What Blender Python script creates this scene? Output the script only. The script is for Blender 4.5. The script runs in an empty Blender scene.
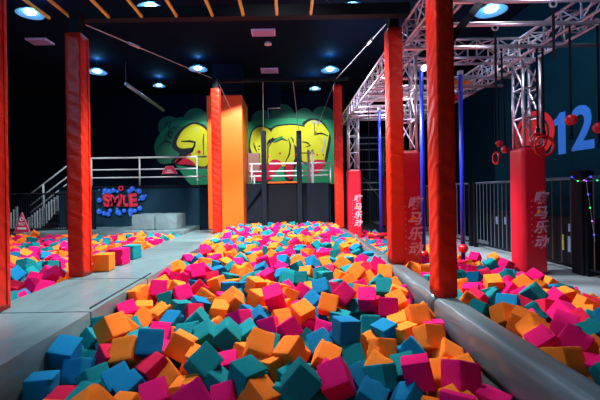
import bpy, bmesh, math, random
from mathutils import Vector, Matrix, Quaternion, noise

SC = bpy.context.scene
COL = SC.collection
PI = math.pi

# ------------------------------------------------------------------ camera
EYE = 2.2                      # camera height, ledge tops are at 1.0
F = 380.0                      # focal length in pixels of a 600 x 400 frame
CX, CY = 289.0, 194.0
ROLL = math.radians(0.9)
cam_data = bpy.data.cameras.new('camera')
cam_data.sensor_width = 36.0
cam_data.lens = 36.0 * F / 600.0
cam_data.shift_x = (300.0 - CX) / 600.0
cam_data.shift_y = -(200.0 - CY) / 600.0
cam_data.clip_end = 200
cam = bpy.data.objects.new('camera', cam_data)
COL.objects.link(cam)
cam.matrix_world = Matrix.Translation((0, 0, EYE)) @ Matrix.Rotation(PI / 2, 4, 'X') @ Matrix.Rotation(-ROLL, 4, 'Z')
SC.camera = cam

# ------------------------------------------------------------------ view
SC.view_settings.view_transform = 'Standard'
SC.view_settings.look = 'None'
SC.view_settings.exposure = 0.0
SC.view_settings.gamma = 1.0
SC.view_settings.use_curve_mapping = False
SC.cycles.use_denoising = True
SC.cycles.max_bounces = 5
SC.cycles.sample_clamp_indirect = 4.0

# ------------------------------------------------------------------ world and large lights
w = bpy.data.worlds.new('world'); SC.world = w; w.use_nodes = True
w.node_tree.nodes['Background'].inputs[0].default_value = (0.05, 0.13, 0.35, 1)
w.node_tree.nodes['Background'].inputs[1].default_value = 0.06

def aim(o, target):
    d = Vector(target) - o.location
    o.rotation_euler = d.to_track_quat('-Z', 'Y').to_euler()

def spot(name, loc, target, power, angle, color=(1, 1, 1), radius=0.25, blend=0.5):
    l = bpy.data.lights.new(name, 'SPOT'); l.energy = power; l.color = color
    l.spot_size = math.radians(angle); l.spot_blend = blend; l.shadow_soft_size = radius
    o = bpy.data.objects.new(name, l); COL.objects.link(o); o.location = loc; aim(o, target)
    return o

def area(name, loc, target, power, sx, sy, color=(1, 1, 1)):
    l = bpy.data.lights.new(name, 'AREA'); l.shape = 'RECTANGLE'; l.size = sx; l.size_y = sy
    l.energy = power; l.color = color
    o = bpy.data.objects.new(name, l); COL.objects.link(o); o.location = loc; aim(o, target)
    return o

spot('pit_spotlight', (-0.3, 7.4, 6.75), (-0.3, 8.2, 1.0), 4100, 104, (1.0, 0.97, 0.93), 0.22, 0.35)
spot('front_pit_spotlight', (-0.1, 4.4, 6.7), (0.0, 4.4, 1.0), 760, 96, (1.0, 0.96, 0.93), 0.22, 0.5)
spot('far_pit_spotlight', (-1.2, 10.6, 6.75), (-1.4, 13.4, 1.0), 2500, 72, (1.0, 0.97, 0.93), 0.12, 0.12)
spot('mural_spotlight', (-3.2, 14.9, 6.6), (-3.4, 18.0, 3.2), 560, 80, (1.0, 1.0, 0.95), 0.15, 0.5)
spot('mural_spotlight', (0.6, 14.9, 6.6), (0.6, 18.0, 3.2), 640, 80, (1.0, 1.0, 0.95), 0.15, 0.5)
spot('left_pit_spotlight', (-5.4, 8.4, 6.75), (-5.4, 9.6, 1.0), 1500, 92, (1.0, 0.95, 0.95), 0.2, 0.5)
spot('right_pit_spotlight', (3.3, 10.4, 6.7), (3.3, 12.0, 0.7), 1300, 84, (1.0, 0.95, 1.0), 0.2, 0.5)
spot('right_front_spotlight', (3.0, 5.6, 6.2), (3.3, 6.2, 0.7), 230, 74, (1.0, 0.92, 1.0), 0.2, 0.7)
spot('truss_fill', (3.3, 2.6, 3.6), (3.4, 7.4, 5.1), 250, 62, (0.82, 0.76, 1.0), 0.3, 0.5)  # added fill from below to brighten the trusses, not a visible fixture
area('violet_wash', (1.0, 11.0, 4.6), (3.4, 10.0, 5.2), 90, 1.0, 1.0, (0.85, 0.8, 1.0))
area('front_fill', (-1.0, -1.5, 3.0), (-0.8, 6.0, 4.0), 18, 3.0, 1.0, (1.0, 0.85, 0.8))  # soft fill added behind the camera for front faces; no lobby is there
spot('left_stairs_fill', (-8.2, 11.4, 6.6), (-8.8, 14.6, 1.6), 650, 70, (0.9, 0.95, 1.0), 0.2, 0.5)  # extra light put in to brighten the stair balusters, no lamp hangs here
spot('graffiti_fill', (-4.6, 11.0, 6.0), (-5.9, 14.1, 2.1), 420, 50, (1.0, 1.0, 1.0), 0.15, 0.6)  # fill added to lift the platform front and its graffiti
spot('right_wall_fill', (4.0, 6.0, 6.5), (6.3, 8.9, 3.4), 330, 60, (0.85, 0.95, 1.0), 0.2, 0.6)  # added light for the dim right wall with its disc and number
area('blue_wash', (-4.5, 0.5, 5.4), (-3.0, 6.0, 1.0), 130, 3.0, 1.5, (0.15, 0.60, 1.0))

# ------------------------------------------------------------------ helpers
def at(u, v, Y):
    """the world point at distance Y that the photo shows at pixel (u, v)"""
    a, b = u - CX, v - CY
    cr, sr = math.cos(ROLL), math.sin(ROLL)
    x = a * cr - b * sr; y = a * sr + b * cr
    return Vector((x / F * Y, Y, EYE - y / F * Y))

_m = {}
def mat(name, color, rough=0.6, metal=0.0, var=0.0, vscale=6.0, bump=0.0, bscale=8.0, wave=None, emit=0.0,
        spec=0.5, objvar=0.0, detail=4.0, stretch=None, coat=0.0):
    if name in _m: return _m[name]
    m = bpy.data.materials.new(name); m.use_nodes = True
    nt = m.node_tree; b = nt.nodes['Principled BSDF']; L = nt.links
    b.inputs['Base Color'].default_value = (*color, 1)
    b.inputs['Roughness'].default_value = rough
    b.inputs['Metallic'].default_value = metal
    b.inputs['Specular IOR Level'].default_value = spec
    b.inputs['Coat Weight'].default_value = coat
    tc = nt.nodes.new('ShaderNodeTexCoord'); src = tc.outputs['Object']
    if stretch:
        mp = nt.nodes.new('ShaderNodeMapping'); mp.inputs['Scale'].default_value = stretch
        mp.inputs['Rotation'].default_value = (0.5, 0.2, 0.0)
        L.new(src, mp.inputs[0]); src = mp.outputs[0]
    if var or objvar:
        n = nt.nodes.new('ShaderNodeTexNoise'); n.inputs['Scale'].default_value = vscale; n.inputs['Detail'].default_value = detail
        L.new(tc.outputs['Object'], n.inputs['Vector'])
        hs = nt.nodes.new('ShaderNodeHueSaturation'); hs.inputs['Color'].default_value = (*color, 1)
        mr = nt.nodes.new('ShaderNodeMapRange'); mr.inputs['To Min'].default_value = 1 - var; mr.inputs['To Max'].default_value = 1 + var
        L.new(n.outputs['Fac'], mr.inputs['Value'])
        if objvar:
            oi = nt.nodes.new('ShaderNodeObjectInfo')
            m2 = nt.nodes.new('ShaderNodeMapRange'); m2.inputs['To Min'].default_value = 1 - objvar; m2.inputs['To Max'].default_value = 1 + objvar
            L.new(oi.outputs['Random'], m2.inputs['Value'])
            mu = nt.nodes.new('ShaderNodeMath'); mu.operation = 'MULTIPLY'
            L.new(mr.outputs[0], mu.inputs[0]); L.new(m2.outputs[0], mu.inputs[1]); L.new(mu.outputs[0], hs.inputs['Value'])
        else:
            L.new(mr.outputs[0], hs.inputs['Value'])
        L.new(hs.outputs[0], b.inputs['Base Color'])
    if bump:
        if wave:
            n = nt.nodes.new('ShaderNodeTexWave'); n.inputs['Scale'].default_value = wave; n.inputs['Distortion'].default_value = 5
            n.inputs['Detail'].default_value = 2; n.bands_direction = 'DIAGONAL'
        else:
            n = nt.nodes.new('ShaderNodeTexNoise'); n.inputs['Scale'].default_value = bscale; n.inputs['Detail'].default_value = detail
        L.new(src, n.inputs['Vector'])
        bp = nt.nodes.new('ShaderNodeBump'); bp.inputs['Strength'].default_value = bump; bp.inputs['Distance'].default_value = 0.06 if 'ledge' in name else 0.02
        L.new(n.outputs['Fac'], bp.inputs['Height']); L.new(bp.outputs[0], b.inputs['Normal'])
    if emit:
        b.inputs['Emission Color'].default_value = (*color, 1); b.inputs['Emission Strength'].default_value = emit
    _m[name] = m
    return m

M = dict(
    dark=mat('dark_paint', (0.002, 0.010, 0.022), 0.9, var=0.3, vscale=1.0, spec=0.05),
    ceil=mat('ceiling_paint', (0.002, 0.006, 0.020), 0.9, var=0.3, vscale=0.7, spec=0.08),
    wallblue=mat('wall_dark_teal', (0.001, 0.026, 0.046), 0.9, var=0.2, vscale=0.8, spec=0.05),
    floor=mat('floor_rubber', (0.02, 0.02, 0.025), 0.8, var=0.3, vscale=3),
    plat=mat('platform_carpet', (0.008, 0.034, 0.060), 0.9, spec=0.1, var=0.2, vscale=4, bump=0.2, bscale=30),
    walk=mat('walkway_vinyl', (0.28, 0.36, 0.42), 0.45, var=0.15, vscale=2, bump=0.25, bscale=4),
    ledge=mat('ledge_vinyl', (0.13, 0.215, 0.24), 0.33, var=0.18, vscale=1.6, bump=1.0, bscale=2.6, stretch=(1, 0.6, 1), detail=1.5, spec=0.6),
    ledgeg=mat('ledge_vinyl_grey', (0.105, 0.155, 0.18), 0.26, var=0.15, vscale=2, bump=0.9, bscale=3.0, stretch=(1, 0.4, 1), detail=1.5, spec=0.7),
    seam=mat('seam_dark', (0.02, 0.03, 0.04), 0.7),
    post=mat('post_vinyl', (0.58, 0.015, 0.003), 0.45, var=0.08, vscale=3, bump=0.35, wave=2.2, stretch=(1, 1, 2.2), spec=0.3),
    orange=mat('orange_vinyl', (0.92, 0.13, 0.005), 0.45, var=0.05, vscale=2, bump=0.2, bscale=3),
    pad=mat('pad_red_vinyl', (0.62, 0.008, 0.030), 0.40, var=0.06, vscale=2, bump=0.3, bscale=3),
    steel=mat('black_steel', (0.006, 0.008, 0.014), 0.7, 0.0, spec=0.12),
    truss=mat('truss_aluminium', (0.62, 0.60, 0.68), 0.32, 0.85, var=0.1, vscale=8),
    rail=mat('rail_steel', (0.78, 0.86, 0.90), 0.4, 0.0),
    yellow=mat('yellow_paint', (0.80, 0.66, 0.05), 0.45),
    blue=mat('blue_pole_paint', (0.010, 0.035, 0.62), 0.35),
    redplastic=mat('red_plastic', (0.55, 0.010, 0.015), 0.25, coat=0.5),
    redlight=mat('red_wall_paint', (0.80, 0.008, 0.012), 0.6),
    bluepaint=mat('number_blue_paint', (0.006, 0.24, 0.95), 0.6),
    logo=mat('logo_pale_print', (0.75, 0.42, 0.55), 0.5),
    logoy=mat('logo_yellow_print', (0.95, 0.40, 0.02), 0.5),
    white=mat('white_print', (0.75, 0.75, 0.75), 0.6),
    sign=mat('sign_red', (0.72, 0.02, 0.10), 0.5),
    cable=mat('cable_steel', (0.45, 0.50, 0.56), 0.4, 0.6),
    rope=mat('black_strap', (0.006, 0.006, 0.010), 0.9, spec=0.1),
    diff=mat('diffuser_metal', (0.80, 0.60, 0.90), 0.5),
    g1=mat('graffiti_dark_green', (0.018, 0.17, 0.10), 0.75), g2=mat('graffiti_green', (0.02, 0.36, 0.16), 0.75),
    gy=mat('graffiti_yellow', (0.72, 0.74, 0.02), 0.75, var=0.06, vscale=2), gk=mat('graffiti_black', (0.008, 0.012, 0.02), 0.75),
    gr=mat('graffiti_red', (0.70, 0.010, 0.06), 0.75), gw=mat('graffiti_grey', (0.50, 0.56, 0.50), 0.75),
    gb=mat('graffiti_blue', (0.01, 0.13, 0.80), 0.75), gb2=mat('graffiti_light_blue', (0.10, 0.32, 0.90), 0.75),
    gp=mat('graffiti_pink', (0.85, 0.30, 0.42), 0.75),
    black=mat('panel_black', (0.004, 0.006, 0.012), 0.8, spec=0.2, var=0.2, vscale=2), panel=mat('panel_slate', (0.004, 0.010, 0.020), 0.8, spec=0.2, var=0.2, vscale=2),
    brown=mat('locker_brown', (0.20, 0.10, 0.09), 0.6),
    lampglass=mat('lamp_acrylic', (0.10, 0.40, 0.75), 0.3, emit=0.22),
    lampcore=mat('lamp_core', (0.72, 0.92, 1.0), 0.3, emit=14.0),
    bulbw=mat('bulb_white', (0.9, 0.95, 1.0), 0.3, emit=3.0),
)
FOAM = {
    'O': mat('foam_orange', (0.95, 0.215, 0.022), 0.95, var=0.10, vscale=9, bump=0.35, bscale=60, objvar=0.10, spec=0.15),
    'P': mat('foam_pink', (0.72, 0.005, 0.15), 0.95, var=0.08, vscale=9, bump=0.35, bscale=60, objvar=0.12, spec=0.15),
    'T': mat('foam_teal', (0.004, 0.22, 0.255), 0.95, var=0.08, vscale=9, bump=0.35, bscale=60, objvar=0.15, spec=0.15),
    'B': mat('foam_blue', (0.003, 0.175, 0.38), 0.95, var=0.08, vscale=9, bump=0.35, bscale=60, objvar=0.12, spec=0.15),
    'R': mat('foam_crimson', (0.62, 0.010, 0.060), 0.95, var=0.08, vscale=9, bump=0.35, bscale=60, objvar=0.10, spec=0.15),
}

def link_mesh(name, me, parent=None, loc=None, rot=None):
    o = bpy.data.objects.new(name, me); COL.objects.link(o)
    if parent: o.parent = parent
    if loc is not None: o.location = loc
    if rot is not None: o.rotation_euler = rot
    return o

def build(name, bm, m, parent=None, loc=None, rot=None, smooth=False):
    bmesh.ops.recalc_face_normals(bm, faces=bm.faces[:])
    me = bpy.data.meshes.new(name); bm.to_mesh(me); bm.free()
    for x in (m if isinstance(m, (list, tuple)) else [m]): me.materials.append(x)
    if smooth:
        for p in me.polygons: p.use_smooth = True
    return link_mesh(name, me, parent, loc, rot)

def thing(name, label, cat, loc=(0, 0, 0), rz=0.0, group=None):
    o = bpy.data.objects.new(name, None); COL.objects.link(o)
    o.empty_display_size = 0.1; o.location = loc; o.rotation_euler = (0, 0, rz)
    return tag(o, label, cat, group)

def tag(o, label, cat, group=None, kind=None):
    o['label'] = label; o['category'] = cat
    if group: o['group'] = group
    if kind: o['kind'] = kind
    return o

def struct(o):
    o['kind'] = 'structure'; return o

def box(bm, x0, x1, y0, y1, z0, z1, bev=0.0, seg=2):
    r = bmesh.ops.create_cube(bm, size=1.0)
    vs = r['verts']
    for v in vs:
        v.co = Vector((x0 + (v.co.x + .5) * (x1 - x0), y0 + (v.co.y + .5) * (y1 - y0), z0 + (v.co.z + .5) * (z1 - z0)))
    if bev:
        es = list({e for v in vs for e in v.link_edges})
        bmesh.ops.bevel(bm, geom=es, offset=bev, segments=seg, affect='EDGES', profile=0.5)

def tube(bm, a, b, r, n=8, r2=None):
    a, b = Vector(a), Vector(b); d = b - a; L = d.length
    if L < 1e-6: return
    mx = Matrix.Translation((a + b) / 2) @ d.to_track_quat('Z', 'Y').to_matrix().to_4x4()
    bmesh.ops.create_cone(bm, cap_ends=True, segments=n, radius1=r, radius2=r if r2 is None else r2, depth=L, matrix=mx)

def sphere(bm, c, r, n=14, scale=(1, 1, 1)):
    bmesh.ops.create_uvsphere(bm, u_segments=n, v_segments=max(6, n // 2 + 1), radius=r,
                              matrix=Matrix.Translation(c) @ Matrix.Diagonal((*scale, 1)))

def torus(bm, c, R, r, axis='Y', n=24, k=8, flat=1.0):
    rings = []
    for i in range(n):
        t = 2 * PI * i / n; ring = []
        for j in range(k):
            s = 2 * PI * j / k
            q = (R + r * math.cos(s)); x, z, y = q * math.cos(t), q * math.sin(t) * flat, r * math.sin(s)
            p = (x, y, z) if axis == 'Y' else ((y, x, z) if axis == 'X' else (x, z, y))
            ring.append(bm.verts.new(Vector(c) + Vector(p)))
        rings.append(ring)
    for i in range(n):
        for j in range(k):
            bm.faces.new((rings[i][j], rings[(i + 1) % n][j], rings[(i + 1) % n][(j + 1) % k], rings[i][(j + 1) % k]))

def smooth_loop(pts, sub=6):
    out = []; n = len(pts)
    for i in range(n):
        p0, p1, p2, p3 = (Vector(pts[(i + k) % n]) for k in (-1, 0, 1, 2))
        for s in range(sub):
            t = s / sub
            out.append(0.5 * ((2 * p1) + (-p0 + p2) * t + (2 * p0 - 5 * p1 + 4 * p2 - p3) * t * t + (-p0 + 3 * p1 - 3 * p2 + p3) * t ** 3))
    return out

def plate(bm, pts, th):
    """a thin flat shape facing the camera: pts are world points on one plane y = const"""
    f = [bm.verts.new(Vector(p)) for p in pts]
    b = [bm.verts.new(Vector(p) + Vector((0, th, 0))) for p in pts]
    bm.faces.new(f); bm.faces.new(b[::-1])
    n = len(f)
    for i in range(n): bm.faces.new((f[i], b[i], b[(i + 1) % n], f[(i + 1) % n]))

def text_mesh(body, size, extrude=0.004, offset=0.0, shear=0.0):
    c = bpy.data.curves.new('text', 'FONT'); c.body = body; c.size = size; c.extrude = extrude
    c.offset = offset; c.shear = shear; c.align_x = 'CENTER'; c.align_y = 'CENTER'; c.resolution_u = 3
    o = bpy.data.objects.new('text', c); COL.objects.link(o)
    bpy.context.view_layer.update()
    dg = bpy.context.evaluated_depsgraph_get()
    me = bpy.data.meshes.new_from_object(o.evaluated_get(dg))
    bpy.data.objects.remove(o); bpy.data.curves.remove(c)
    return me

def text_obj(name, body, size, m, parent, loc, rot, **k):
    me = text_mesh(body, size, **k)
    me.materials.clear(); me.materials.append(m)
    return link_mesh(name, me, parent, loc, rot)

# ------------------------------------------------------------------ the hall
def slab(name, x0, x1, y0, y1, z0, z1, m, bev=0.0):
    bm = bmesh.new(); box(bm, x0, x1, y0, y1, z0, z1, bev); return struct(build(name, bm, m))

WR = 0.60     # level of the right walkway
slab('floor', -13.2, 8.2, -2.2, 22.2, -0.2, 0.0, M['floor'])
slab('ceiling', -13.2, 8.2, -2.2, 22.2, 7.0, 7.2, M['ceil'])
slab('wall_left', -13.2, -13.0, -2.0, 22.0, 0.0, 7.0, M['dark'])
slab('wall_right', 6.3, 6.5, -2.0, 11.6, 0.0, 7.0, M['wallblue'])
slab('wall_right_far', 7.6, 7.8, 11.6, 22.0, 0.0, 7.0, M['wallblue'])
slab('wall_right_return', 6.5, 7.6, 11.6, 11.8, 0.0, 7.0, M['wallblue'])
slab('wall_back', -13.0, 7.8, 22.0, 22.2, 0.0, 7.0, M['dark'])
slab('wall_front', -13.0, 7.8, -2.2, -2.0, 0.0, 7.0, M['dark'])
slab('wall_mural', -12.9, 2.6, 18.0, 18.2, 0.0, 7.0, M['dark'])
slab('floor_platform', -8.6, 1.55, 14.2, 18.0, 0.0, 2.57, M['plat'])
slab('floor_walkway', 4.55, 6.3, -2.0, 21.9, 0.0, WR, M['walk'])
slab('floor_left_landing', -12.9, -8.6, 12.6, 18.0, 0.0, 1.0, M['floor'])
# trim where the platform meets its top
slab('trim_platform', -8.6, 1.55, 14.15, 14.2, 2.53, 2.60, M['steel'])

# ------------------------------------------------------------------ padded ledges between the pits
def wobble_box(name, x0, x1, y0, y1, z0, z1, m, parent, bev=0.05, amp=0.008, cell=0.16, seed=0, nx_=0):
    bm = bmesh.new()
    nx, ny, nz = (max(2, int((b - a) / cell)) for a, b in ((x0, x1), (y0, y1), (z0, z1)))
    if nx_: nx, nz = nx_, nx_
    vd = {}
    def V(i, j, k):
        key = (i, j, k)
        if key not in vd:
            p = Vector((x0 + (x1 - x0) * i / nx, y0 + (y1 - y0) * j / ny, z0 + (z1 - z0) * k / nz))
            # rounded edges
            c = Vector((min(max(p.x, x0 + bev), x1 - bev), min(max(p.y, y0 + bev), y1 - bev), min(max(p.z, z0 + bev), z1 - bev)))
            d = p - c
            if d.length > bev: p = c + d.normalized() * bev
            q = Vector((p.x * 1.7 + seed, p.y * 1.1, p.z * 2.2))
            w_ = noise.noise(q) * amp + noise.noise(q * 3.1) * amp * .5
            if 0 < i < nx and 0 < j < ny: p.z += w_ * (1 if k == nz else 0)
            if (i in (0, nx)) and 0 < k < nz and 0 < j < ny: p.x += w_
            vd[key] = bm.verts.new(p)
        return vd[key]
    for i in range(nx):
        for j in range(ny):
            for k in (0, nz): bm.faces.new((V(i, j, k), V(i + 1, j, k), V(i + 1, j + 1, k), V(i, j + 1, k)))
    for i in range(nx):
        for k in range(nz):
            for j in (0, ny): bm.faces.new((V(i, j, k), V(i + 1, j, k), V(i + 1, j, k + 1), V(i, j, k + 1)))
    for j in range(ny):
        for k in range(nz):
            for i in (0, nx): bm.faces.new((V(i, j, k), V(i, j + 1, k), V(i, j + 1, k + 1), V(i, j, k + 1)))
    o = build(name, bm, m, parent, smooth=True)
    o.data.set_sharp_from_angle(angle=math.radians(50))
    return o

lg = thing('padded_ledge', 'wide blue-grey vinyl ledge with flap seam, left of the central foam pit', 'ledge', (-2.7, 7.5, 0))
def P_(o, root):     # keep world placement while parenting to a shifted root
    o.parent = root; o.location = o.location - root.location; return o
for i, (a, b) in enumerate(((-1.2, 2.0), (2.01, 4.0), (4.01, 5.6), (5.61, 8.6), (8.61, 13.25))):
    P_(wobble_box('ledge_pad', -3.30, -2.10, a, b, 0.62, 1.0, M['ledge'], None, 0.025, 0.012, 0.12, seed=i * 3.3), lg)
bm = bmesh.new(); box(bm, -3.26, -2.14, -1.2, 13.25, 0.0, 0.615); P_(build('ledge_base', bm, M['ledgeg']), lg)
bm = bmesh.new(); box(bm, -2.172, -2.160, 4.1, 5.9, 0.99, 1.012); P_(build('flap_seam', bm, M['seam']), lg)

rg = thing('padded_ledge', 'narrow glossy grey vinyl ledge, right of the central foam pit', 'ledge', (1.8, 7.5, 0))
for i, (a, b) in enumerate(((-1.2, 1.7), (1.71, 4.42), (4.43, 7.2), (7.21, 10.2), (10.21, 13.95))):
    P_(wobble_box('ledge_pad', 1.63, 1.94, a, b, 0.62, 1.0, M['ledgeg'], None, 0.10, 0.010, 0.08, seed=40 + i * 3.3, nx_=14), rg)
bm = bmesh.new(); box(bm, 1.66, 1.91, -1.2, 13.95, 0.0, 0.615); P_(build('ledge_base', bm, M['ledgeg']), rg)

# end ledge and the step box on it
def one(name, label, cat, bm, m, group=None, smooth=False):
    return tag(build(name, bm, m, smooth=smooth), label, cat, group)
o = wobble_box('end_ledge', -1.6, 1.62, 13.96, 14.14, 0.0, 1.13, M['ledge'], None, 0.03, 0.0, 0.3)
tag(o, 'low grey padded edge at the far end of the central foam pit', 'ledge')
st = thing('padded_step', 'long low grey vinyl step along the back of the left foam pit', 'step', (-5.5, 13, 0))
for a, b in ((-8.55, -6.3), (-6.29, -4.62), (-4.61, -3.32)):
    P_(wobble_box('step_pad', a, b, 12.0, 14.14, 0.0, 1.10, M['ledge'], None, 0.04, 0.006, 0.3, seed=a), st)
bx = thing('padded_block', 'pale grey rectangular vinyl block standing on the low step below the blue graffiti', 'block', (-4.4, 12.9, 1.10))
P_(wobble_box('block_pad', -5.18, -4.42, 12.45, 13.5, 1.10, 1.60, M['ledge'], None, 0.04, 0.008, 0.12, seed=9), bx)
P_(wobble_box('block_pad', -4.41, -3.68, 12.45, 13.5, 1.10, 1.60, M['ledge'], None, 0.04, 0.008, 0.12, seed=12), bx)

# ------------------------------------------------------------------ square padded posts
def post(label, x, y, z0, z1, wx, wy, stub=0.35, rz=0.0):
    t = thing('padded_post', label, 'post', (x, y, z0), rz, 'square padded posts along the pit ledges')
    h = z1 - z0
    nz = int(h / 0.09); bm = bmesh.new(); prev = None; sd = x * 7 + y
    prof = []
    bev = 0.022; hx, hy = wx / 2, wy / 2
    for sx, sy, a0 in ((1, 1, 0), (-1, 1, 90), (-1, -1, 180), (1, -1, 270)):
        for k in range(3):
            a = math.radians(a0 + 45 * k)
            prof.append((sx * (hx - bev) + bev * math.cos(a), sy * (hy - bev) + bev * math.sin(a)))
    # points along each side too
    full = []
    for i, p in enumerate(prof):
        q = prof[(i + 1) % len(prof)]; full.append(p)
        if (Vector(p) - Vector(q)).length > 0.1:
            for s in range(1, 4): full.append((p[0] + (q[0] - p[0]) * s / 4, p[1] + (q[1] - p[1]) * s / 4))
    rings = []
    for k in range(nz + 1):
        z = h * k / nz; ring = []
        for px, py in full:
            q = Vector((px * 9 + sd, py * 9, z * 4.5 + (px + py) * 9))
            d = noise.noise(q) * 0.004
            ring.append(bm.verts.new((px * (1 + d / hx), py * (1 + d / hy), z)))
        rings.append(ring)
    n = len(full)
    for k in range(nz):
        for i in range(n): bm.faces.new((rings[k][i], rings[k][(i + 1) % n], rings[k + 1][(i + 1) % n], rings[k + 1][i]))
    bm.faces.new(rings[0][::-1]); bm.faces.new(rings[-1])
    build('post_pad', bm, M['post'], t, smooth=True)
    bm = bmesh.new(); box(bm, -hx * .62, hx * .62, -hy * .62, hy * .62, h, h + stub); build('steel_core', bm, M['steel'], t)
    bm = bmesh.new(); box(bm, hx + .004, hx + .010, hy * .45, hy * .6, 0.05, h - .03); build('closing_strip', bm, M['post'], t)
    return t
T1 = 1.0
post('nearest left red padded post, cut by the left edge of the photo', -3.19, 4.05, T1, 4.95, .24, .27)
post('red padded post on the left ledge carrying the dark ceiling beam', -3.225, 5.85, T1, 4.68, .235, .28)
post('slim distant orange-red post in front of the big orange pillar', -2.24, 11.85, T1, 5.50, .26, .26)
post('tallest, nearest right red padded post with black bracket near its top', 1.79, 4.45, T1, 6.3, .22, .30)
post('red padded post on the right ledge just left of the tallest post', 1.815, 6.48, T1, 4.96, .24, .28)
post('slim distant orange post at the far end of the right ledge', 1.70, 12.9, T1, 5.85, .28, .26)

# dark beams over the posts
bm = bmesh.new(); box(bm, -3.35, 1.95, 5.98, 6.14, 5.01, 5.19)
one('ceiling_beam', 'dark steel beam across the hall holding the yellow bars', 'beam', bm, M['steel'])
bm = bmesh.new(); box(bm, -2.5, 2.0, 12.36, 12.48, 5.88, 5.98)
one('ceiling_beam', 'thin distant dark beam over the two far posts', 'beam', bm, M['steel'])
bm = bmesh.new()
a, b = at(452, 38, 4.52), at(486, -4, 5.6)
tube(bm, a, b, .062, 4)
one('diagonal_brace', 'black square brace rising from the tallest red post', 'brace', bm, M['steel'])

# yellow bars
for i, u in enumerate((48, 70, 108, 141, 176, 212, 243, 277, 311)):
    p = at(u, 17, 5.95); bm = bmesh.new()
    tube(bm, (p.x, 5.975, 5.03), (p.x, 2.4, 5.03), .026, 10); sphere(bm, (p.x, 5.95, 5.03), .03, 8)
    nm = ['leftmost', 'second from left', 'third from left', 'fourth from left', 'middle', 'fourth from right', 'third from right', 'second from right', 'rightmost'][i]
    one('yellow_bar', nm + ' of the nine yellow bars running to the dark ceiling beam', 'bar', bm, M['yellow'], 'yellow overhead bars', True)

# ------------------------------------------------------------------ orange pillar
pl = thing('padded_pillar', 'massive square orange padded pillar in front of the mural', 'pillar', (-2.3, 14.0, 1.0))
x0, x1 = at(208, 200, 13.3).x, at(243.5, 200, 13.3).x
bm = bmesh.new(); box(bm, x0, x1, 13.3, 13.3 + 1.9, 1.0, EYE + 100 * 13.3 / F, .03, 3)
P_(build('pillar_pad', bm, M['orange']), pl)
bm = bmesh.new(); box(bm, x0 + .1, x1 - .1, 13.9, 14.9, EYE + 100 * 13.3 / F, 7.0)
P_(build('pillar_core', bm, M['dark']), pl)

# ------------------------------------------------------------------ mural on the back wall
YM = 17.985
mu = thing('wall_mural_painting', 'big yellow, red and green bubble-letter graffiti on the dark back wall', 'mural', at(250, 150, YM))
def poly_px(name, pts, m, lay, sub=5, smooth=True):
    Y = YM - lay * 0.008
    P = [at(u, v, Y) for u, v in pts]
    if smooth: P = smooth_loop(P, sub)
    bm = bmesh.new(); plate(bm, P, 0.004); P_(build(name, bm, m), mu)
def discs_px(name, cs, m, lay):
    bm = bmesh.new()
    for k, (u, v, r) in enumerate(cs):
        Y = YM - lay * 0.008 - k * 0.0004
        plate(bm, [at(u + r * math.cos(t * PI / 12), v + r * math.sin(t * PI / 12), Y) for t in range(24)], 0.0002)
    P_(build(name, bm, m), mu)
def line_px(name, pts, wd, m, lay):
    Y = YM - lay * 0.008; bm = bmesh.new()
    P = [at(u, v, Y) for u, v in pts]; h = wd * YM / F / 2
    L, R = [], []
    for i, p in enumerate(P):
        d = (P[min(i + 1, len(P) - 1)] - P[max(i - 1, 0)]).normalized(); n = Vector((-d.z, 0, d.x))
        k = 1 if 0 < i < len(P) - 1 else .5
        L.append(p + n * h * k); R.append(p - n * h * k)
    plate(bm, L + R[::-1], 0.004); P_(build(name, bm, m), mu)
def T4_(*a): return [(150 + x / 4.44, 100 + y / 4.44) for x, y in a]
def T5_(*a): return [(240 + x / 4.445, 100 + y / 4.445) for x, y in a]
discs_px('dark_green_cloud', [(169, 127, 11), (181, 126, 9), (196, 121, 13), (163, 147, 9)], M['g1'], 1)
discs_px('dark_green_cloud', [(262, 121, 11), (272, 123, 9), (282, 117, 13), (294, 124, 9), (304, 118, 10), (313, 124, 9), (323, 118, 12)], M['g1'], 1)
poly_px('green_cloud', T4_((60, 130), (110, 95), (160, 90), (215, 100), (260, 120), (262, 380), (180, 375), (110, 285), (45, 280), (20, 200)), M['g2'], 2)
discs_px('green_cloud_bumps', [(167, 152, 11), (178, 140, 14), (163, 158, 6)], M['g1'], 2.4)
poly_px('green_background', [(248, 122), (262, 119), (290, 118), (320, 120), (341, 119), (341, 184), (248, 184)], M['g2'], 1.6, smooth=False)
poly_px('letter_outline', T4_((205, 98), (262, 140), (262, 285), (200, 300), (105, 285), (98, 265), (130, 240), (98, 210), (110, 160), (150, 118)), M['gk'], 3)
poly_px('yellow_letter', T4_((205, 108), (258, 150), (258, 282), (195, 290), (125, 268), (190, 215), (140, 215), (118, 195), (135, 150), (165, 120)), M['gy'], 4)
poly_px('red_patch', T4_((112, 268), (150, 256), (185, 270), (200, 288), (160, 286), (120, 284)), M['gr'], 5)
line_px('black_stroke', T4_((138, 184), (178, 183), (200, 188), (196, 205), (182, 232)), 2.2, M['gk'], 5)
line_px('black_stroke', T4_((110, 285), (150, 248), (185, 226), (195, 208)), 3.0, M['gk'], 5)
line_px('black_stroke', T4_((240, 150), (236, 178), (238, 245)), 1.2, M['gk'], 5)
line_px('black_stroke', T4_((68, 125), (72, 98), (86, 125), (90, 97)), 1.9, M['gk'], 5)
line_px('black_stroke', T4_((102, 150), (86, 140), (80, 156), (92, 168), (100, 162)), 1.9, M['gk'], 5)
line_px('black_stroke', T4_((50, 192), (70, 182), (95, 190), (80, 202)), 1.8, M['gk'], 5)
line_px('grey_highlight', T4_((195, 125), (205, 135), (215, 133)), 1.2, M['gw'], 5)
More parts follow.
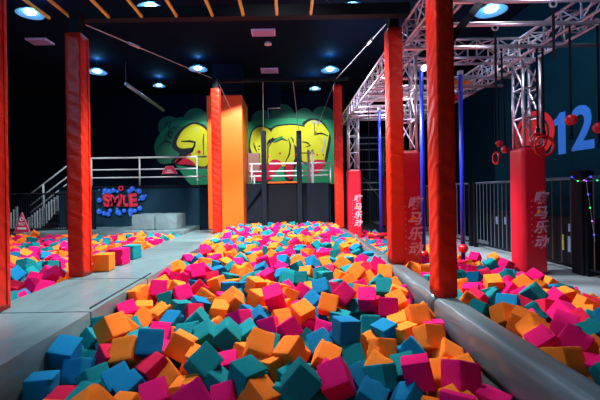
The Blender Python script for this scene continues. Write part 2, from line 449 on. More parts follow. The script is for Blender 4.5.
for q_ in [(190, 155, 1.4), (199, 152, 1.8), (184, 158, .9)]: discs_px('red_dot', [q_], M['gr'], 5.2)
poly_px('letter_outline', T5_((40, 185), (52, 135), (90, 113), (135, 125), (160, 112), (230, 105), (285, 112), (275, 105), (310, 82), (365, 93), (400, 150), (402, 190), (380, 285), (330, 330), (310, 290), (250, 290), (235, 358), (200, 350), (190, 290), (130, 362), (45, 358), (60, 290), (40, 240)), M['gk'], 3, 3)
poly_px('yellow_letter', T5_((46, 185), (58, 138), (92, 120), (130, 133), (145, 165), (120, 190), (118, 275), (75, 275), (48, 220)), M['gy'], 4)
poly_px('yellow_letter', T5_((140, 140), (165, 119), (230, 112), (285, 121), (288, 145), (240, 158), (236, 282), (118, 285), (122, 205), (160, 182), (190, 160), (150, 170)), M['gy'], 4.5, 4)
poly_px('yellow_letter', T5_((288, 112), (320, 90), (360, 101), (394, 142), (394, 165), (378, 250), (366, 272), (282, 274), (272, 240), (274, 200), (300, 195), (330, 160), (296, 145)), M['gy'], 4, 4)
poly_px('yellow_letter', T5_((225, 152), (290, 138), (325, 152), (338, 190), (300, 205), (262, 212), (236, 190)), M['gy'], 4.2, 4)
poly_px('red_patch', T5_((48, 292), (120, 286), (185, 288), (160, 330), (128, 355), (55, 355)), M['gr'], 5, 4)
poly_px('red_patch', T5_((202, 290), (236, 286), (234, 345), (214, 350), (203, 320)), M['gr'], 5, 4)
poly_px('red_patch', T5_((324, 272), (376, 268), (372, 300), (350, 322), (326, 322)), M['gr'], 5, 4)
poly_px('red_patch', T5_((130, 285), (140, 268), (158, 264), (180, 272), (184, 286)), M['gr'], 5.6, 4)
poly_px('green_wedge', T5_((140, 356), (170, 310), (188, 300), (200, 356)), M['g2'], 5.8, 3)
poly_px('green_wedge', T5_((146, 188), (165, 170), (190, 163), (180, 176)), M['g2'], 5.8, 3)
for q in (((215, 172), (224, 200), (220, 240), (200, 280)), ((225, 165), (235, 175), (237, 190)), ((275, 185), (300, 190), (312, 202), (290, 210)),
          ((340, 140), (330, 155), (345, 150), (365, 145)), ((60, 190), (66, 212), (75, 232)), ((150, 190), (190, 172), (212, 182)),
          ((122, 282), (124, 210), (140, 190)), ((272, 235), (330, 236), (330, 240)), ((330, 100), (332, 150)), ((392, 160), (370, 150), (340, 148))):
    line_px('black_stroke', T5_(*q), 1.5, M['gk'], 6)
poly_px('grey_highlight', T5_((372, 165), (380, 170), (378, 205), (366, 235), (362, 225), (372, 200)), M['gw'], 6, 3)
poly_px('grey_highlight', T5_((312, 95), (345, 93), (365, 103), (350, 106), (325, 104)), M['gw'], 6, 3)
for q_ in [(268.1, 156.2, 1.2), (280, 153.3, 1.0), (295.6, 154.7, 1.1), (317.2, 154.7, .9), (323.2, 154.7, 1.0)]: discs_px('red_dot', [q_], M['gr'], 6.4)
for q_ in [(254.8, 146.8, .9), (259.3, 146.1, .9), (258.9, 149.5, .8)]: discs_px('black_dot', [q_], M['gk'], 6.4)

# ------------------------------------------------------------------ the small graffiti on the platform front
YM2 = 14.13
sm = thing('wall_graffiti', 'small red SMILE graffiti with blue bubbles on the platform front', 'graffiti', at(122, 202, YM2))
def T6_(x, y): return (90 + x / 8.57, 180 + y / 8.57)
bub = [(80, 85, 8), (80, 172, 22), (78, 268, 24), (120, 285, 20), (155, 292, 20), (172, 262, 18), (130, 92, 24), (165, 98, 24), (200, 88, 20), (120, 120, 18), (235, 98, 14),
       (240, 275, 24), (255, 290, 16), (292, 262, 18), (232, 250, 14), (335, 95, 20), (362, 75, 22), (395, 90, 12), (420, 95, 24), (448, 150, 26), (476, 133, 12), (420, 170, 10),
       (425, 240, 22), (385, 262, 18), (350, 265, 26), (345, 290, 16), (330, 130, 10), (345, 300, 12)]
for i, (x, y, r) in enumerate(bub):
    for nm, k, m, dy in (('blue_bubble', 1.0, M['gb'], 0), ('bubble_highlight', .35, M['gb2'], .008)):
        bm = bmesh.new()
        u, v = T6_(x - (r * .2 if k < 1 else 0), y - (r * .3 if k < 1 else 0)); rr = r / 8.57 * k
        plate(bm, [at(u + rr * math.cos(t * PI / 10), v + rr * math.sin(t * PI / 10), YM2 - dy - i * .0002) for t in range(20)], .0001)
        P_(build(nm, bm, m), sm)
for ch, x, y, s, r in (('S', 148, 180, .60, -.15), ('M', 215, 180, .52, .08), ('I', 272, 178, .55, -.2), ('L', 300, 182, .50, .1), ('E', 368, 178, .62, -.08)):
    u, v = T6_(x, y); p = at(u, v, YM2)
    for nm, off, m, dy, sc in (('letter_outline', .060, M['gk'], .012, 1), ('letter', .032, M['gr'], .018, 1), ('letter_highlight', -.024, M['gp'], .024, .9)):
        o = text_obj(nm, ch, s * sc, m, None, p + Vector((0.01 if sc < 1 else 0, -dy, .02 if sc < 1 else 0)), (PI / 2, r, 0), extrude=.002, offset=off)
        P_(o, sm)
u, v = T6_(265, 72); bm = bmesh.new(); torus(bm, at(u, v, YM2 - .02), .075, .025, 'Y', 16, 6); P_(build('letter_crown', bm, M['gr']), sm)

# ------------------------------------------------------------------ railings on the platform
def railing(label, us, vtops, y, zb, xs):
    t = thing('platform_railing', label, 'railing', (xs[0], y, zb))
    for v in vtops:
        z = EYE - (v - CY) * y / F; bm = bmesh.new()
        tube(bm, (xs[0], y, z), (xs[1], y, z), .035 if v == vtops[0] else .028, 8); P_(build('rail', bm, M['rail'], smooth=True), t)
    zt = EYE - (vtops[0] - CY) * y / F
    for u in us:
        x = (u - CX) * y / F; bm = bmesh.new(); tube(bm, (x, y, zb), (x, y, zt), .032, 8); P_(build('rail_post', bm, M['rail'], smooth=True), t)
railing('silver three-bar railing on the platform left of the orange pillar', (92, 140, 197.5), (155.3, 167, 175), 14.35, 2.58, ((88 - CX) * 14.35 / F, (207 - CX) * 14.35 / F))
railing('silver railing on the platform behind the two black posts', (252, 310, 331, 337), (163.5, 171, 175.8), 14.35, 2.58, ((250 - CX) * 14.35 / F, 1.5))
bm = bmesh.new()
for u in (309, 313):
    x = (u - CX) * 14.3 / F; box(bm, x - .045, x + .045, 14.28, 14.33, 2.58, EYE + (194 - 150) * 14.3 / F)
one('gate_posts', 'pair of pale upright bars on the platform railing right of the black posts', 'gate', bm, M['cable'])
bm = bmesh.new(); p = at(254, 162, 15.2); box(bm, p.x - .28, p.x + .24, 15.1, 15.4, p.z - .42, p.z + .35, .03)
bq = thing('basketball_board', 'brownish square board on a thin stand behind the platform railing', 'board', (p.x, 15.2, 2.57))
P_(build('board', bm, M['brown']), bq)
bm = bmesh.new(); tube(bm, (p.x, 15.25, 2.57), (p.x, 15.25, p.z - .4), .03); P_(build('stand', bm, M['rail']), bq)

# front of the platform behind the central pit: black panels with an orange topped board
pn = thing('padded_barrier', 'black padded panelling at the far end of the central foam pit', 'panel', (-.2, 14.1, 1.13))
xa, xb, xc = at(247, 200, 14).x, at(297, 200, 14).x, at(329, 200, 14).x
for a, b, m in ((xa, (xa + xb) / 2 - .3, M['panel']), ((xa + xb) / 2 - .29, xb, M['black']), (xb + .01, xc, M['panel'])):
    bm = bmesh.new(); box(bm, a, b, 14.02, 14.12, 1.14, 2.60, .02); P_(build('barrier_pad', bm, m), pn)
bm = bmesh.new(); a, b = at(266, 182, 14).x, at(298, 182, 14).x; box(bm, a, b, 13.98, 14.14, 2.605, 2.66); P_(build('orange_edge', bm, M['orange']), pn)
bm = bmesh.new()
tube(bm, at(248, 207, 13.95), at(266, 182, 13.9), .05, 4)
one('leaning_strap', 'dark diagonal strap on the panelling beside the orange pillar', 'strap', bm, M['panel'])

# two hanging black posts with cables
for u, lab, cu in ((264.5, 'left of the two tall black posts in front of the yellow mural', 263), (299.8, 'right of the two tall black posts in front of the yellow mural', 293)):
    Yh = 13.75
    p = at(u, 200, Yh); zt = at(u, 131, Yh).z
    t = thing('black_post', lab, 'post', (p.x, Yh, 1.05), group='tall black posts before the mural')
    bm = bmesh.new(); box(bm, -.09, .09, -.09, .09, 0, zt - 1.05, .02); build('post_sleeve', bm, M['panel'], t)
    bm = bmesh.new(); q = at(cu, 80, 12.5); tube(bm, (0, 0, zt - 1.05), (q.x - p.x, 12.45 - Yh, 5.9 - 1.05), .008, 5); build('cable', bm, M['cable'], t)

# ------------------------------------------------------------------ stairs, left
Ys = 15.0
sx = lambda u: (u - CX) * Ys / F
sz = lambda v: EYE - (v - CY) * Ys / F
stt = thing('staircase', 'white railed metal stairs climbing to the platform behind the black fence', 'staircase', (sx(12), Ys, 1.0))
sa, sb = Vector((sx(20), Ys, 1.02)), Vector((sx(86), Ys, 2.57))
for dy in (0, 1.1):
    bm = bmesh.new(); a, b = sa + Vector((0, dy, 0)), sb + Vector((0, dy, 0))
    pts = [a + Vector((0, 0, -.02)), b + Vector((0, 0, -.22)), b, a + Vector((0, 0, .2))]
    plate(bm, [Vector(q) for q in pts], .05); P_(build('stringer', bm, M['steel']), stt)
for k in range(8):
    q = sa.lerp(sb, (k + .5) / 8); bm = bmesh.new(); box(bm, q.x - .15, q.x + .17, Ys + .05, Ys + 1.1, q.z + .0, q.z + .04); P_(build('tread', bm, M['rail']), stt)
for dv, r in ((0, .032), (11, .028), (18, .028), (24, .022)):
    bm = bmesh.new(); tube(bm, (sx(30), Ys, sz(190.5 + dv)), (sx(79), Ys, sz(154 + dv)), r, 8); P_(build('handrail', bm, M['rail'], smooth=True), stt)
for u in (43.5, 79):
    v = 190.5 - (u - 30) * .745; bm = bmesh.new(); tube(bm, (sx(u), Ys, sz(v)), (sx(u), Ys, sz(v + 42)), .035, 8); P_(build('newel_post', bm, M['rail'], smooth=True), stt)
for k in range(22):
    u = 12 + k * 2.9
    vt = max(190.5 - (u - 30) * .745 + 22, 192) if u > 20 else 200 + (20 - u)
    vb = min(232, 233 - (u - 33) * 1.0) if u > 33 else 232
    if vb - vt < 4: continue
    bm = bmesh.new(); box(bm, sx(u) - .028, sx(u) + .028, Ys - .07, Ys - .03, max(1.02, sz(vb)), sz(vt)); P_(build('baluster', bm, M['rail']), stt)

# ------------------------------------------------------------------ fences
def fence(label, p0, p1, z0, z1, n, mbar, grp=None, wide=None, rail_m=None):
    p0, p1 = Vector(p0), Vector(p1); d = p1 - p0
    t = thing('bar_fence', label, 'fence', (p0.x, p0.y, z0), group=grp)
    for z, r in ((z1, .03), (z0 + .12, .028)):
        bm = bmesh.new(); tube(bm, (p0.x, p0.y, z), (p1.x, p1.y, z), r, 4); P_(build('rail', bm, rail_m if (rail_m and z == z1) else M['steel']), t)
    for k in range(n):
        q = p0 + d * (k + .5) / n; bm = bmesh.new(); tube(bm, (q.x, q.y, z0 + .1), (q.x, q.y, z1), .012, 4); P_(build('bar', bm, mbar), t)
    for q in (p0, p1):
        bm = bmesh.new(); box(bm, q.x - .05, q.x + .05, q.y - .05, q.y + .05, z0, z1 + .04); P_(build('fence_post', bm, M['steel']), t)
    return t
yF = 12.85
fence('black bar fence at the back left in front of the stairs', ((6 - CX) * yF / F, yF, 0), ((68 - CX) * yF / F, yF, 0), 1.0, EYE - (190 - CY) * yF / F, 26, M['steel'])
fence('black bar fence between the left fence and the wall graffiti', ((68.5 - CX) * yF / F, yF + .1, 0), ((92 - CX) * yF / F, yF + .1, 0), 1.0, EYE - (190 - CY) * yF / F, 9, M['steel'])
barm = mat('fence_bar_bronze', (0.16, 0.11, 0.09), 0.4, 0.5); barg = mat('fence_bar_grey', (0.10, 0.16, 0.22), 0.45, 0.4)
fence('black fence with grey bars on the right, behind the ball poles', (5.34, 10.9, 0), (5.42, 8.85, 0), WR, 2.42, 12, barg, rail_m=barg)
fence('black fence with bronze bars at far right beside the wall', (5.42, 8.75, 0), (5.5, 7.3, 0), WR, 2.42, 6, barm, rail_m=barg)
fence('nearest black fence at the right edge, wound with coloured lights', (5.5, 7.0, 0), (5.52, 4.6, 0), WR, 2.42, 9, barm, rail_m=barg)
fence('distant black fence on the right between the two red pads', (5.2, 16.5, 0), (5.3, 11.1, 0), WR, 2.42, 22, barg, rail_m=barg)
t = thing('fence_pillar', 'thick black square fence pillar under the blue number', 'pillar', (5.5, 7.15, WR))
bm = bmesh.new(); box(bm, -.09, .09, -.13, .13, 0, 1.86, .01); build('pillar_body', bm, M['steel'], t)
bm = bmesh.new(); box(bm, -.12, .12, -.17, .17, 1.86, 1.95, .02); build('pillar_cap', bm, M['steel'], t)
# lower black equipment behind the bars, with lit and printed labels
cb = thing('control_cabinet', 'long black cabinet behind the right fence with small notices', 'cabinet', (5.9, 8, WR))
bm = bmesh.new(); box(bm, 5.75, 6.25, 4.6, 11.0, WR, 1.62, .02); P_(build('cabinet_body', bm, M['black']), cb)
noty = mat('notice_yellow', (0.55, 0.55, 0.12), 0.6); notw = mat('notice_blue_white', (0.22, 0.38, 0.55), 0.6)
for y, z, hy, hz, m in ((9.3, 1.38, .07, .12, noty), (9.75, 1.4, .05, .11, notw), (9.75, 1.12, .05, .09, noty), (10.1, 1.4, .05, .1, notw), (9.3, 1.55, .06, .05, notw),
                        (7.72, 1.42, .10, .08, notw), (7.72, 1.08, .12, .16, notw), (7.98, 1.1, .02, .16, noty), (10.5, 1.38, .06, .1, notw), (6.5, 1.42, .05, .03, notw)):
    bm = bmesh.new(); box(bm, 5.735, 5.75, y - hy, y + hy, z - hz, z + hz); P_(build('notice', bm, m), cb)
# fairy lights
fl = thing('string_lights', 'string of tiny coloured lights draped over the nearest right fence', 'string lights', (5.45, 6.5, 2.4))
cm = [mat('led_blue', (0.02, 0.04, 1.0), 0.4, emit=6), mat('led_green', (0.02, 0.9, 0.15), 0.4, emit=3), mat('led_violet', (0.4, 0.1, 0.9), 0.4, emit=3)]
rnd = random.Random(5); pr = None; wire = bmesh.new()
for k in range(26):
    y = 7.25 - k * .075 if k < 16 else 6.9 - (k - 16) * .02
    z = 2.44 - .09 * abs(math.sin(k * .55)) if k < 16 else 2.35 - (k - 16) * .12
    p = Vector((5.40, y, z)); 
    if pr: tube(wire, pr, p, .004, 4)
    pr = p
    if k % 2 == 0:
        bm = bmesh.new(); sphere(bm, p, .013, 8); P_(build('bulb', bm, cm[(k // 2) % 3]), fl)
P_(build('wire', wire, M['cable']), fl)

# ------------------------------------------------------------------ number and red disc on the right wall
nb = thing('wall_number', 'large blue number 12 painted on the dark right wall', 'number', (6.29, 8.4, 3.7))
bm = bmesh.new()
one_ = [(8.86, 3.02), (8.62, 3.02), (8.62, 3.98), (8.80, 3.98), (8.90, 3.88), (9.06, 3.82), (9.06, 3.68), (8.86, 3.72)]
f_ = [bm.verts.new((6.292, y, z)) for y, z in one_]; g_ = [bm.verts.new((6.299, y, z)) for y, z in one_]
bm.faces.new(f_); bm.faces.new(g_[::-1])
for i in range(8): bm.faces.new((f_[i], g_[i], g_[(i + 1) % 8], f_[(i + 1) % 8]))
P_(build('digit', bm, M['bluepaint']), nb)
for ch, ym, s in (('2', 8.12, 1.30),):
    o = text_obj('digit', ch, s, M['bluepaint'], None, (6.292, ym, 3.47), (PI / 2, 0, -PI / 2), extrude=.004, offset=.035)
    P_(o, nb)
dk = thing('wall_disc', 'big red disc painted on the wall left of the blue number', 'disc', (6.29, 9.75, 3.62))
bm = bmesh.new(); tube(bm, (0.0, 0, 0), (-.012, 0, 0), .60, 40); build('disc_face', bm, M['redlight'], dk).scale = (1, 1.32, 1)
bm = bmesh.new(); torus(bm, (-.018, 0, 0), .45, .02, 'X', 36, 6); build('disc_ring', bm, M['gk'], dk).scale = (1, 1.32, 1)

# ------------------------------------------------------------------ trusses
def truss(name, label, a, b, size, up=(0, 0, 1), grp=None, r=.026, cell=.42, cat='truss'):
    a, b = Vector(a), Vector(b); d = (b - a); L = d.length; d.normalize(); up = Vector(up); s = d.cross(up).normalized()
    t = thing(name, label, cat, a, group=grp); h = size / 2
    cs = [(s * i + up * j) * h for i, j in ((-1, -1), (1, -1), (1, 1), (-1, 1))]
    for c in cs:
        bm = bmesh.new(); tube(bm, c, d * L + c, r, 8); build('chord', bm, M['truss'], t, smooth=True)
    n = max(1, round(L / cell))
    for q in range(4):
        bm = bmesh.new(); c0, c1 = cs[q], cs[(q + 1) % 4]
        for k in range(n + 1):
            p = d * (L * k / n); tube(bm, p + c0, p + c1, r * .55, 6)
            if k < n:
                p2 = d * (L * (k + 1) / n); x, y = (c0, c1) if k % 2 == 0 else (c1, c0); tube(bm, p + x, p2 + y, r * .5, 6)
        build('lacing', bm, M['truss'], t)
    return t
ZT = EYE + 2.695; S_ = .35
truss('truss_beam', 'long silver truss running into the hall above the right ledge', (2.18, 4.6, ZT), (2.18, 14.0, ZT), S_)
truss('truss_beam', 'long silver truss running along the far right side above the pit', (4.585, 3.6, ZT), (4.585, 14.0, ZT), S_)
truss('truss_beam', 'silver cross truss joining the two long trusses above the nearest red pads', (2.38, 7.35, ZT), (4.39, 7.35, ZT), S_)
truss('truss_beam', 'silver cross truss at the far end of the ninja course', (2.38, 13.0, ZT), (4.39, 13.0, ZT), S_)
truss('truss_beam', 'silver truss along the far right end beyond the cross truss', (2.38, 10.6, ZT + .1), (4.39, 10.6, ZT + .1), .25, cell=.35)

CO = [(2.19, 7.12, 'silver truss column behind the tallest red post', 2.95),
      (4.62, 7.35, 'silver truss column left of the blue number, standing in the nearest red pad', 3.02),
      (2.20, 12.9, 'slim distant silver truss column left of the black climbing frame', 2.98),
      (4.62, 18.0, 'farthest silver truss column, mostly hidden behind the red post', 2.95)]
for x, y, lab, z in CO:
    truss('truss_column', lab, (x, y, z), (x, y, ZT - .2), .32, up=(1, 0, 0), cell=.5, r=.03, grp='truss columns of the ninja course')
# rungs
def bar(name, label, a, b, r, m, cat, grp=None):
    bm = bmesh.new(); tube(bm, a, b, r, 10); return one(name, label, cat, bm, m, grp, True)
ords = ['nearest', 'second', 'third', 'fourth', 'fifth', 'sixth', 'seventh', 'eighth', 'ninth', 'tenth', 'eleventh', 'twelfth']
ys_ = [5.0, 5.7, 6.6, 8.35, 9.05, 9.7, 10.3, 11.0, 11.7, 12.3]
for k, y in enumerate(ys_):
    bar('cross_pipe', ords[k] + ' silver pipe from the camera lying across the two long trusses', (2.05, y, EYE + 2.5), (4.75 if y > 9.5 else 5.6 if y < 7 else 5.12, y, EYE + 2.5), .035, M['truss'], 'pipe', 'cross pipes under the trusses')
# small boards held in the far trusses
for k, (x, y, z, m, lab) in enumerate(((4.15, 9.3, EYE + 2.62, M['orange'], 'small orange board tucked between the cross pipes'), (4.25, 9.9, EYE + 2.46, M['redplastic'], 'small red board hanging under the cross pipes'))):
    bm = bmesh.new(); box(bm, x - .25, x + .25, y - .15, y + .1, z - .08, z + .06, .01); one('hanging_board', lab, 'board', bm, m)

# ------------------------------------------------------------------ red column pads with logo
def pad(label, x, y, z0, z1, w_, logo=True, face='front'):
    t = thing('column_pad', label, 'column pad', (x, y, z0), group='red logo pads round the truss columns'); h = z1 - z0
    bm = bmesh.new(); box(bm, -w_ / 2, w_ / 2, -w_ / 2, w_ / 2, 0, h, .07, 5); build('pad_body', bm, M['pad'], t, smooth=False)
    bm = bmesh.new(); box(bm, -w_ / 2 + .05, w_ / 2 - .05, -w_ / 2 + .05, w_ / 2 - .05, h, h + .02); build('pad_top', bm, M['steel'], t)
    if logo:
        for k, ch in enumerate('嗨马乐动'):
            text_obj('logo_character', ch, .26, M['logo'], t, (.08, -w_ / 2 - .004, h - .98 - k * .275), (PI / 2, 0, 0), extrude=.002, offset=.006, shear=.25)
        for k in range(8):
            bm = bmesh.new(); box(bm, -.009, .009, -.002, .002, -.009, .009); build('logo_dot', bm, M['logo'], t, (-.08, -w_ / 2 - .002, h - 1.02 - k * .11))
        bm = bmesh.new(); plate(bm, smooth_loop([(.0, 0, -.03), (.07, 0, .02), (.10, 0, .0), (.03, 0, -.06)], 4), .002)
        build('logo_swoosh', bm, M['logoy'], t, (.0, -w_ / 2 - .012, h - 1.22))
    return t
ZP = .62
pad('nearest red column pad with pale characters, at right beside the walkway', 4.62, 7.35, ZP, EYE + .82, .46)
pad('red column pad with pale characters, just behind the right ledge post', 2.19, 7.12, ZP, EYE + .76, .44)
pad('bright crimson column pad with white characters beside the slim distant right post', 2.20, 12.9, ZP, EYE + .78, .44)
pad('distant red column pad seen left of the slim right post', 2.42, 19.8, ZP, EYE + .74, .5)
pad('distant red column pad seen behind the blue pole', 4.62, 18.0, ZP, EYE + .71, .46)

# ------------------------------------------------------------------ blue ball poles
for x, y, zt, zb, lab in ((3.6, 7.9, EYE + 2.5, 1.01, 'blue pole with red ball right of the tallest red post'), (2.68, 7.6, EYE + 2.5, .94, 'thick blue pole with red ball between the two near red posts'), (2.7, 11.2, EYE + 2.5, .93, 'farthest blue pole with red ball left of the ledge post')):
    t = thing('ball_pole', lab, 'pole', (x, y, .62), group='blue climbing poles')
    bm = bmesh.new(); tube(bm, (0, 0, 0), (0, 0, zt - .66), .042, 12); build('pole', bm, M['blue'], t, smooth=True)
    bm = bmesh.new(); sphere(bm, (0, 0, zb - .62), .10, 18); build('ball', bm, M['redplastic'], t, smooth=True)
    bm = bmesh.new(); tube(bm, (0, 0, zt - .70), (0, 0, zt - .62), .06, 10); build('clamp', bm, M['truss'], t)
lp = thing('swing_log', 'red horizontal log hanging at the farthest blue pole', 'log', (2.6, 11.1, .9))
bm = bmesh.new(); tube(bm, (2.28, 11.05, .93), (2.95, 11.05, .99), .06, 12); P_(build('log', bm, M['redplastic'], smooth=True), lp)
bm = bmesh.new(); tube(bm, (2.35, 11.05, .98), (2.35, 11.05, EYE + 2.5), .008, 5); P_(build('rope', bm, M['rope']), lp)

# ------------------------------------------------------------------ hanging rings and balls
def hang_ball(label, x, y, zc, ztop, r=.085, hook=True):
    t = thing('hanging_ball', label, 'hanging ball', (x, y, zc), group='red grip balls on black straps')
    bm = bmesh.new(); sphere(bm, (0, 0, 0), r, 16); build('ball', bm, M['redplastic'], t, smooth=True)
    bm = bmesh.new(); box(bm, -.014, .014, -.006, .006, r, ztop - zc); build('strap', bm, M['rope'], t)
    if hook:
        bm = bmesh.new(); tube(bm, (0, 0, -r - .13), (0, 0, -r + .02), .02, 6); torus(bm, (0, 0, -r - .17), .03, .012, 'Y', 12, 6); build('hook', bm, M['steel'], t)
def px3(u, v, Y): return at(u, v, Y)
p = px3(571, 120, 5.7); hang_ball('red grip ball hanging in front of the blue number', p.x, p.y, p.z, EYE + 2.52)
p = px3(599, 128, 5.7); hang_ball('red grip ball cut off by the right edge of the photo', p.x, p.y, p.z, EYE + 2.52)
p = px3(499, 143.5, 9.05); hang_ball('upper small red ball in the dark left of the truss column', p.x, p.y, p.z, EYE + 2.52, .085, False)
p = px3(505, 149.5, 8.35); hang_ball('lower small red ball just beside the truss column', p.x, p.y, p.z, EYE + 2.52, .085, False)
def hang_ring(label, c, R, r, zt, flat=1.0, ax='Y'):
    t = thing('hanging_ring', label, 'ring', c, group='red hand rings on black straps')
    bm = bmesh.new(); torus(bm, (0, 0, 0), R, r, ax, 28, 8, flat); build('ring', bm, M['redplastic'], t, smooth=True)
    bm = bmesh.new(); box(bm, -.018, .018, -.006, .006, R * flat - .02, zt - c[2]); build('strap', bm, M['rope'], t)
    bm = bmesh.new(); box(bm, -.03, .03, -.02, .02, R * flat - .04, R * flat + .10, .01); build('clamp', bm, M['steel'], t)
p = px3(544, 146, 6.6); hang_ring('larger red hand ring hanging beside the near truss column', p, .17, .026, EYE + 2.52)
p = px3(538, 141, 6.61); hang_ring('second red ring partly behind the larger hanging ring', p, .13, .025, EYE + 2.52)
p = px3(496, 158, 9.05); hang_ring('red ring seen edge-on below the two small red balls', p, .13, .03, EYE + 2.54, ax='X')
# bare black straps
for k, (u, v0, v1, Y, lab) in enumerate(((496, 14, 88, 5.7, 'black strap with shackle hanging left of the near truss column'), (502, 40, 84, 6.6, 'thin black strap just right of the shackle strap'),
                                        (554, 8, 60, 5.0, 'black strap hanging from the long right truss'), (597, 0, 32, 5.7, 'black strap at the top right corner'))):
    a, b = at(u, v0, Y), at(u, v1, Y); t = thing('hanging_strap', lab, 'strap', b, group='bare black hanging straps')
    L = max(EYE + 2.5 - b.z, .2)
    bm = bmesh.new(); box(bm, -.016, .016, -.006, .006, 0, L); build('strap', bm, M['rope'], t)
    bm = bmesh.new(); torus(bm, (0, 0, L - .05), .045, .013, 'Y', 14, 6); build('shackle', bm, M['cable'], t)

# ------------------------------------------------------------------ climbing frame at the far right
cf = thing('climbing_frame', 'black barred climbing frame with pale rails at the far end of the right pit', 'climbing frame', (4.2, 20.6, .6))
for k in range(24):
    x = 3.75 + k * .085; bm = bmesh.new(); tube(bm, (x, 20.6, .6), (x, 20.6, 5.4), .016, 4); P_(build('bar', bm, barg), cf)
for v in (139, 145, 151, 163, 171, 184, 191):
    z = EYE - (v - CY) * 20.5 / F; bm = bmesh.new(); tube(bm, (3.6, 20.5, z), (5.9, 20.5, z), .04 if v < 150 else .03, 6); P_(build('rail', bm, M['rail']), cf)
for x in (3.6, 5.9):
    bm = bmesh.new(); box(bm, x - .05, x + .05, 20.5, 20.65, .6, 5.6); P_(build('frame_post', bm, M['truss']), cf)
bm = bmesh.new(); tube(bm, at(363, 177, 20.46), at(380, 198, 20.46), .016, 5)
one('slack_rope', 'thin pale rope slanting across the black climbing frame', 'rope', bm, M['cable'])
bm = bmesh.new(); box(bm, 1.6, 1.9, 20.0, 21.9, 0, 3.0)
fl_ = slab('floor_far_right', 1.55, 4.86, 14.2, 21.9, 0.0, .58, M['floor']); bm.free()

# ------------------------------------------------------------------ ceiling lamps
lamps = [(30, 13, 8.9, .29, 'at the top left corner of the photo'), (151, 8, 8.8, .31, 'at the top, between the fourth and fifth yellow bars'), (352, 8, 8.8, .31, 'at the top centre, left of the right ledge post'),
         (491, 10, 8.0, .31, 'above the nearest silver cross pipes'), (97, 71.5, 13.2, .32, 'just right of the left red post'), (198, 68.5, 13.2, .32, 'above the orange pillar'),
         (330, 69.5, 13.2, .32, 'just left of the truss and above the slim far post'), (159, 85.5, 15.3, .24, 'lowest on the left, above the green graffiti'), (315, 88.5, 15.3, .24, 'lowest in the middle, above the yellow graffiti')]
for u, v, Y, R, lab in lamps:
    p = at(u, v, Y)
    t = thing('ceiling_lamp', 'round blue-white lamp ' + lab, 'ceiling lamp', p, group='high-bay ceiling lamps')
    # dome reflector: lathe
    bm = bmesh.new(); prof = [(.30, .16), (.55, .14), (.80, .05), (1.0, -.05), (1.02, -.07), (.97, -.05), (.78, .03), (.5, .10), (.28, .12)]
    n = 28; rings = [[bm.verts.new((R * a * math.cos(2 * PI * i / n), R * a * math.sin(2 * PI * i / n), R * b * 1.6)) for i in range(n)] for a, b in prof]
    for k in range(len(rings)):
        k2 = (k + 1) % len(rings)
        for i in range(n): bm.faces.new((rings[k][i], rings[k][(i + 1) % n], rings[k2][(i + 1) % n], rings[k2][i]))
    build('reflector', bm, M['lampglass'], t, smooth=True)
    bm = bmesh.new(); sphere(bm, (0, 0, R * .05), R * .42, 16, (1, 1, .42)); build('lamp_bulb', bm, M['lampcore'], t, smooth=True)
    bm = bmesh.new(); tube(bm, (0, 0, R * .2), (0, 0, R * .7), R * .3, 12); build('lamp_housing', bm, M['steel'], t)
    bm = bmesh.new(); tube(bm, (0, 0, R * .7), (0, 0, 7.0 - p.z), .006, 5); build('hanger', bm, M['steel'], t)
    l = bpy.data.lights.new('lamp_light', 'POINT'); l.energy = 26; l.color = (.12, .50, 1.0); l.shadow_soft_size = .12
    lo = bpy.data.objects.new('lamp_light', l); COL.objects.link(lo); lo.parent = t; lo.location = (0, 0, R * 1.15)
bm = bmesh.new(); sphere(bm, (0, 0, 0), .05, 12)
o = build('clip_lamp', bm, M['lampcore']); o.location = at(424, 68.5, 7.52); tag(o, 'tiny bright white lamp clipped at the top of the thick blue pole', 'lamp')

# ------------------------------------------------------------------ ceiling diffusers, ducts, cables
def diffuser(label, u, v, w_, d_):
    Y = (7.0 - EYE) * F / (CY - v); p = at(u, v, Y)
    t = thing('air_diffuser', label, 'air vent', (p.x, Y, 6.97), group='flat ceiling air vents')
    bm = bmesh.new(); box(bm, -w_ / 2, w_ / 2, -d_ / 2, d_ / 2, -.03, .02); build('vent_frame', bm, M['diff'], t)
    bm = bmesh.new()
    for k in range(5): box(bm, -w_ / 2 + .04, w_ / 2 - .04, -d_ / 2 + d_ * (k + .5) / 5 - .02, -d_ / 2 + d_ * (k + .5) / 5 + .02, -.045, -.03)
    build('vent_slats', bm, mat('vent_slat_violet', (0.45, 0.32, 0.52), 0.6), t)
diffuser('pale violet ceiling vent nearest the middle of the hall', 263.5, 31, .70, .42)
diffuser('pale violet ceiling vent farther back in the middle', 269.5, 69.5, .66, .5)
diffuser('pale violet ceiling vent left of the red ledge post', 40, 36.5, .62, .45)
diffuser('small distant ceiling vent left of the green graffiti', 141, 100, .62, .4)
bm = bmesh.new(); p = at(268, 42, 12.0); tube(bm, (p.x, 12.0, 6.93), (p.x, 12.0, 7.0), .12, 18, .09)
one('smoke_detector', 'small round smoke detector between the two middle ceiling vents', 'smoke detector', bm, M['diff'])
bm = bmesh.new(); tube(bm, at(126, 84, 13.5), at(163, 110, 16.5), .07, 10); q = at(126, 84, 13.5); tube(bm, q, (q.x, q.y, 6.99), .005, 4)
one('air_tube', 'pale slanting tube high up left of the orange pillar', 'tube', bm, M['cable'], smooth=True)
t = thing('hanging_duct', 'dark hanging duct with thin pale lower edge above the mural', 'duct', at(273, 97, 16))
p0, p1 = at(266, 108, 16), at(280, 84, 16)
bm = bmesh.new(); box(bm, p0.x, p1.x, 16, 16.4, p0.z, 7.0); P_(build('duct_body', bm, M['dark']), t)
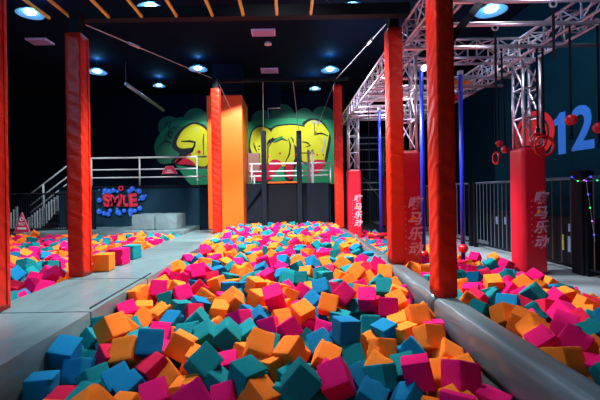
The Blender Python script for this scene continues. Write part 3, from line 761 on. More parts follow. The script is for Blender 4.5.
bm = bmesh.new(); tube(bm, at(268, 108.5, 15.97), at(280, 108, 15.97), .02, 5); tube(bm, at(268.5, 119, 15.97), at(268, 108.5, 15.97), .02, 5); P_(build('duct_edge', bm, M['cable']), t)
def cable(label, a, b, r=.010, tb=None):
    t = thing('tie_cable', label, 'cable', a, group='steel tie cables'); a, b = Vector(a), Vector(b)
    bm = bmesh.new(); tube(bm, (0, 0, 0), b - a, r, 6); build('cable', bm, M['cable'], t)
    if tb:
        bm = bmesh.new(); tube(bm, (b - a) * (tb - .03), (b - a) * (tb + .03), r * 3, 6); build('turnbuckle', bm, M['cable'], t)
cable('steel cable from the left red post to the far orange post', at(86, 25, 5.9), at(216, 80, 12.2), tb=.22)
cable('steel cable from the right ledge post to the slim far right post', at(386, 24, 6.5), at(336, 79, 12.4), tb=.2)
cable('short thin steel cable below the left tie cable', at(103, 24, 4.80 * F / 168.5), at(146, 62, 4.80 * F / 131), .008)
cable('thin steel cable dropping from the slim far right post towards the mural', at(334, 84, 12.9), at(316, 130, 17.5), .008)
cable('thin steel cable beside the slim far left post', at(219, 84, 12.0), at(232, 112, 13.25), .008)
cable('thin cable hanging from the ceiling above the middle of the beam', Vector((.75, 6.1, 5.17)), Vector((1.0, 9.4, 6.995)), .006)

# ------------------------------------------------------------------ warning signs
def tri_sign(label, c, w_, h_, y, flat=.0):
    t = thing('warning_sign', label, 'sign', c, group='red triangular warning signs')
    def shape(k): 
        tw = flat * k
        return [(-w_ / 2 * k, 0, -h_ / 2 * k), (w_ / 2 * k, 0, -h_ / 2 * k), (tw * w_ / 2 + .01, 0, h_ / 2 * k), (-tw * w_ / 2 - .01, 0, h_ / 2 * k)]
    bm = bmesh.new(); plate(bm, shape(1.0), .02); build('sign_border', bm, M['gp'], t)
    bm = bmesh.new(); plate(bm, shape(.90), .01); build('sign_face', bm, M['sign'], t, (0, -.012, -.004))
    text_obj('sign_text', 'NO', h_ * (.2 if not flat else .36), M['white'], t, (0, -.016, -h_ * .08), (PI / 2, 0, 0), extrude=.001, offset=.003)
    bm = bmesh.new(); box(bm, -w_ * .26, w_ * .26, -.018, -.014, -h_ * .34, -h_ * .24); build('sign_bar', bm, M['white'], t)
    if not flat:
        bm = bmesh.new(); torus(bm, (0, -.016, h_ * .16), h_ * .075, h_ * .018, 'Y', 16, 6); build('sign_symbol', bm, M['white'], t)
tri_sign('red triangular warning sign hanging on the black fence at left', at(22, 222.5, 12.7), .56, .68, 12.7)
tri_sign('red warning sign with cut-off top on the silver platform railing', at(169.5, 170, 14.295), .60, .30, 14.25, .42)

CUBES = """
P,339,2901,774,65,4,-34,66,215|c|pink foam cube right of middle in central pit, front
T,67,2830,805,31,25,60,-68,220|c|teal foam cube in middle of central pit, front, between teal and pink
P,1321,2973,757,5,56,79,-22,212|c|pink foam cube by the right ledge in central pit, near, orange on its left
P,990,2989,780,11,13,97,-5,215|c|pink foam cube by the right ledge in central pit, near, between teal and orange
B,-1977,3000,696,60,-1,4,79,203|c|blue foam cube by the left ledge in central pit, near, blue on its right
B,-2000,3367,820,68,21,-8,68,214|c|blue foam cube by the left ledge in central pit, near, teal on its right
T,-349,2953,782,-91,-11,-5,-37,215|c|teal foam cube in middle of central pit, near, between pink and orange
T,-734,3155,807,-76,-43,0,-46,215|c|teal foam cube left of middle in central pit, near, between orange and pink
O,-1740,3693,917,-76,-37,-24,-46,220|c|orange foam cube by the left ledge in central pit, near, between teal and orange
B,517,3641,891,97,-2,5,17,218|c|leftmost blue foam cube of those right of middle in central pit, near
O,-1461,3377,813,1,11,39,-90,213|c|orange foam cube by the left ledge in central pit, near, between crimson and blue
O,-293,3420,833,33,-91,1,20,215|c|orange foam cube in middle of central pit, near, between orange and teal
O,2,3342,801,86,-1,-27,40,212|c|orange foam cube in middle of central pit, near, between two teal ones, pink behind
O,2080,2903,892,8,-12,54,-82,200|r|orange foam cube in right pit, near beside the ledge, pink on its right
O,-245,2838,686,-18,87,39,-19,205|c|orange foam cube in middle of central pit, front
B,-1272,3424,868,-46,87,8,-11,219|c|blue foam cube left of middle in central pit, near, between orange and pink
T,-633,3729,831,-71,56,-24,-34,211|c|rightmost teal foam cube of those left of middle in central pit, fairly near
O,1304,3586,824,-15,-55,-78,21,211|c|leftmost orange foam cube of those by the right ledge in central pit, near
O,-1023,3534,806,61,-74,17,16,210|c|orange foam cube left of middle in central pit, near, between pink and orange
T,718,3073,701,12,37,89,-18,203|c|teal foam cube right of middle in central pit, near, between blue and teal
P,2368,3185,937,48,11,-50,-70,200|r|pink foam cube in right pit, near beside the ledge, between pink and orange
B,-1818,3261,705,-7,-13,-95,22,200|c|blue foam cube by the left ledge in central pit, near, between blue and teal
B,589,2878,645,-28,51,-2,-80,200|c|blue foam cube right of middle in central pit, front
R,-1168,3247,718,88,8,-24,38,202|c|crimson foam cube left of middle in central pit, near
P,-672,2565,794,32,6,44,-83,222|c|pink foam cube left of middle in central pit, front, between orange and teal
P,-1048,2913,648,17,-8,84,-48,200|c|pink foam cube left of middle in central pit, front, between blue and orange
P,2173,3257,882,32,-30,-56,-68,200|r|leftmost pink foam cube of those in right pit, near beside the ledge
P,-193,4489,981,14,-6,95,24,220|c|pink foam cube in middle of central pit, fairly near, between two orange ones
B,895,2894,614,41,-29,-11,84,192|c|blue foam cube by the right ledge in central pit, front
O,312,3442,713,-28,51,13,-79,200|c|orange foam cube right of middle in central pit, near, between blue and teal
O,832,3509,744,-9,-54,-80,19,202|c|orange foam cube right of middle in central pit, near, between two orange ones
B,-1420,3116,674,87,22,16,-38,200|c|blue foam cube by the left ledge in central pit, near, between teal and blue
B,-1248,2987,674,40,-8,-25,87,200|c|blue foam cube left of middle in central pit, near, between blue and pink
P,-494,2888,637,6,-69,-59,-39,200|c|pink foam cube in middle of central pit, front
O,-1321,2459,805,22,20,75,-57,221|c|orange foam cube left of middle in central pit, front, between teal and blue
P,930,4622,903,5,11,94,27,211|c|pink foam cube by the right ledge in central pit, fairly near, between teal and crimson
O,1369,4111,858,48,-87,0,-2,210|c|orange foam cube by the right ledge in central pit, fairly near, between two orange ones
T,-831,3737,812,-70,50,-17,-46,208|c|fourth-from-left teal foam cube of those left of middle in central pit, fairly near
T,561,3492,661,-3,-5,-30,94,210|c|teal foam cube right of middle in central pit, near, between two orange ones
O,136,4270,853,92,22,-8,27,208|c|orange foam cube right of middle in central pit, fairly near, between orange and blue
O,1408,3422,710,-32,73,59,-2,200|c|third-from-left orange foam cube of those by the right ledge in central pit, near
B,966,3920,754,6,-95,-26,-11,200|c|blue foam cube by the right ledge in central pit, fairly near
O,2263,3524,895,71,-43,-23,-50,203|r|orange foam cube in right pit, near beside the ledge, between orange and pink
O,2241,3977,890,-12,-58,-74,29,203|r|orange foam cube in right pit, near beside the ledge, between teal and orange
O,-3050,6220,1139,99,0,0,4,270|l|orange foam cube on the left ledge beside the red post
P,1488,2831,589,-32,68,24,60,210|c|pink foam cube by the right ledge in central pit, front, pink on its left
T,-1633,3138,677,91,-8,-28,-24,200|c|teal foam cube by the left ledge in central pit, near, between two blue ones
O,442,4457,892,-47,86,-14,-3,211|c|orange foam cube right of middle in central pit, fairly near, between blue and pink
O,-701,4626,914,73,-48,13,45,212|c|orange foam cube left of middle in central pit, fairly near, between orange and blue
P,-24,4014,763,49,-30,-4,81,200|c|pink foam cube in middle of central pit, fairly near, between two pink ones
T,-602,3072,659,43,68,52,25,200|c|teal foam cube in middle of central pit, near, between two teal ones
O,-176,3291,692,66,-64,20,-31,200|c|orange foam cube in middle of central pit, near, between two teal ones, orange behind
O,2285,3760,900,-16,90,37,2,204|r|orange foam cube in right pit, near beside the ledge, between two orange ones
P,1111,4314,890,11,-8,-55,81,212|c|pink foam cube by the right ledge in central pit, fairly near, between crimson and orange
P,657,4728,940,45,-79,32,21,214|c|pink foam cube right of middle in central pit, fairly near, between two orange ones
B,289,3706,736,-78,-23,-47,-31,200|c|blue foam cube right of middle in central pit, fairly near, between teal and blue
T,2936,4610,923,-78,39,-47,2,208|r|teal foam cube in right pit, fairly near middle
O,1172,3858,751,-97,5,11,-13,200|c|orange foam cube by the right ledge in central pit, fairly near, between blue and orange
O,1216,3155,664,63,15,-72,-20,210|c|orange foam cube by the right ledge in central pit, near, between two pink ones
O,-829,4495,825,-5,3,98,15,202|c|third-from-left orange foam cube of those left of middle in central pit, fairly near
O,-1977,4953,908,-73,60,-10,28,211|c|orange foam cube by the left ledge in central pit, halfway back, pink on its right
B,1108,3522,722,39,-22,-88,7,200|c|blue foam cube by the right ledge in central pit, near
B,509,3108,667,85,36,15,34,200|c|rightmost blue foam cube of those right of middle in central pit, near
P,-3040,6750,1144,99,0,0,-5,280|l|pink foam cube on the left ledge beside the red post
P,1092,2517,744,-6,22,95,-17,217|c|pink foam cube by the right ledge in central pit, front, between two orange ones
O,-1097,3254,644,28,27,-37,83,218|c|orange foam cube left of middle in central pit, near, between crimson and orange
R,-1764,2940,594,2,0,2,-99,209|c|crimson foam cube by the left ledge in central pit, front
O,-413,4782,877,64,-66,35,-11,206|c|orange foam cube in middle of central pit, fairly near, between blue and pink
P,-231,4071,766,70,37,45,40,200|c|pink foam cube in middle of central pit, fairly near, between teal and pink
T,2702,3414,882,-10,57,1,81,200|r|teal foam cube in right pit, near middle, pink on its left
B,-1364,4391,731,-18,8,25,-94,208|c|blue foam cube by the left ledge in central pit, fairly near
P,2637,3670,885,-76,46,40,-15,200|r|pink foam cube in right pit, near beside the ledge, between pink and crimson
O,-818,2971,660,66,6,-7,-73,203|c|orange foam cube left of middle in central pit, near, between orange and pink
T,-2000,3806,745,11,-57,62,-50,200|c|teal foam cube by the left ledge in central pit, fairly near, between blue and orange
R,-1613,3377,750,14,-38,71,-56,204|c|crimson foam cube by the left ledge in central pit, near
T,1249,5084,922,9,-5,-43,88,209|c|teal foam cube by the right ledge in central pit, halfway back, between pink and orange
P,-1405,4944,905,-29,7,-43,84,208|c|pink foam cube by the left ledge in central pit, halfway back, between teal and crimson
O,2812,5262,905,2,-12,-81,56,209|r|orange foam cube in right pit, fairly near middle, between two pink ones
P,-1776,5094,946,11,-15,49,-84,211|c|pink foam cube by the left ledge in central pit, halfway back, between two orange ones
P,2860,3961,899,53,81,17,-9,204|r|pink foam cube in right pit, near middle
P,-3574,5742,1012,-70,45,-17,-51,212|l|pink foam cube in left pit, near left of the post, between pink and orange
O,-1745,4484,741,-38,87,-10,-25,210|c|orange foam cube by the left ledge in central pit, fairly near, between teal and orange
B,414,4991,940,-3,18,34,-91,212|c|blue foam cube right of middle in central pit, halfway back, between orange and pink
O,-482,5216,942,14,-41,-89,2,211|c|orange foam cube in middle of central pit, halfway back, between blue and orange
P,-550,4082,838,19,26,92,-18,208|c|pink foam cube in middle of central pit, fairly near, between orange and blue
P,-1971,4592,796,-1,-62,-45,62,207|c|pink foam cube by the left ledge in central pit, fairly near, orange on its right
O,765,3292,664,-56,61,-1,-55,206|c|orange foam cube right of middle in central pit, near, between two teal ones
B,2379,4163,929,-39,38,-81,-15,210|r|blue foam cube in right pit, near beside the ledge
P,-573,3336,680,65,2,-13,73,212|c|pink foam cube in middle of central pit, near
T,882,4224,721,-5,2,53,-83,210|c|teal foam cube by the right ledge in central pit, fairly near
O,-1539,4554,778,71,-52,-43,17,203|c|orange foam cube by the left ledge in central pit, fairly near, between orange and blue
T,983,3256,677,83,-47,-7,-25,207|c|teal foam cube by the right ledge in central pit, near
O,1288,4558,879,-3,-23,-29,92,209|c|orange foam cube by the right ledge in central pit, fairly near, between two pink ones
T,2101,4199,863,19,80,-53,-15,200|r|teal foam cube in right pit, near beside the ledge, orange on its right
T,-1050,4285,784,90,1,42,-1,200|c|teal foam cube left of middle in central pit, fairly near, between crimson and orange
P,-1404,4064,709,2,-6,36,-92,211|c|pink foam cube by the left ledge in central pit, fairly near, between blue and orange
T,-1559,2900,644,21,-76,-1,60,207|c|teal foam cube by the left ledge in central pit, front
T,-430,3883,765,-60,-59,-48,21,212|c|teal foam cube in middle of central pit, fairly near, between teal and orange
P,-1440,5949,1001,14,-2,48,-86,214|c|rightmost pink foam cube of those by the left ledge in central pit, halfway back
B,-351,4285,791,-64,16,38,-63,200|c|blue foam cube in middle of central pit, fairly near, between pink and orange
T,824,4746,741,20,-7,43,87,200|c|teal foam cube right of middle in central pit, fairly near, between orange and pink
O,-1100,5697,868,11,57,-13,79,200|c|orange foam cube left of middle in central pit, halfway back, between two blue ones
P,3282,4666,847,-23,-24,74,-56,200|r|pink foam cube in right pit, fairly near middle, between teal and orange
O,-1233,2776,619,52,17,2,-82,204|c|orange foam cube left of middle in central pit, front, between blue and pink
O,-107,4246,780,31,-48,-79,-18,200|c|orange foam cube in middle of central pit, fairly near, between blue and orange
O,1176,4135,761,28,58,-55,-51,209|c|orange foam cube by the right ledge in central pit, fairly near, between pink and orange
O,3352,4305,854,96,1,24,-10,210|r|orange foam cube in right pit, fairly near middle, between pink and crimson
O,1016,5860,974,46,-78,37,12,211|c|orange foam cube by the right ledge in central pit, halfway back, between teal and crimson
T,-3060,7350,1134,98,0,0,-12,260|l|teal foam cube on the left ledge beside the red post
B,292,4869,811,-4,-58,57,-57,200|c|blue foam cube right of middle in central pit, halfway back, between pink and orange
B,-4359,5999,982,-9,-35,-76,53,209|l|blue foam cube in left pit, near left of the post
T,2137,2500,950,-75,30,-14,-55,204|r|teal foam cube in right pit, near beside the ledge, orange on its left
T,-1342,4645,811,59,-67,33,-27,200|c|teal foam cube left of middle in central pit, fairly near, between teal and crimson
T,2596,4092,867,-27,-15,-91,23,200|r|teal foam cube in right pit, near beside the ledge, between orange and crimson
O,3216,5277,880,-43,73,-49,-13,208|r|orange foam cube in right pit, fairly near middle, between pink and orange, pink behind
O,-855,3407,703,96,11,19,-5,207|c|orange foam cube left of middle in central pit, near, between orange and teal
O,1423,5704,979,14,-5,-42,89,212|c|orange foam cube by the right ledge in central pit, halfway back, pink on its left
O,789,3856,651,60,66,-5,-42,200|c|orange foam cube right of middle in central pit, fairly near, between blue and orange
R,-1137,4481,798,-31,-91,-24,0,200|c|crimson foam cube left of middle in central pit, fairly near
P,2478,3433,887,52,-73,35,-23,200|r|second-from-left pink foam cube of those in right pit, near beside the ledge
R,2877,4235,862,18,97,-3,-12,200|r|crimson foam cube in right pit, fairly near middle, between teal and pink
T,-1605,4974,833,22,72,64,-1,200|c|teal foam cube by the left ledge in central pit, halfway back
T,-4572,6565,1026,-11,-3,-96,23,213|l|teal foam cube in left pit, halfway back left of the post, between orange and teal
B,-1141,4720,818,92,4,20,29,200|c|blue foam cube left of middle in central pit, fairly near
T,166,5906,876,86,50,-4,-3,200|c|teal foam cube right of middle in central pit, halfway back, between two teal ones
P,-355,6061,882,10,-93,-28,-16,200|c|pink foam cube in middle of central pit, halfway back, between pink and blue
P,3890,6066,798,-6,51,78,34,200|r|pink foam cube in right pit, far walkway side, orange on its left
P,363,3980,736,24,91,-29,-12,210|c|pink foam cube right of middle in central pit, fairly near, between pink and blue
O,-27,5016,841,-41,-42,-71,-36,200|c|orange foam cube in middle of central pit, halfway back, between two pink ones
B,2906,5981,801,-54,-63,7,-54,200|r|blue foam cube in right pit, far middle
R,2345,4778,843,39,-13,-58,-69,200|r|crimson foam cube in right pit, fairly near beside the ledge
T,2559,4763,844,28,-71,-56,30,200|r|teal foam cube in right pit, fairly near beside the ledge
T,-1058,3855,770,-34,93,0,6,201|c|teal foam cube left of middle in central pit, fairly near, between orange and teal
T,-46,2905,639,-43,55,-58,-40,200|c|teal foam cube in middle of central pit, front, between orange and teal
O,2556,3185,834,81,-25,-41,-30,200|r|orange foam cube in right pit, near beside the ledge, between pink and orange
T,-63,5846,874,61,40,-17,65,200|c|teal foam cube in middle of central pit, halfway back
P,170,5181,847,-55,33,-6,76,200|c|pink foam cube right of middle in central pit, halfway back, between orange and blue
O,3472,4834,828,47,-56,-55,38,208|r|orange foam cube in right pit, fairly near middle, between pink and orange, teal behind
P,-3754,5525,897,1,40,-17,-89,200|l|pink foam cube in left pit, near left of the post, between crimson and pink
O,-2000,6780,911,44,-64,59,16,200|c|orange foam cube by the left ledge in central pit, far, teal on its right
O,2176,4637,848,91,-7,30,-23,200|r|orange foam cube in right pit, fairly near beside the ledge
T,3919,7415,755,40,-62,-59,30,200|r|teal foam cube in right pit, far walkway side, pink on its right
O,863,6263,1017,52,-76,34,11,214|c|orange foam cube right of middle in central pit, far, between two teal ones, orange behind
R,2845,3741,875,-11,31,22,-91,200|r|crimson foam cube in right pit, near middle
P,-3478,5402,888,-27,57,27,-71,207|l|pink foam cube in left pit, near left of the post, pink on its left
R,-1312,5450,858,36,-21,90,-6,200|c|crimson foam cube left of middle in central pit, halfway back, between pink and orange
P,2963,5128,830,25,-68,-62,25,200|r|pink foam cube in right pit, fairly near middle, between orange and pink
R,-3917,5386,897,-71,-15,-3,-67,200|l|crimson foam cube in left pit, near left of the post
T,539,5961,878,61,34,58,-39,200|c|teal foam cube right of middle in central pit, halfway back, between teal and orange
O,-437,3598,667,58,-75,26,-7,207|c|orange foam cube in middle of central pit, near, between teal and orange
O,1222,2822,607,82,12,8,-54,210|c|orange foam cube by the right ledge in central pit, front, between orange and pink
P,4196,7387,754,71,-63,4,26,200|r|pink foam cube in right pit, far walkway side, teal on its left
O,-1846,4764,763,82,0,7,-56,210|c|orange foam cube by the left ledge in central pit, fairly near, between two pink ones
B,-849,5248,891,80,-6,-3,-58,208|c|blue foam cube left of middle in central pit, halfway back, between orange and blue
T,552,4352,740,-97,0,-8,16,216|c|teal foam cube right of middle in central pit, fairly near, between orange and teal
P,193,4272,720,-72,53,-25,-34,207|c|pink foam cube right of middle in central pit, fairly near, between orange and pink
T,-1826,3480,667,-4,13,-46,87,215|c|teal foam cube by the left ledge in central pit, near, between blue and crimson
O,-1141,5030,841,72,50,-28,36,200|c|orange foam cube left of middle in central pit, halfway back, between crimson and orange
T,7,3130,654,90,10,11,-38,205|c|teal foam cube in middle of central pit, near, between orange and teal
O,1455,3219,656,-62,-10,28,-71,208|c|rightmost orange foam cube of those by the right ledge in central pit, near
T,173,4076,586,-24,-38,34,82,211|c|teal foam cube right of middle in central pit, fairly near, between orange and blue
P,2465,5164,829,-48,-12,2,85,200|r|pink foam cube in right pit, fairly near beside the ledge
O,1199,5843,862,-85,-43,17,-21,200|c|orange foam cube by the right ledge in central pit, halfway back, between orange and teal
P,1432,6254,1006,56,-75,30,7,213|c|pink foam cube by the right ledge in central pit, far, teal on its left
O,-746,6186,890,44,59,-4,66,200|c|orange foam cube left of middle in central pit, halfway back, between orange and teal
P,4092,8406,720,-30,-39,-16,84,200|r|pink foam cube in right pit, far walkway side
B,405,6823,913,7,-33,34,-87,200|c|blue foam cube right of middle in central pit, far
O,883,5737,859,50,-81,-23,-14,200|c|orange foam cube by the right ledge in central pit, halfway back, between two orange ones
P,2315,2740,864,-8,-18,6,97,206|r|rightmost pink foam cube of those in right pit, near beside the ledge
O,2116,6567,844,-8,-20,87,-41,209|r|orange foam cube in right pit, far beside the ledge, orange on its right
O,267,6312,856,76,10,-29,56,209|c|orange foam cube right of middle in central pit, far, between two teal ones, blue behind
P,1491,3972,749,71,4,68,-11,200|c|pink foam cube by the right ledge in central pit, fairly near, orange on its left
T,119,6637,905,-93,4,23,24,200|c|teal foam cube in middle of central pit, far
T,187,2913,623,-44,11,-40,-79,200|c|teal foam cube right of middle in central pit, front
B,-127,7155,923,30,-55,75,15,200|c|blue foam cube in middle of central pit, far, between pink and orange
T,3497,6133,796,63,-45,62,0,200|r|teal foam cube in right pit, far middle, between pink and blue
R,2726,4528,826,-80,33,46,11,210|r|crimson foam cube in right pit, fairly near middle, between blue and teal
P,3195,6791,774,11,8,-98,9,200|r|pink foam cube in right pit, far middle, between pink and blue
R,1243,6125,943,-36,9,-86,-34,213|c|crimson foam cube by the right ledge in central pit, halfway back
P,-4031,6023,900,-71,13,-27,-62,200|l|pink foam cube in left pit, near left of the post, between teal and pink
O,1365,4847,893,-20,-3,68,-69,201|c|orange foam cube by the right ledge in central pit, halfway back, between teal and pink
P,-1632,5928,879,-12,-20,60,-75,200|c|fifth-from-left pink foam cube of those by the left ledge in central pit, halfway back
O,-1524,5176,913,18,-49,34,77,203|c|orange foam cube by the left ledge in central pit, halfway back, between orange and pink
O,617,6914,917,2,21,-90,-35,200|c|orange foam cube right of middle in central pit, far, between blue and teal
O,785,5927,879,-66,-67,-30,1,200|c|orange foam cube right of middle in central pit, halfway back
P,-476,6744,987,46,-39,-61,-50,211|c|pink foam cube in middle of central pit, far, between orange and pink
R,-1260,6122,851,-51,62,-23,54,208|c|crimson foam cube left of middle in central pit, halfway back, between pink and blue
B,-485,6531,901,-5,51,-11,84,200|c|blue foam cube in middle of central pit, far, between two pink ones
T,-963,5978,858,59,-72,30,-16,207|c|leftmost teal foam cube of those left of middle in central pit, halfway back
O,155,7158,908,33,82,-41,15,210|c|orange foam cube right of middle in central pit, far, between two blue ones
O,-1752,3945,812,6,37,-36,84,205|c|orange foam cube by the left ledge in central pit, fairly near, between orange and teal
T,-4326,6856,947,94,-9,-10,-27,210|l|teal foam cube in left pit, halfway back left of the post, between teal and pink
B,3077,3656,955,21,-64,-54,-48,202|r|blue foam cube in right pit, near middle
O,4264,6243,647,46,3,87,2,200|r|orange foam cube in right pit, far walkway side, pink on its left
T,505,6173,887,-52,47,-69,-13,200|c|teal foam cube right of middle in central pit, halfway back, between orange and crimson
P,2340,3036,784,88,19,6,-41,188|r|fifth-from-left pink foam cube of those in right pit, near beside the ledge
O,2493,5556,816,63,-19,-74,-1,200|r|orange foam cube in right pit, far beside the ledge, pink on its right
O,3618,5562,743,-53,-10,83,1,210|r|orange foam cube in right pit, far walkway side, between teal and orange
P,-175,6511,900,-55,-30,-76,-4,200|c|pink foam cube in middle of central pit, far, between pink and teal
P,1286,6746,961,16,-41,-35,82,207|c|pink foam cube by the right ledge in central pit, far, between two teal ones
P,-2000,7414,924,-14,37,-79,44,200|c|pink foam cube by the left ledge in central pit, far, blue on its right
O,3144,4059,820,-37,-24,85,-24,209|r|orange foam cube in right pit, near middle
B,-1211,6369,895,57,-29,-62,-44,200|c|blue foam cube left of middle in central pit, far
P,-1797,6061,864,64,37,-43,51,200|c|third-from-left pink foam cube of those by the left ledge in central pit, halfway back
B,-141,6046,885,-70,37,-43,41,200|c|blue foam cube in middle of central pit, halfway back
O,-1514,6734,981,5,-72,-25,-63,206|c|orange foam cube by the left ledge in central pit, far, between orange and blue
O,1254,8639,937,-79,56,17,-8,200|c|orange foam cube by the right ledge in central pit, far end
T,-1971,3999,836,79,-8,-18,-56,203|c|teal foam cube by the left ledge in central pit, fairly near, orange on its right
T,-241,3773,694,-70,34,19,58,208|c|teal foam cube in middle of central pit, fairly near, between two orange ones
O,-1188,6989,919,-11,-32,-59,-72,200|c|orange foam cube left of middle in central pit, far, between blue and pink
B,331,4587,698,-18,10,-89,-39,200|c|blue foam cube right of middle in central pit, fairly near, between two orange ones
B,-645,5340,873,87,-4,-8,-47,209|c|blue foam cube left of middle in central pit, halfway back, between blue and orange
O,4375,8151,728,44,71,48,-24,200|r|orange foam cube in right pit, far walkway side
B,1413,8061,984,-50,-20,83,-6,208|c|blue foam cube by the right ledge in central pit, far end
T,-4398,6422,900,69,-19,-32,60,200|l|second-from-left teal foam cube of those in left pit, halfway back left of the post
P,-18,8042,930,-31,88,9,-31,200|c|pink foam cube in middle of central pit, far end
O,-732,7307,923,-36,38,80,26,200|c|orange foam cube left of middle in central pit, far, between teal and pink
O,2325,6423,857,76,0,0,63,210|r|orange foam cube in right pit, far beside the ledge, orange on its left
P,-2000,6102,893,-64,60,-25,-38,200|c|pink foam cube by the left ledge in central pit, halfway back, pink on its right
T,911,7832,928,-13,77,-29,-54,200|c|teal foam cube by the right ledge in central pit, far, between pink and crimson
R,1035,4770,771,44,-16,-16,86,200|c|crimson foam cube by the right ledge in central pit, fairly near
O,960,4964,891,92,-6,12,34,201|c|orange foam cube by the right ledge in central pit, halfway back, between teal and orange
P,1475,5035,825,-1,-36,-70,60,201|c|pink foam cube by the right ledge in central pit, halfway back, orange on its left
O,-5708,8165,971,85,21,-45,-8,200|l|orange foam cube in left pit, halfway back left of the post
B,-5294,8212,900,-3,35,-82,43,200|l|blue foam cube in left pit, halfway back left of the post, between two pink ones
O,-869,6362,901,-59,-70,-37,-9,200|c|orange foam cube left of middle in central pit, far, between teal and orange
T,-1741,4156,727,-37,-77,23,44,206|c|teal foam cube by the left ledge in central pit, fairly near, between two orange ones
O,-337,8285,1009,27,-73,-4,61,211|c|orange foam cube in middle of central pit, far end
R,3195,6301,790,-25,63,43,-58,200|r|crimson foam cube in right pit, far middle
P,-940,6793,937,-94,-21,-11,-21,203|c|pink foam cube left of middle in central pit, far
R,-1807,8082,931,91,26,-28,3,200|c|crimson foam cube by the left ledge in central pit, far end
R,3524,4507,807,33,-39,4,-85,203|r|crimson foam cube in right pit, fairly near walkway side
O,-833,4186,715,7,-49,-68,52,208|c|orange foam cube left of middle in central pit, fairly near, between two teal ones
T,-1485,3734,763,54,-57,34,50,208|c|teal foam cube by the left ledge in central pit, fairly near, between orange and blue
O,-917,4784,803,-55,77,-18,24,211|c|leftmost orange foam cube of those left of middle in central pit, fairly near
T,-1073,3618,575,-50,-69,-46,-19,202|c|teal foam cube left of middle in central pit, near, between two orange ones
O,1420,5305,868,37,57,71,-14,210|c|orange foam cube by the right ledge in central pit, halfway back, teal on its left
T,1283,5554,856,47,-76,-42,-2,203|c|teal foam cube by the right ledge in central pit, halfway back, between orange and teal
B,-1444,5853,809,58,-5,7,-80,200|c|blue foam cube by the left ledge in central pit, halfway back
P,139,9060,1014,36,71,-51,-30,211|c|pink foam cube right of middle in central pit, far end
T,-3441,4587,936,-27,-43,76,37,205|l|teal foam cube in left pit, near left of the post
B,-1786,7396,924,-2,89,-14,41,200|c|blue foam cube by the left ledge in central pit, far, between pink and orange
P,-1410,7252,949,87,3,-22,42,203|c|pink foam cube by the left ledge in central pit, far, between pink and orange
T,845,8879,939,-70,63,24,-19,200|c|teal foam cube right of middle in central pit, far end, between teal and orange
B,-506,4433,778,-74,-58,-1,31,206|c|blue foam cube in middle of central pit, fairly near, between two orange ones
T,-614,5705,878,62,50,16,57,212|c|rightmost teal foam cube of those left of middle in central pit, halfway back
P,-324,7069,921,66,32,49,45,200|c|pink foam cube in middle of central pit, far, between pink and blue
O,991,2659,611,53,23,8,80,200|c|orange foam cube by the right ledge in central pit, front, between blue and pink
T,629,9125,941,77,3,-41,-47,200|c|teal foam cube right of middle in central pit, far end, between crimson and teal
O,355,7752,963,-68,-20,55,-41,204|c|orange foam cube right of middle in central pit, far, between teal and pink
P,530,5187,871,-50,44,71,19,202|c|pink foam cube right of middle in central pit, halfway back, between blue and pink
T,3041,3840,831,4,47,-29,-82,206|r|teal foam cube in right pit, near middle, between crimson and blue
T,1374,7789,928,-40,38,59,57,200|c|teal foam cube by the right ledge in central pit, far, between pink and blue
O,-1454,8060,957,37,-67,62,7,201|c|orange foam cube by the left ledge in central pit, far end, between orange and crimson
T,-6444,9545,956,-21,-8,-96,10,212|l|teal foam cube in left pit, far left of the post, between teal and pink
P,-65,5402,816,-19,-61,63,41,213|c|pink foam cube in middle of central pit, halfway back, between orange and teal
T,-921,7119,956,-18,39,-6,89,209|c|teal foam cube left of middle in central pit, far
P,-4272,7116,900,71,40,39,41,200|l|pink foam cube in left pit, halfway back left of the post, between teal and orange
T,-4640,7049,900,2,25,83,-49,200|l|third-from-left teal foam cube of those in left pit, halfway back left of the post
O,-5072,8455,900,61,-37,-68,-11,200|l|orange foam cube in left pit, far left of the post, orange on its left
O,-812,8220,987,35,-69,-28,55,208|c|orange foam cube left of middle in central pit, far end
P,-1254,3579,711,70,0,10,-69,201|c|pink foam cube left of middle in central pit, near
O,-7946,11839,1057,-31,34,-5,87,205|l|orange foam cube in left pit, far left of the post
P,-6187,9153,900,1,-58,-49,-64,200|l|pink foam cube in left pit, far left of the post, between orange and teal
P,979,5442,816,-46,-33,36,-73,212|c|pink foam cube by the right ledge in central pit, halfway back, between two orange ones
P,3497,6367,788,79,3,53,-28,200|r|pink foam cube in right pit, far middle, between crimson and teal
T,-7329,10796,978,97,-6,8,-16,211|l|teal foam cube in left pit, far left of the post, between orange and pink
O,-350,7827,928,-1,44,-68,57,200|c|orange foam cube in middle of central pit, far
T,943,6069,912,44,-37,-68,44,212|c|teal foam cube by the right ledge in central pit, halfway back, between two orange ones
P,2588,7305,806,60,-45,-16,-62,207|r|pink foam cube in right pit, far beside the ledge
P,2950,4820,828,-14,-73,44,48,203|r|pink foam cube in right pit, fairly near middle, between pink and teal
O,-767,6551,901,-1,40,-65,-63,200|c|orange foam cube left of middle in central pit, far, between orange and pink
O,-115,4592,800,-66,40,-54,-30,210|c|orange foam cube in middle of central pit, fairly near, between two pink ones
T,-1073,8542,935,36,48,58,53,200|c|teal foam cube left of middle in central pit, far end
P,688,7679,926,57,46,50,-43,200|c|pink foam cube right of middle in central pit, far
B,1488,7190,974,62,3,-2,-77,210|c|blue foam cube by the right ledge in central pit, far
P,3154,5505,818,-63,-45,12,-61,200|r|pink foam cube in right pit, far middle, between two orange ones
T,2782,6159,795,-63,-22,33,65,200|r|teal foam cube in right pit, far middle, between teal and blue
P,-1625,6169,926,13,-13,-62,-75,200|c|pink foam cube by the left ledge in central pit, halfway back, between orange and pink
T,4157,5744,648,-50,22,-80,-20,203|r|teal foam cube in right pit, far walkway side, blue on its left
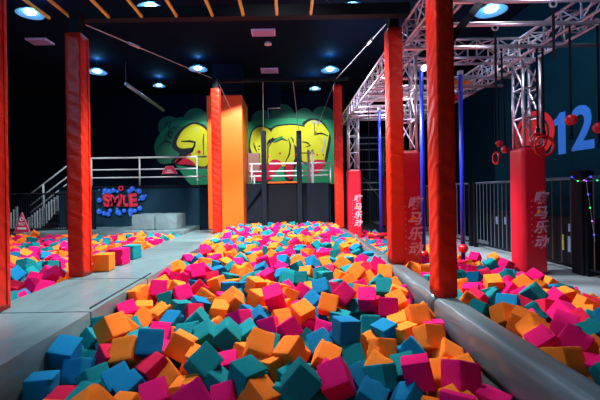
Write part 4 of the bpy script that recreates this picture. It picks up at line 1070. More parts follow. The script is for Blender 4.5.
O,-1738,8751,938,-92,-26,16,20,200|c|orange foam cube by the left ledge in central pit, far end, between pink and orange
T,1089,8778,938,-27,-13,52,-79,200|c|teal foam cube by the right ledge in central pit, far end
O,-4255,8701,957,-48,59,-16,-61,204|l|leftmost orange foam cube of those in left pit, far right of the post
B,-5822,7982,957,33,-10,9,92,213|l|blue foam cube in left pit, halfway back left of the post, orange on its right
B,-1375,6884,915,7,78,4,60,200|c|blue foam cube by the left ledge in central pit, far, between two orange ones
P,-5329,7901,908,-31,17,-83,40,200|l|pink foam cube in left pit, halfway back left of the post, between pink and blue
O,-152,5200,869,90,-3,16,38,212|c|orange foam cube in middle of central pit, halfway back, between orange and pink
T,-534,8489,935,-72,-67,-12,10,200|c|teal foam cube in middle of central pit, far end
P,-4016,6309,930,39,-2,-50,76,201|l|pink foam cube in left pit, halfway back left of the post, between teal and pink
P,-3433,4793,873,93,7,-29,-16,206|l|pink foam cube in left pit, near left of the post, between teal and blue
O,1496,4329,810,-56,-12,31,74,201|c|orange foam cube by the right ledge in central pit, fairly near, orange on its left
T,-5826,9116,900,12,59,9,78,200|l|teal foam cube in left pit, far left of the post, between pink and orange
O,-621,7522,961,64,-7,-14,74,205|c|orange foam cube left of middle in central pit, far, between blue and teal
R,-1347,8243,992,89,13,-32,27,204|c|crimson foam cube left of middle in central pit, far end
O,-1228,7861,929,-44,61,-42,-50,200|c|orange foam cube left of middle in central pit, far, between two orange ones
O,-3751,9495,969,59,2,-1,-80,208|l|rightmost orange foam cube of those in left pit, far right of the post
O,493,9647,952,-34,61,70,6,200|c|orange foam cube right of middle in central pit, far end
T,-1954,9931,949,-64,20,-59,-42,200|c|teal foam cube by the left ledge in central pit, far end
P,-5434,9207,979,95,27,4,11,211|l|pink foam cube in left pit, far left of the post, orange on its left
O,-4119,8975,979,0,17,64,-74,202|l|orange foam cube in left pit, far right of the post, between teal and crimson
"""
REST = """
P,-1903,5304,790,0,-23,81,-53,206 B,4151,6077,570,-33,51,56,-55,205 O,-7579,10915,1008,-45,84,-1,-27,211 O,-1490,3526,646,74,-47,-45,9,200 P,194,4452,602,-21,83,1,50,200 
B,625,3626,505,75,-34,50,-25,200 B,-1466,6126,789,-70,9,-63,-30,200 P,1386,4696,743,27,-55,77,15,200 O,1202,5250,793,-93,-15,-10,-29,200 R,-1160,7202,925,91,-20,29,16,200 
T,-1005,6565,903,-40,3,86,-29,200 O,-2000,10140,952,58,-55,32,49,200 O,-1507,10469,956,-49,-57,-50,40,200 P,-1361,11586,971,-10,15,94,-25,200 
B,-1661,9902,949,62,-4,-15,-75,200 T,-143,9376,944,69,35,43,45,200 T,173,8151,932,43,7,2,-89,200 P,700,7893,934,49,51,-64,27,200 O,283,9677,952,-48,28,49,66,200 
O,311,10461,956,-83,-39,27,26,200 T,-1005,6565,903,79,-46,-32,-19,200 O,-1223,8075,930,-68,23,12,-67,200 T,-1113,8836,938,48,-45,49,56,200 
B,-1287,10242,953,32,34,-87,7,200 P,-1302,11332,968,38,44,70,39,200 O,-1538,10681,959,-10,-59,-79,5,200 O,845,11061,964,-24,85,4,-45,200 P,924,12364,982,88,-16,12,-41,200 
B,200,11901,975,51,59,-61,5,200 P,-621,10364,955,-58,58,-41,-37,200 P,-428,11985,976,-61,-67,8,-39,200 P,-113,11676,972,32,25,58,70,200 T,-73,9911,949,-58,5,-77,-19,200 
P,-728,9615,946,57,35,-60,42,200 R,711,6318,875,-29,82,-44,17,200 B,404,7038,921,17,11,93,-28,200 O,631,11086,964,-42,-49,-9,74,200 P,977,10814,961,32,-13,63,-68,200 
P,947,12661,985,-69,-52,30,-39,200 B,650,12705,986,-44,0,-49,74,200 P,1463,11729,973,17,-11,35,-90,200 T,1186,9958,950,73,-32,-58,-1,200 P,2969,5383,822,39,18,-86,-24,200 
P,2437,3632,819,-45,45,-59,-49,200 P,2463,3918,821,95,7,-23,-15,200 T,-8885,11850,928,-50,28,77,25,200 O,-8627,11850,907,12,41,73,51,200 T,-6963,9917,900,-96,12,21,9,200 
P,-7332,11202,900,21,93,24,8,200 P,-6490,10243,900,84,10,-51,-11,200 O,-5729,9431,900,9,-31,88,31,200 T,-4437,6146,845,-23,61,40,63,200 
O,-8422,11850,962,-74,-30,57,-13,200 P,-7505,11850,907,45,-36,-79,14,200 T,-8219,11850,908,84,52,1,-1,200 P,-6927,11850,906,43,-22,9,86,200 
P,-7210,11850,906,-57,12,63,-50,200 O,-6051,11850,904,-69,-27,-8,65,200 T,-5860,11751,900,-28,-68,65,-6,200 T,-5070,10484,900,14,3,-85,-49,200 
P,-5314,11427,900,34,44,-81,10,200 O,-5202,10097,900,-72,64,-10,-22,200 O,-8015,11850,855,8,91,-36,9,200 P,-4703,6510,865,11,33,8,92,200 
P,-1287,8563,944,-78,-33,-19,-48,202 P,-1289,12684,956,20,14,62,-73,209 O,-391,10189,900,22,53,-73,34,201 T,-1913,11940,981,-2,30,-78,53,200 
P,-975,10616,967,-84,47,25,-5,212 T,-1142,12017,1021,-30,37,84,22,202 O,1131,10997,908,42,8,3,89,208 O,-1191,2456,556,-86,-28,-36,20,202 
T,-617,12815,944,-78,43,-32,31,201 T,-1827,11502,1011,67,-1,2,73,204 R,-750,10706,940,39,46,56,55,203 P,-1466,12385,1019,-69,46,-39,-38,201 
B,-264,12444,938,0,-55,63,-54,206 O,-208,12220,943,50,-8,3,85,205 O,-1106,12274,1028,95,12,24,-2,201 P,135,2346,546,-49,-84,-13,-12,210 O,-1462,8816,890,84,10,-8,51,205 
P,421,7953,932,66,19,-63,33,206 B,-1412,9040,936,3,36,-16,91,212 P,95,4681,764,-2,90,-39,10,202 O,374,2577,584,86,43,24,-9,204 P,-1133,2251,654,52,60,46,-38,204 
O,-1635,6610,848,-89,27,-26,21,211 R,1117,10242,974,-20,-3,54,-80,209 T,966,6592,896,35,43,37,-74,207 P,-63,13399,956,-10,-38,-26,87,204 P,-697,12556,989,-60,6,-4,-79,211 
O,-339,12731,963,67,-4,-3,73,202 O,-1935,13059,981,-1,-39,87,26,207 O,-864,8814,925,67,-16,1,71,212 T,384,11447,944,71,-50,24,-40,208 B,1341,10135,935,-76,-38,-23,-46,204 
O,1430,13582,1012,9,-63,-11,-75,205 T,633,5413,855,59,-58,30,-47,203 T,966,2392,577,30,-55,75,-14,208 T,-635,11575,981,-39,-17,87,22,212 P,-1572,12774,1032,71,5,7,69,208 
T,-635,11043,943,79,-7,-9,59,201 R,-6,8853,886,25,47,-66,-52,208 P,-419,2391,673,-56,70,-23,-35,204 T,-857,9197,940,-42,65,55,29,209 T,-154,13609,936,-17,77,44,40,200 
T,-176,12870,1050,24,28,7,-92,202 O,220,13471,975,71,6,16,66,209 O,-849,2530,566,46,34,32,74,202 T,1023,6849,945,33,57,-35,66,204 R,1087,11629,916,-48,61,-46,41,205 
T,-1081,13035,1049,48,55,42,-52,211 B,650,13477,1058,34,-88,13,-26,207 P,-661,13394,954,59,64,-17,44,204 T,849,5139,833,-45,-60,12,63,211 O,201,9491,883,42,2,-1,-89,201 
T,1283,2225,576,11,-1,-24,-95,208 T,-336,8579,959,96,-20,0,-17,212 O,-867,10140,1000,89,-8,2,43,205 R,-622,12071,1009,12,44,24,85,211 T,592,11634,923,91,-4,3,-39,204 
O,187,12135,1018,87,12,-20,-41,212 R,441,13202,987,-39,-90,-10,11,203 O,696,9693,915,60,6,-3,-78,207 T,-702,4927,832,26,56,-62,46,201 T,-928,13391,933,-16,12,-78,57,211 
O,-1737,10798,906,-5,14,-92,-34,211 P,-872,5053,793,-70,-25,62,-19,203 O,-473,7294,879,72,19,-7,-64,204 B,-1816,2332,544,15,-39,-86,-25,208 
O,-1017,12614,991,-19,72,61,-23,210 B,-1596,9160,889,56,5,-26,77,206 T,432,12727,1046,37,57,68,24,211 P,-662,6735,854,36,92,-2,12,211 O,207,8682,912,96,-6,18,-13,205 
T,676,2237,571,98,10,3,2,200 O,-1752,2713,604,69,-2,1,-71,210 P,-574,5942,827,88,-3,32,-33,207 P,860,13834,1042,-9,10,-24,-95,204 O,1451,8760,1015,-49,26,-58,58,208 
P,-1745,12882,930,41,77,-7,46,202 T,130,7372,894,78,-59,1,-15,212 B,-348,13280,988,-17,-69,15,-67,201 O,-541,13099,1017,89,27,-33,5,208 P,-793,11420,920,-4,4,-27,-95,210 
T,-1096,10439,912,-61,-76,-11,12,209 O,-1932,4273,757,29,15,77,53,201 P,-262,2547,566,-86,-14,-26,40,204 P,1389,8299,902,44,-39,24,76,209 
O,1457,9121,1009,30,56,15,-74,203 B,-766,7732,930,86,1,-2,49,206 P,-1983,8841,938,89,-14,6,-40,203 R,-1487,11041,978,4,-29,-86,40,202 P,1299,9484,962,90,12,-9,-39,212 
P,1447,12756,953,4,-56,31,76,211 B,-884,5469,812,78,59,9,12,204 O,-366,9499,998,-88,35,25,-14,211 T,1034,13416,1008,-84,49,-20,4,207 T,132,10976,915,34,66,-63,-18,205 
R,437,11212,1020,39,27,-75,45,206 R,-943,10961,914,83,-10,-10,52,202 P,496,10812,995,-66,-7,-24,-69,201 O,-1992,7815,880,-32,72,23,56,205 
O,1433,10643,955,60,-6,-4,-79,207 T,-1510,11942,1018,94,14,-19,20,202 T,732,2641,584,-32,-3,42,-84,205 O,-1019,9533,966,37,-50,75,18,206 B,-1645,11300,959,6,-95,-2,27,209 
O,-1730,6380,861,-27,-85,-29,32,210 T,-1930,12794,996,-89,37,-22,-6,209 P,-1778,10081,925,95,17,21,10,202 O,-1501,8554,946,83,9,-11,-52,209 
O,-1879,11190,1037,84,-36,-34,-18,202 B,-800,11867,917,-37,58,56,-44,202 P,1126,12092,933,-91,26,-27,10,207 P,-1771,10990,995,59,79,1,14,204 
B,1291,12295,963,-5,95,25,-7,204 O,-1110,13385,1047,77,-12,-35,51,208 O,1051,12933,937,-82,-17,-9,51,206 R,-1757,12475,1007,96,8,1,-21,211 
T,-614,13647,1030,-58,57,37,42,202 R,385,8255,876,11,8,-94,-28,212 O,102,12489,927,-58,-14,77,21,202 B,889,13151,1011,-22,-7,-91,-31,210 
P,-1434,6338,928,26,83,-40,-27,207 P,-1405,9602,889,76,46,-6,-43,209 O,-988,7558,899,35,5,-86,-34,208 T,-286,10840,965,-30,26,-17,-89,204 
B,-1670,2200,631,-78,36,-45,21,207 O,-609,12293,928,22,4,-69,-67,204 O,-415,9964,936,-92,-25,-14,-21,213 R,-1442,2593,599,83,43,31,7,209 
T,-483,12536,953,-26,-66,-65,-22,212 P,1324,12038,995,-19,78,54,22,211 O,-1226,13202,1063,11,-8,48,-86,207 O,-1953,5553,838,69,-31,42,47,209 
O,-1637,8955,938,-79,56,13,17,206 T,-1467,13440,990,-63,34,32,60,210 O,-1968,5806,835,51,9,-84,-9,211 P,1242,13365,944,-91,4,-39,-1,204 T,1205,13599,989,88,32,-20,26,202 
P,883,9792,913,94,13,-14,-26,200 O,99,9785,946,34,-67,-57,31,212 O,524,9888,919,-67,-57,-18,41,201 B,379,11644,1030,30,-11,-24,-91,205 P,426,12971,1047,14,18,81,-52,211 
O,1087,13834,1065,92,-8,0,-35,205 T,1405,6922,926,51,-7,1,84,204 T,-36,6226,836,-90,-36,-1,21,203 T,1122,11398,1011,14,-92,1,-34,212 T,-231,8071,945,-41,-80,-24,33,208 
B,-1658,13072,1062,55,-52,-20,60,211 O,-1089,11508,911,-26,0,15,94,205 P,886,9371,889,-55,-65,48,15,203 P,-1422,9329,916,-33,70,37,-50,208 
R,418,8610,887,-18,91,-23,26,212 T,533,3844,733,93,-5,-33,6,202 O,1245,7172,864,34,83,-28,-29,204 B,30,2182,657,-26,-24,-77,-51,207 B,-1272,12453,955,-29,-89,-32,6,211 
O,-214,12009,982,32,-55,-62,-43,209 P,-1712,11747,1041,-7,-92,-5,36,208 P,-434,13801,932,-11,-33,-77,-52,211 O,1283,2606,563,-50,77,10,-36,211 
O,340,5455,804,49,28,-9,-81,202 P,-428,12235,1056,-5,18,90,37,208 O,-1466,13017,966,54,44,-65,-27,202 T,-1202,11841,914,0,-73,-61,-28,210 R,479,7515,913,84,-16,-7,50,207 
O,-815,9879,908,50,84,6,-14,210 P,-1968,12148,971,89,-9,-19,38,204 O,-397,5515,803,-5,-4,-99,-1,205 R,1464,13814,1022,79,-5,14,-58,209 O,-1158,13609,989,-4,-52,52,66,204 
T,-46,13185,943,54,-40,-44,-58,206 O,616,9442,932,-18,-96,-10,11,200 T,-497,9057,933,-58,-21,16,76,204 O,1266,12882,953,24,12,78,54,207 O,-35,2560,581,-7,-76,-63,-2,202 
O,-1668,12257,1017,-35,-5,-28,88,202 R,-866,12349,1040,67,-2,-72,-9,206 T,-1997,10633,1020,-12,-98,-3,-11,211 P,-1858,8394,938,-14,61,23,-73,211 
O,48,10204,988,89,10,4,42,208 O,-1982,9202,982,83,-41,-34,7,201 O,1026,9021,891,26,-39,-82,29,212 P,-1737,10442,998,-4,-27,81,-50,207 T,-776,2316,646,65,2,-9,-74,200 
O,1444,2403,578,52,-10,77,-33,213 P,-758,2752,664,-42,-29,-64,55,203 B,-1229,13812,1015,94,-1,-20,-25,204 O,1126,13110,1032,98,-5,13,-7,205 
O,1170,7492,869,52,10,-5,83,206 B,1499,13013,1036,53,6,-6,-83,203 P,429,7261,872,31,-38,-78,-36,206 P,-318,8797,979,-89,9,-23,-37,206 T,1468,9642,1012,13,61,12,76,211 
P,1199,10665,899,52,3,-3,84,211 B,234,8471,946,69,-62,25,-24,209 O,1094,11909,1048,-19,-4,-29,93,202 O,707,4905,828,53,1,-4,83,209 P,549,10347,901,47,-15,76,40,210 
T,-957,11209,914,46,-2,-3,-88,204 T,-402,5014,791,26,-68,-67,-2,211 T,-827,12751,1000,-29,54,23,-74,201 O,1338,3741,679,-19,31,-58,-71,209 P,300,3158,655,16,-48,-1,85,202 
O,1002,11224,943,0,70,-64,27,203 O,27,3606,672,-48,-71,49,3,201 O,-1881,7631,876,16,-12,85,47,207 O,437,12125,1048,97,7,8,-16,202 O,117,10675,922,-44,-72,49,-17,210 
O,-857,8430,917,-50,-76,-4,-40,210 B,37,12975,971,18,50,80,25,211 B,-482,10715,951,53,-20,1,-81,208 P,-421,13519,1065,-10,-90,-14,36,211 T,1021,6350,899,87,8,0,47,206 
O,692,11349,921,45,-37,78,-16,211 P,413,12473,1056,-47,13,-58,-63,207 O,196,12674,1006,11,52,-84,6,213 O,-1970,10354,993,65,-14,55,-49,202 
B,1386,6459,858,-46,-30,80,-18,212 R,-1625,11578,941,-63,60,-10,47,210 T,-1979,2510,658,-45,74,25,-40,207 P,-709,8018,934,58,-29,58,-48,212 O,1498,13361,935,98,-9,7,6,211 
O,1262,11223,907,52,3,2,-84,209 O,470,13414,958,72,-61,-9,28,211 B,827,13419,950,64,-54,-50,17,211 B,1414,9862,945,-63,-40,20,61,201 O,-341,9752,904,-28,-61,-16,71,200 
T,1490,12206,980,66,-5,15,72,207 B,1499,7397,917,68,-71,-9,-7,212 O,-1557,7792,901,-36,-32,-59,-63,211 R,1367,13203,1009,81,0,9,56,211 O,-1484,12594,948,64,67,-29,21,206 
B,-138,10569,930,90,-7,-3,-41,201 O,1015,7257,896,17,-83,-29,42,206 T,1290,12587,955,80,9,-9,56,208 O,1486,8512,984,0,54,-45,-70,203 B,1480,10343,985,-34,57,50,-55,207 
B,1212,9112,956,46,-18,79,-34,204 O,-1001,9985,926,-31,-2,0,94,203 O,-177,10223,919,-48,-21,-63,56,211 O,-74,8383,890,-49,-24,32,76,203 
O,-1981,9401,901,-33,-84,-37,-19,210 P,-463,10505,996,-61,17,-48,59,201 P,957,9588,922,13,48,-84,-17,207 T,-743,11225,994,-57,-34,63,38,201 
T,776,10290,895,36,-5,85,-34,212 T,736,6564,865,3,6,-98,15,209 P,-227,2286,618,19,21,48,82,201 B,680,8282,890,3,-36,55,74,202 B,-932,12109,1058,-87,46,-4,5,206 
P,711,9992,901,88,12,18,-39,212 P,1450,5902,901,41,-50,10,74,207 T,-143,7365,879,47,56,17,-65,212 O,-29,12646,1049,69,11,-55,-43,212 O,-1739,5534,837,72,35,-31,49,207 
O,-1443,7597,908,-89,38,10,-19,210 O,691,12927,996,33,-33,-71,51,201 T,-784,13118,986,36,74,11,54,203 O,-232,13798,1065,-31,-52,31,-71,212 
O,-1014,7343,855,78,-11,32,50,206 T,768,8087,874,-12,-45,76,-43,208 T,128,13739,1060,-62,29,71,-5,212 T,-689,13845,1066,72,5,5,68,207 P,-1025,9747,929,26,41,57,-64,205 
P,1499,6107,864,52,-78,-29,-10,202 O,-883,5757,814,-72,-65,17,10,205 T,538,2435,662,64,-2,-76,-7,202 O,1299,8879,910,-85,6,-27,42,210 O,-1981,11003,951,92,9,13,33,211 
O,685,13689,1055,-47,-33,-75,-29,208 O,-1042,12827,1011,94,-18,-10,24,208 R,164,9268,928,35,5,-7,92,202 O,-987,11775,1039,4,49,60,62,210 
T,-1234,12929,936,55,-59,17,56,211 O,57,11558,912,-13,-10,-90,38,201 P,220,13256,962,96,-22,2,14,207 P,-464,9316,940,-34,60,8,-70,209 T,-1107,4092,709,35,8,-19,-90,210 
P,1241,11776,948,31,-54,72,29,206 P,-851,10442,928,60,75,-22,-12,202 R,-1341,2279,607,-13,-69,25,66,207 T,-309,3134,630,88,-19,6,41,200 
P,-1971,12486,1023,49,-25,72,39,209 T,-1783,3739,706,74,-57,-31,8,205 P,16,4419,747,-44,-32,64,53,210 R,16,12309,1057,63,11,7,76,206 T,-300,9167,889,69,4,-2,-71,207 
P,459,10602,1026,41,54,-29,66,204 P,365,2132,662,87,-28,18,-34,202 O,1493,12417,1056,38,-81,40,14,211 O,382,2336,552,34,-81,41,-20,209 T,791,7090,890,62,-9,7,-77,204 
P,1110,12439,1060,-47,-31,34,74,200 P,-1644,2460,554,79,1,-20,56,201 O,-138,8660,877,89,3,-3,-42,206 P,-1321,12187,1033,-59,-37,-42,56,206 
R,-216,4912,837,19,-81,38,-38,213 O,-490,2165,641,81,-5,0,57,213 O,1187,6550,877,-80,13,28,50,201 P,-1609,7286,877,-11,46,47,73,207 P,-1434,13728,951,12,41,-38,-81,206 
P,1131,10507,1035,-5,50,77,-37,210 B,-1072,9310,917,-70,19,67,-6,212 O,-1664,6837,860,30,84,-26,-35,209 T,-1071,10220,907,-29,32,-86,-22,208 
O,-274,11191,945,-47,11,-84,20,212 R,1091,7696,870,96,11,-23,0,206 B,1485,2155,639,5,27,-55,78,209 T,-1423,6543,864,56,55,58,-15,202 P,902,13622,974,93,-18,23,20,208 
B,980,2185,664,-18,-63,-29,68,208 O,524,10132,948,-82,21,-25,46,203 O,423,11003,928,17,80,5,-55,211 T,-1676,12059,934,96,4,5,21,205 P,-169,7659,904,70,-28,12,63,206 
T,-1046,2606,608,-57,64,-49,-2,213 T,-458,2674,573,71,3,-9,-68,210 T,-2,11852,1028,-46,12,58,64,205 T,635,13134,1057,-95,9,-5,25,212 O,121,9994,899,66,11,-57,45,208 
O,-1221,9139,936,-93,24,19,16,210 P,16,10417,992,-18,-11,-53,81,209 P,-572,8760,905,-67,-10,20,-69,211 P,271,7564,899,-28,32,-74,-49,211 R,531,6431,844,71,6,7,-69,202 
O,-1642,5323,810,31,-42,-83,-12,203 T,-543,6155,824,61,38,-66,-15,205 P,-1922,8598,965,51,-78,11,32,208 P,1491,10928,941,-17,-44,-13,-86,205 
P,-623,11781,1047,44,5,8,-88,207 T,1488,6645,964,18,-77,58,-15,204 T,-1253,9835,721,-1,-53,84,2,206 P,-895,12152,816,90,3,-8,41,209 P,-581,13092,791,48,-2,-11,86,206 
B,-1433,8382,705,39,-80,-26,36,209 B,138,6960,719,59,-49,57,-26,212 O,-1459,4822,645,92,-20,-23,19,209 T,-71,11371,816,86,-14,-4,47,208 P,1115,6268,665,58,-55,-20,55,208 
O,595,4704,696,40,67,54,27,211 R,-686,8938,763,-12,-8,-97,15,210 T,1157,8068,805,25,-58,-69,34,202 T,-1818,5692,675,13,-30,85,39,202 P,-1443,11122,760,-1,87,3,-47,205 
P,668,12943,776,78,30,-10,-53,204 R,831,5588,714,69,70,13,1,208 P,1426,7380,710,27,-2,-74,-60,209 R,-1830,12570,784,94,-12,3,27,205 B,-394,7403,703,0,-75,-63,13,210 
T,1466,12251,761,39,-36,60,59,207 T,-1978,7499,711,-83,-17,51,3,201 P,-373,6866,798,-20,-46,-22,-82,202 T,-848,9362,759,-87,-36,-19,23,212 O,1373,8670,744,92,-10,9,35,210 
T,-1214,8139,717,-90,-20,8,35,207 B,-1238,3959,545,52,2,-5,-84,203 O,-1477,5325,636,-46,29,71,43,201 B,1418,10441,733,57,-17,-32,73,211 T,-1210,5330,623,18,61,34,68,211 
R,290,11216,830,-9,-43,-40,-79,207 P,-823,9675,755,12,-25,53,79,207 O,991,10192,734,96,-11,10,-17,207 O,-1379,12731,760,47,-33,-2,81,204 
R,-1667,7524,773,50,-53,22,-64,202 O,-1805,9742,777,81,-25,-39,-32,205 T,1316,9208,790,98,-1,10,-5,212 B,-358,11458,846,77,46,37,-18,202 O,-587,7772,707,71,-1,-10,69,207 
T,330,10764,801,-30,-59,-58,-46,205 T,1293,11515,829,5,-13,-53,-82,207 P,-71,5011,629,56,-63,-15,-50,212 P,-182,3415,506,-13,82,-53,3,200 
B,-1310,10546,743,56,-3,34,-75,208 O,586,12426,855,12,-74,-3,65,202 P,-1279,7551,699,63,8,-65,-39,209 T,-1996,7135,821,86,39,-29,-1,205 R,-742,3897,651,31,-7,5,94,210 
O,-517,9490,792,-17,-12,96,11,201 O,311,5770,725,30,65,62,-29,211 B,-423,12877,780,95,15,1,25,200 P,-1182,8965,719,-62,-8,29,-71,205 P,107,7834,784,-48,-26,67,49,201 
P,-596,10862,786,91,-3,-5,38,205 P,-1059,11970,751,40,-66,29,55,208 O,-1358,7802,759,-3,-14,71,67,201 T,-1631,8854,721,46,2,0,-87,206 P,-520,8102,750,40,59,-57,-39,208 
P,-996,7789,827,58,-8,-15,79,207 O,-180,9008,734,82,-10,-18,-52,210 B,674,12052,756,-59,49,-53,-33,206 O,-1909,3114,506,-32,-69,63,9,210 
T,-1648,10526,731,-14,-29,78,-52,209 O,1435,6259,726,-32,-32,74,47,202 O,-1989,5073,632,43,-5,88,-14,213 T,-996,7103,718,-3,-61,9,77,203 
O,-1548,13116,777,-29,61,71,-15,210 P,-321,6345,713,72,-27,54,-29,207 O,1215,4848,601,78,-9,5,-60,200 B,607,13776,764,-78,-20,24,-52,202 T,640,13265,780,68,21,21,-66,203 
O,613,6937,694,16,-34,-81,42,205 R,-675,4589,592,31,16,91,15,207 P,860,6631,695,48,43,-71,-24,203 P,374,5156,715,43,17,86,17,202 B,-494,8330,746,-11,33,-87,31,204 
B,961,13746,766,-72,-51,44,10,208 O,-1909,6293,715,-19,9,9,96,210 P,668,5425,631,12,-50,34,-77,201 T,-1547,11412,740,-49,-22,57,-61,201 T,398,2900,459,-67,-43,56,-19,203 
R,-1229,5985,679,-26,78,-55,4,212 B,-275,8610,718,51,-27,31,-74,200 T,1020,11502,745,-32,59,73,-3,207 P,-34,11788,758,17,-60,77,-8,211 R,-260,5348,659,75,14,-40,-48,208 
R,634,3213,507,45,-6,1,88,209 B,-255,13417,814,70,2,3,70,209 T,-688,3594,517,-9,-28,-76,-56,212 T,-937,8979,740,67,-2,-4,-73,210 B,1094,12273,761,-54,66,-11,49,210 
P,-9,6371,681,-90,9,13,38,207 O,615,8821,746,-15,-46,-51,-69,202 T,-1906,8726,771,74,-2,-63,17,203 T,873,4462,576,-50,39,0,76,208 O,-886,4525,601,76,3,9,63,203 
O,-696,5229,689,88,14,8,43,210 O,1300,9788,746,-43,72,31,42,205 O,-1433,6359,677,55,-36,30,68,213 O,-1401,3706,531,-56,11,71,39,204 O,-70,12868,789,-75,-45,45,7,210 
O,-325,4655,694,-31,69,-37,52,212 T,-700,12701,762,38,-24,86,-19,207 T,59,11156,805,78,-10,-7,-60,205 P,-88,3081,447,43,-79,-23,-35,201 T,910,10436,803,81,-37,35,-26,207 
T,1164,4412,596,92,-7,27,-23,203 O,-1596,12408,847,76,31,-8,54,212 R,-766,6182,676,87,22,5,41,203 O,766,7474,821,-44,30,-24,80,212 T,916,3681,620,23,23,77,53,204 
O,640,7234,751,74,-2,-64,-15,206 O,-529,4176,610,-4,-94,-11,28,203 P,-497,12394,770,-95,-6,15,25,208 O,162,11407,790,-35,5,-84,39,209 T,262,10561,736,-6,-81,-50,26,204 
O,622,10617,829,23,-54,72,35,202 O,-1759,12192,755,36,47,-42,-68,209 T,-1208,11148,805,94,-6,9,30,201 O,-1283,5665,655,90,-14,-6,38,210 P,1002,7060,786,34,-31,-40,-78,210 
O,803,11605,862,-29,-4,-75,-58,206 B,1411,4078,543,8,-43,-64,61,204 B,-204,8342,710,33,-85,-35,18,201 T,1042,5112,683,94,28,-8,12,204 O,1398,9593,770,-44,-40,73,-30,202 
P,-946,5255,629,85,32,-36,-14,208 O,418,12735,794,-47,-11,74,-45,206 P,209,2552,385,-45,67,-57,-4,201 O,14,6784,738,-2,47,-84,24,207 P,-1868,10516,835,61,-12,74,20,202 
O,-1770,9159,724,22,89,-12,-36,208 P,1023,5949,687,24,32,-90,8,201 B,-576,7059,763,59,-1,-2,80,209 T,744,10799,774,-23,7,45,-85,200 O,806,11846,860,-47,55,-52,43,213 
O,-123,10401,742,76,10,-14,-61,203 P,-975,7994,741,-42,-25,-32,-80,210 T,-582,2757,408,39,76,-38,-33,207 P,394,6652,728,-65,29,53,-44,207 
B,-333,6640,716,-27,-72,-61,13,203 T,1024,2735,399,22,-12,-12,-95,208 O,68,5683,660,79,-31,-16,-48,210 T,-1203,6720,731,80,-20,24,-50,208 B,666,6124,714,-58,14,-64,46,212 
P,530,8072,718,16,80,-48,-30,211 P,1298,8456,717,70,17,-32,60,209 O,1174,3304,479,75,11,-27,59,208 P,-513,5654,668,-94,7,-1,30,207 T,-513,13437,780,54,0,-1,83,207 
T,-760,12947,786,-66,-1,-9,-73,202 T,520,2661,398,98,8,6,-8,204 O,-1714,8414,713,14,4,-44,-87,205 T,1112,2507,371,1,-56,-81,-9,202 O,510,7624,705,90,-28,-21,-22,206 
O,-1110,10769,747,-28,73,31,53,211 P,834,6831,797,75,24,-52,-28,210 P,303,9842,815,91,-2,16,35,207 O,737,9188,742,55,2,9,-82,207 O,-320,5776,753,61,-57,-39,-37,211 
O,-1783,11412,767,68,-1,10,71,207 T,-1773,9519,853,-25,28,-79,47,211 T,359,3822,560,91,-3,9,-37,208 B,421,7820,759,83,0,15,52,201 O,126,13840,834,-27,15,36,-87,202 
O,810,7863,734,81,8,-13,54,208 P,896,8235,788,65,2,-15,-73,212 T,-1962,4469,576,41,-1,5,-90,202 R,926,8644,793,-2,72,-32,61,212 B,-1235,10136,760,-74,-53,25,-29,211 
P,-1706,8201,766,-63,28,61,37,202 O,-1793,4058,539,-58,-74,-7,-30,210 B,1370,5259,621,4,51,-84,2,210 B,-586,13692,779,-22,86,-43,-9,202 O,1426,7040,729,-81,-39,17,-37,208 
P,-1975,3687,509,-74,-9,-36,55,207 O,151,8899,718,6,-21,-90,34,200 P,-1088,6273,685,22,94,4,-22,212 B,682,5086,696,-51,39,75,-5,201 T,1198,12751,777,-1,-83,6,-53,211 
T,-975,8239,791,-10,10,82,-54,202 P,-1325,8800,724,5,61,78,7,202 B,-944,6741,712,43,-64,-16,-59,208 P,-1937,6669,708,35,84,-29,-26,207 B,1100,6780,693,-44,13,46,75,202 
O,-680,8552,710,1,85,40,-30,207 T,-863,3723,576,18,54,-70,40,207 T,70,3342,558,65,5,-5,-75,207 O,-751,6933,699,-14,-4,-65,-73,207 R,832,3492,505,5,-96,-24,-2,201 
P,-1334,9200,724,-6,16,-83,-51,212 P,-739,8250,765,-2,22,80,53,201 P,-1533,7030,803,63,11,2,-76,213 O,1428,5736,764,92,-8,6,34,200 R,-734,7575,711,49,-31,-68,42,205 
T,-1805,11873,763,79,44,20,34,210 P,-925,3208,486,55,53,60,18,213 B,-590,12070,782,93,28,12,-17,212 T,-1438,13587,783,-18,-97,-5,4,203 R,-284,8124,729,94,4,16,-26,202 
O,-1979,8054,748,-43,53,6,72,207 P,-114,11014,804,-13,-3,45,87,207 T,332,6131,727,13,-54,34,74,208 T,-1691,7921,774,-17,11,64,-73,208 O,193,11992,760,-45,-30,-52,65,200 
O,1377,11926,769,-80,34,30,-37,210 T,293,11617,827,98,6,11,-5,208 B,-63,9803,723,31,-1,57,-74,207 O,216,6532,705,-24,-17,-70,64,209 P,-1804,10281,810,-58,70,36,13,207 
T,524,9019,767,-43,30,63,56,207 O,120,8370,785,86,-19,4,-44,208 T,-343,10433,737,-21,31,77,49,212 P,-1855,7311,716,-30,20,-20,90,212 P,-1830,10999,742,-20,7,75,62,200 
P,-121,12101,760,49,-30,-66,-46,205 P,411,9494,747,99,-6,3,-7,204 T,30,13573,793,23,-63,-73,3,211 B,-289,11699,759,-9,-33,-89,26,205 O,829,9553,731,-52,33,-60,-49,203 
T,413,4839,636,-6,-12,70,69,204 O,159,12285,823,68,12,4,-70,205 B,565,11067,742,30,14,-10,-93,212 P,1482,13138,791,63,14,-10,-74,203 P,-1033,3418,491,-2,-92,7,-35,210 
P,1473,5464,634,2,62,-3,77,205 O,-1327,11717,780,-31,-5,-12,93,212 T,17,3921,573,57,7,1,80,203 P,-894,4900,617,-61,-32,-70,-11,208 P,-1586,4224,581,26,-78,-36,-41,205 
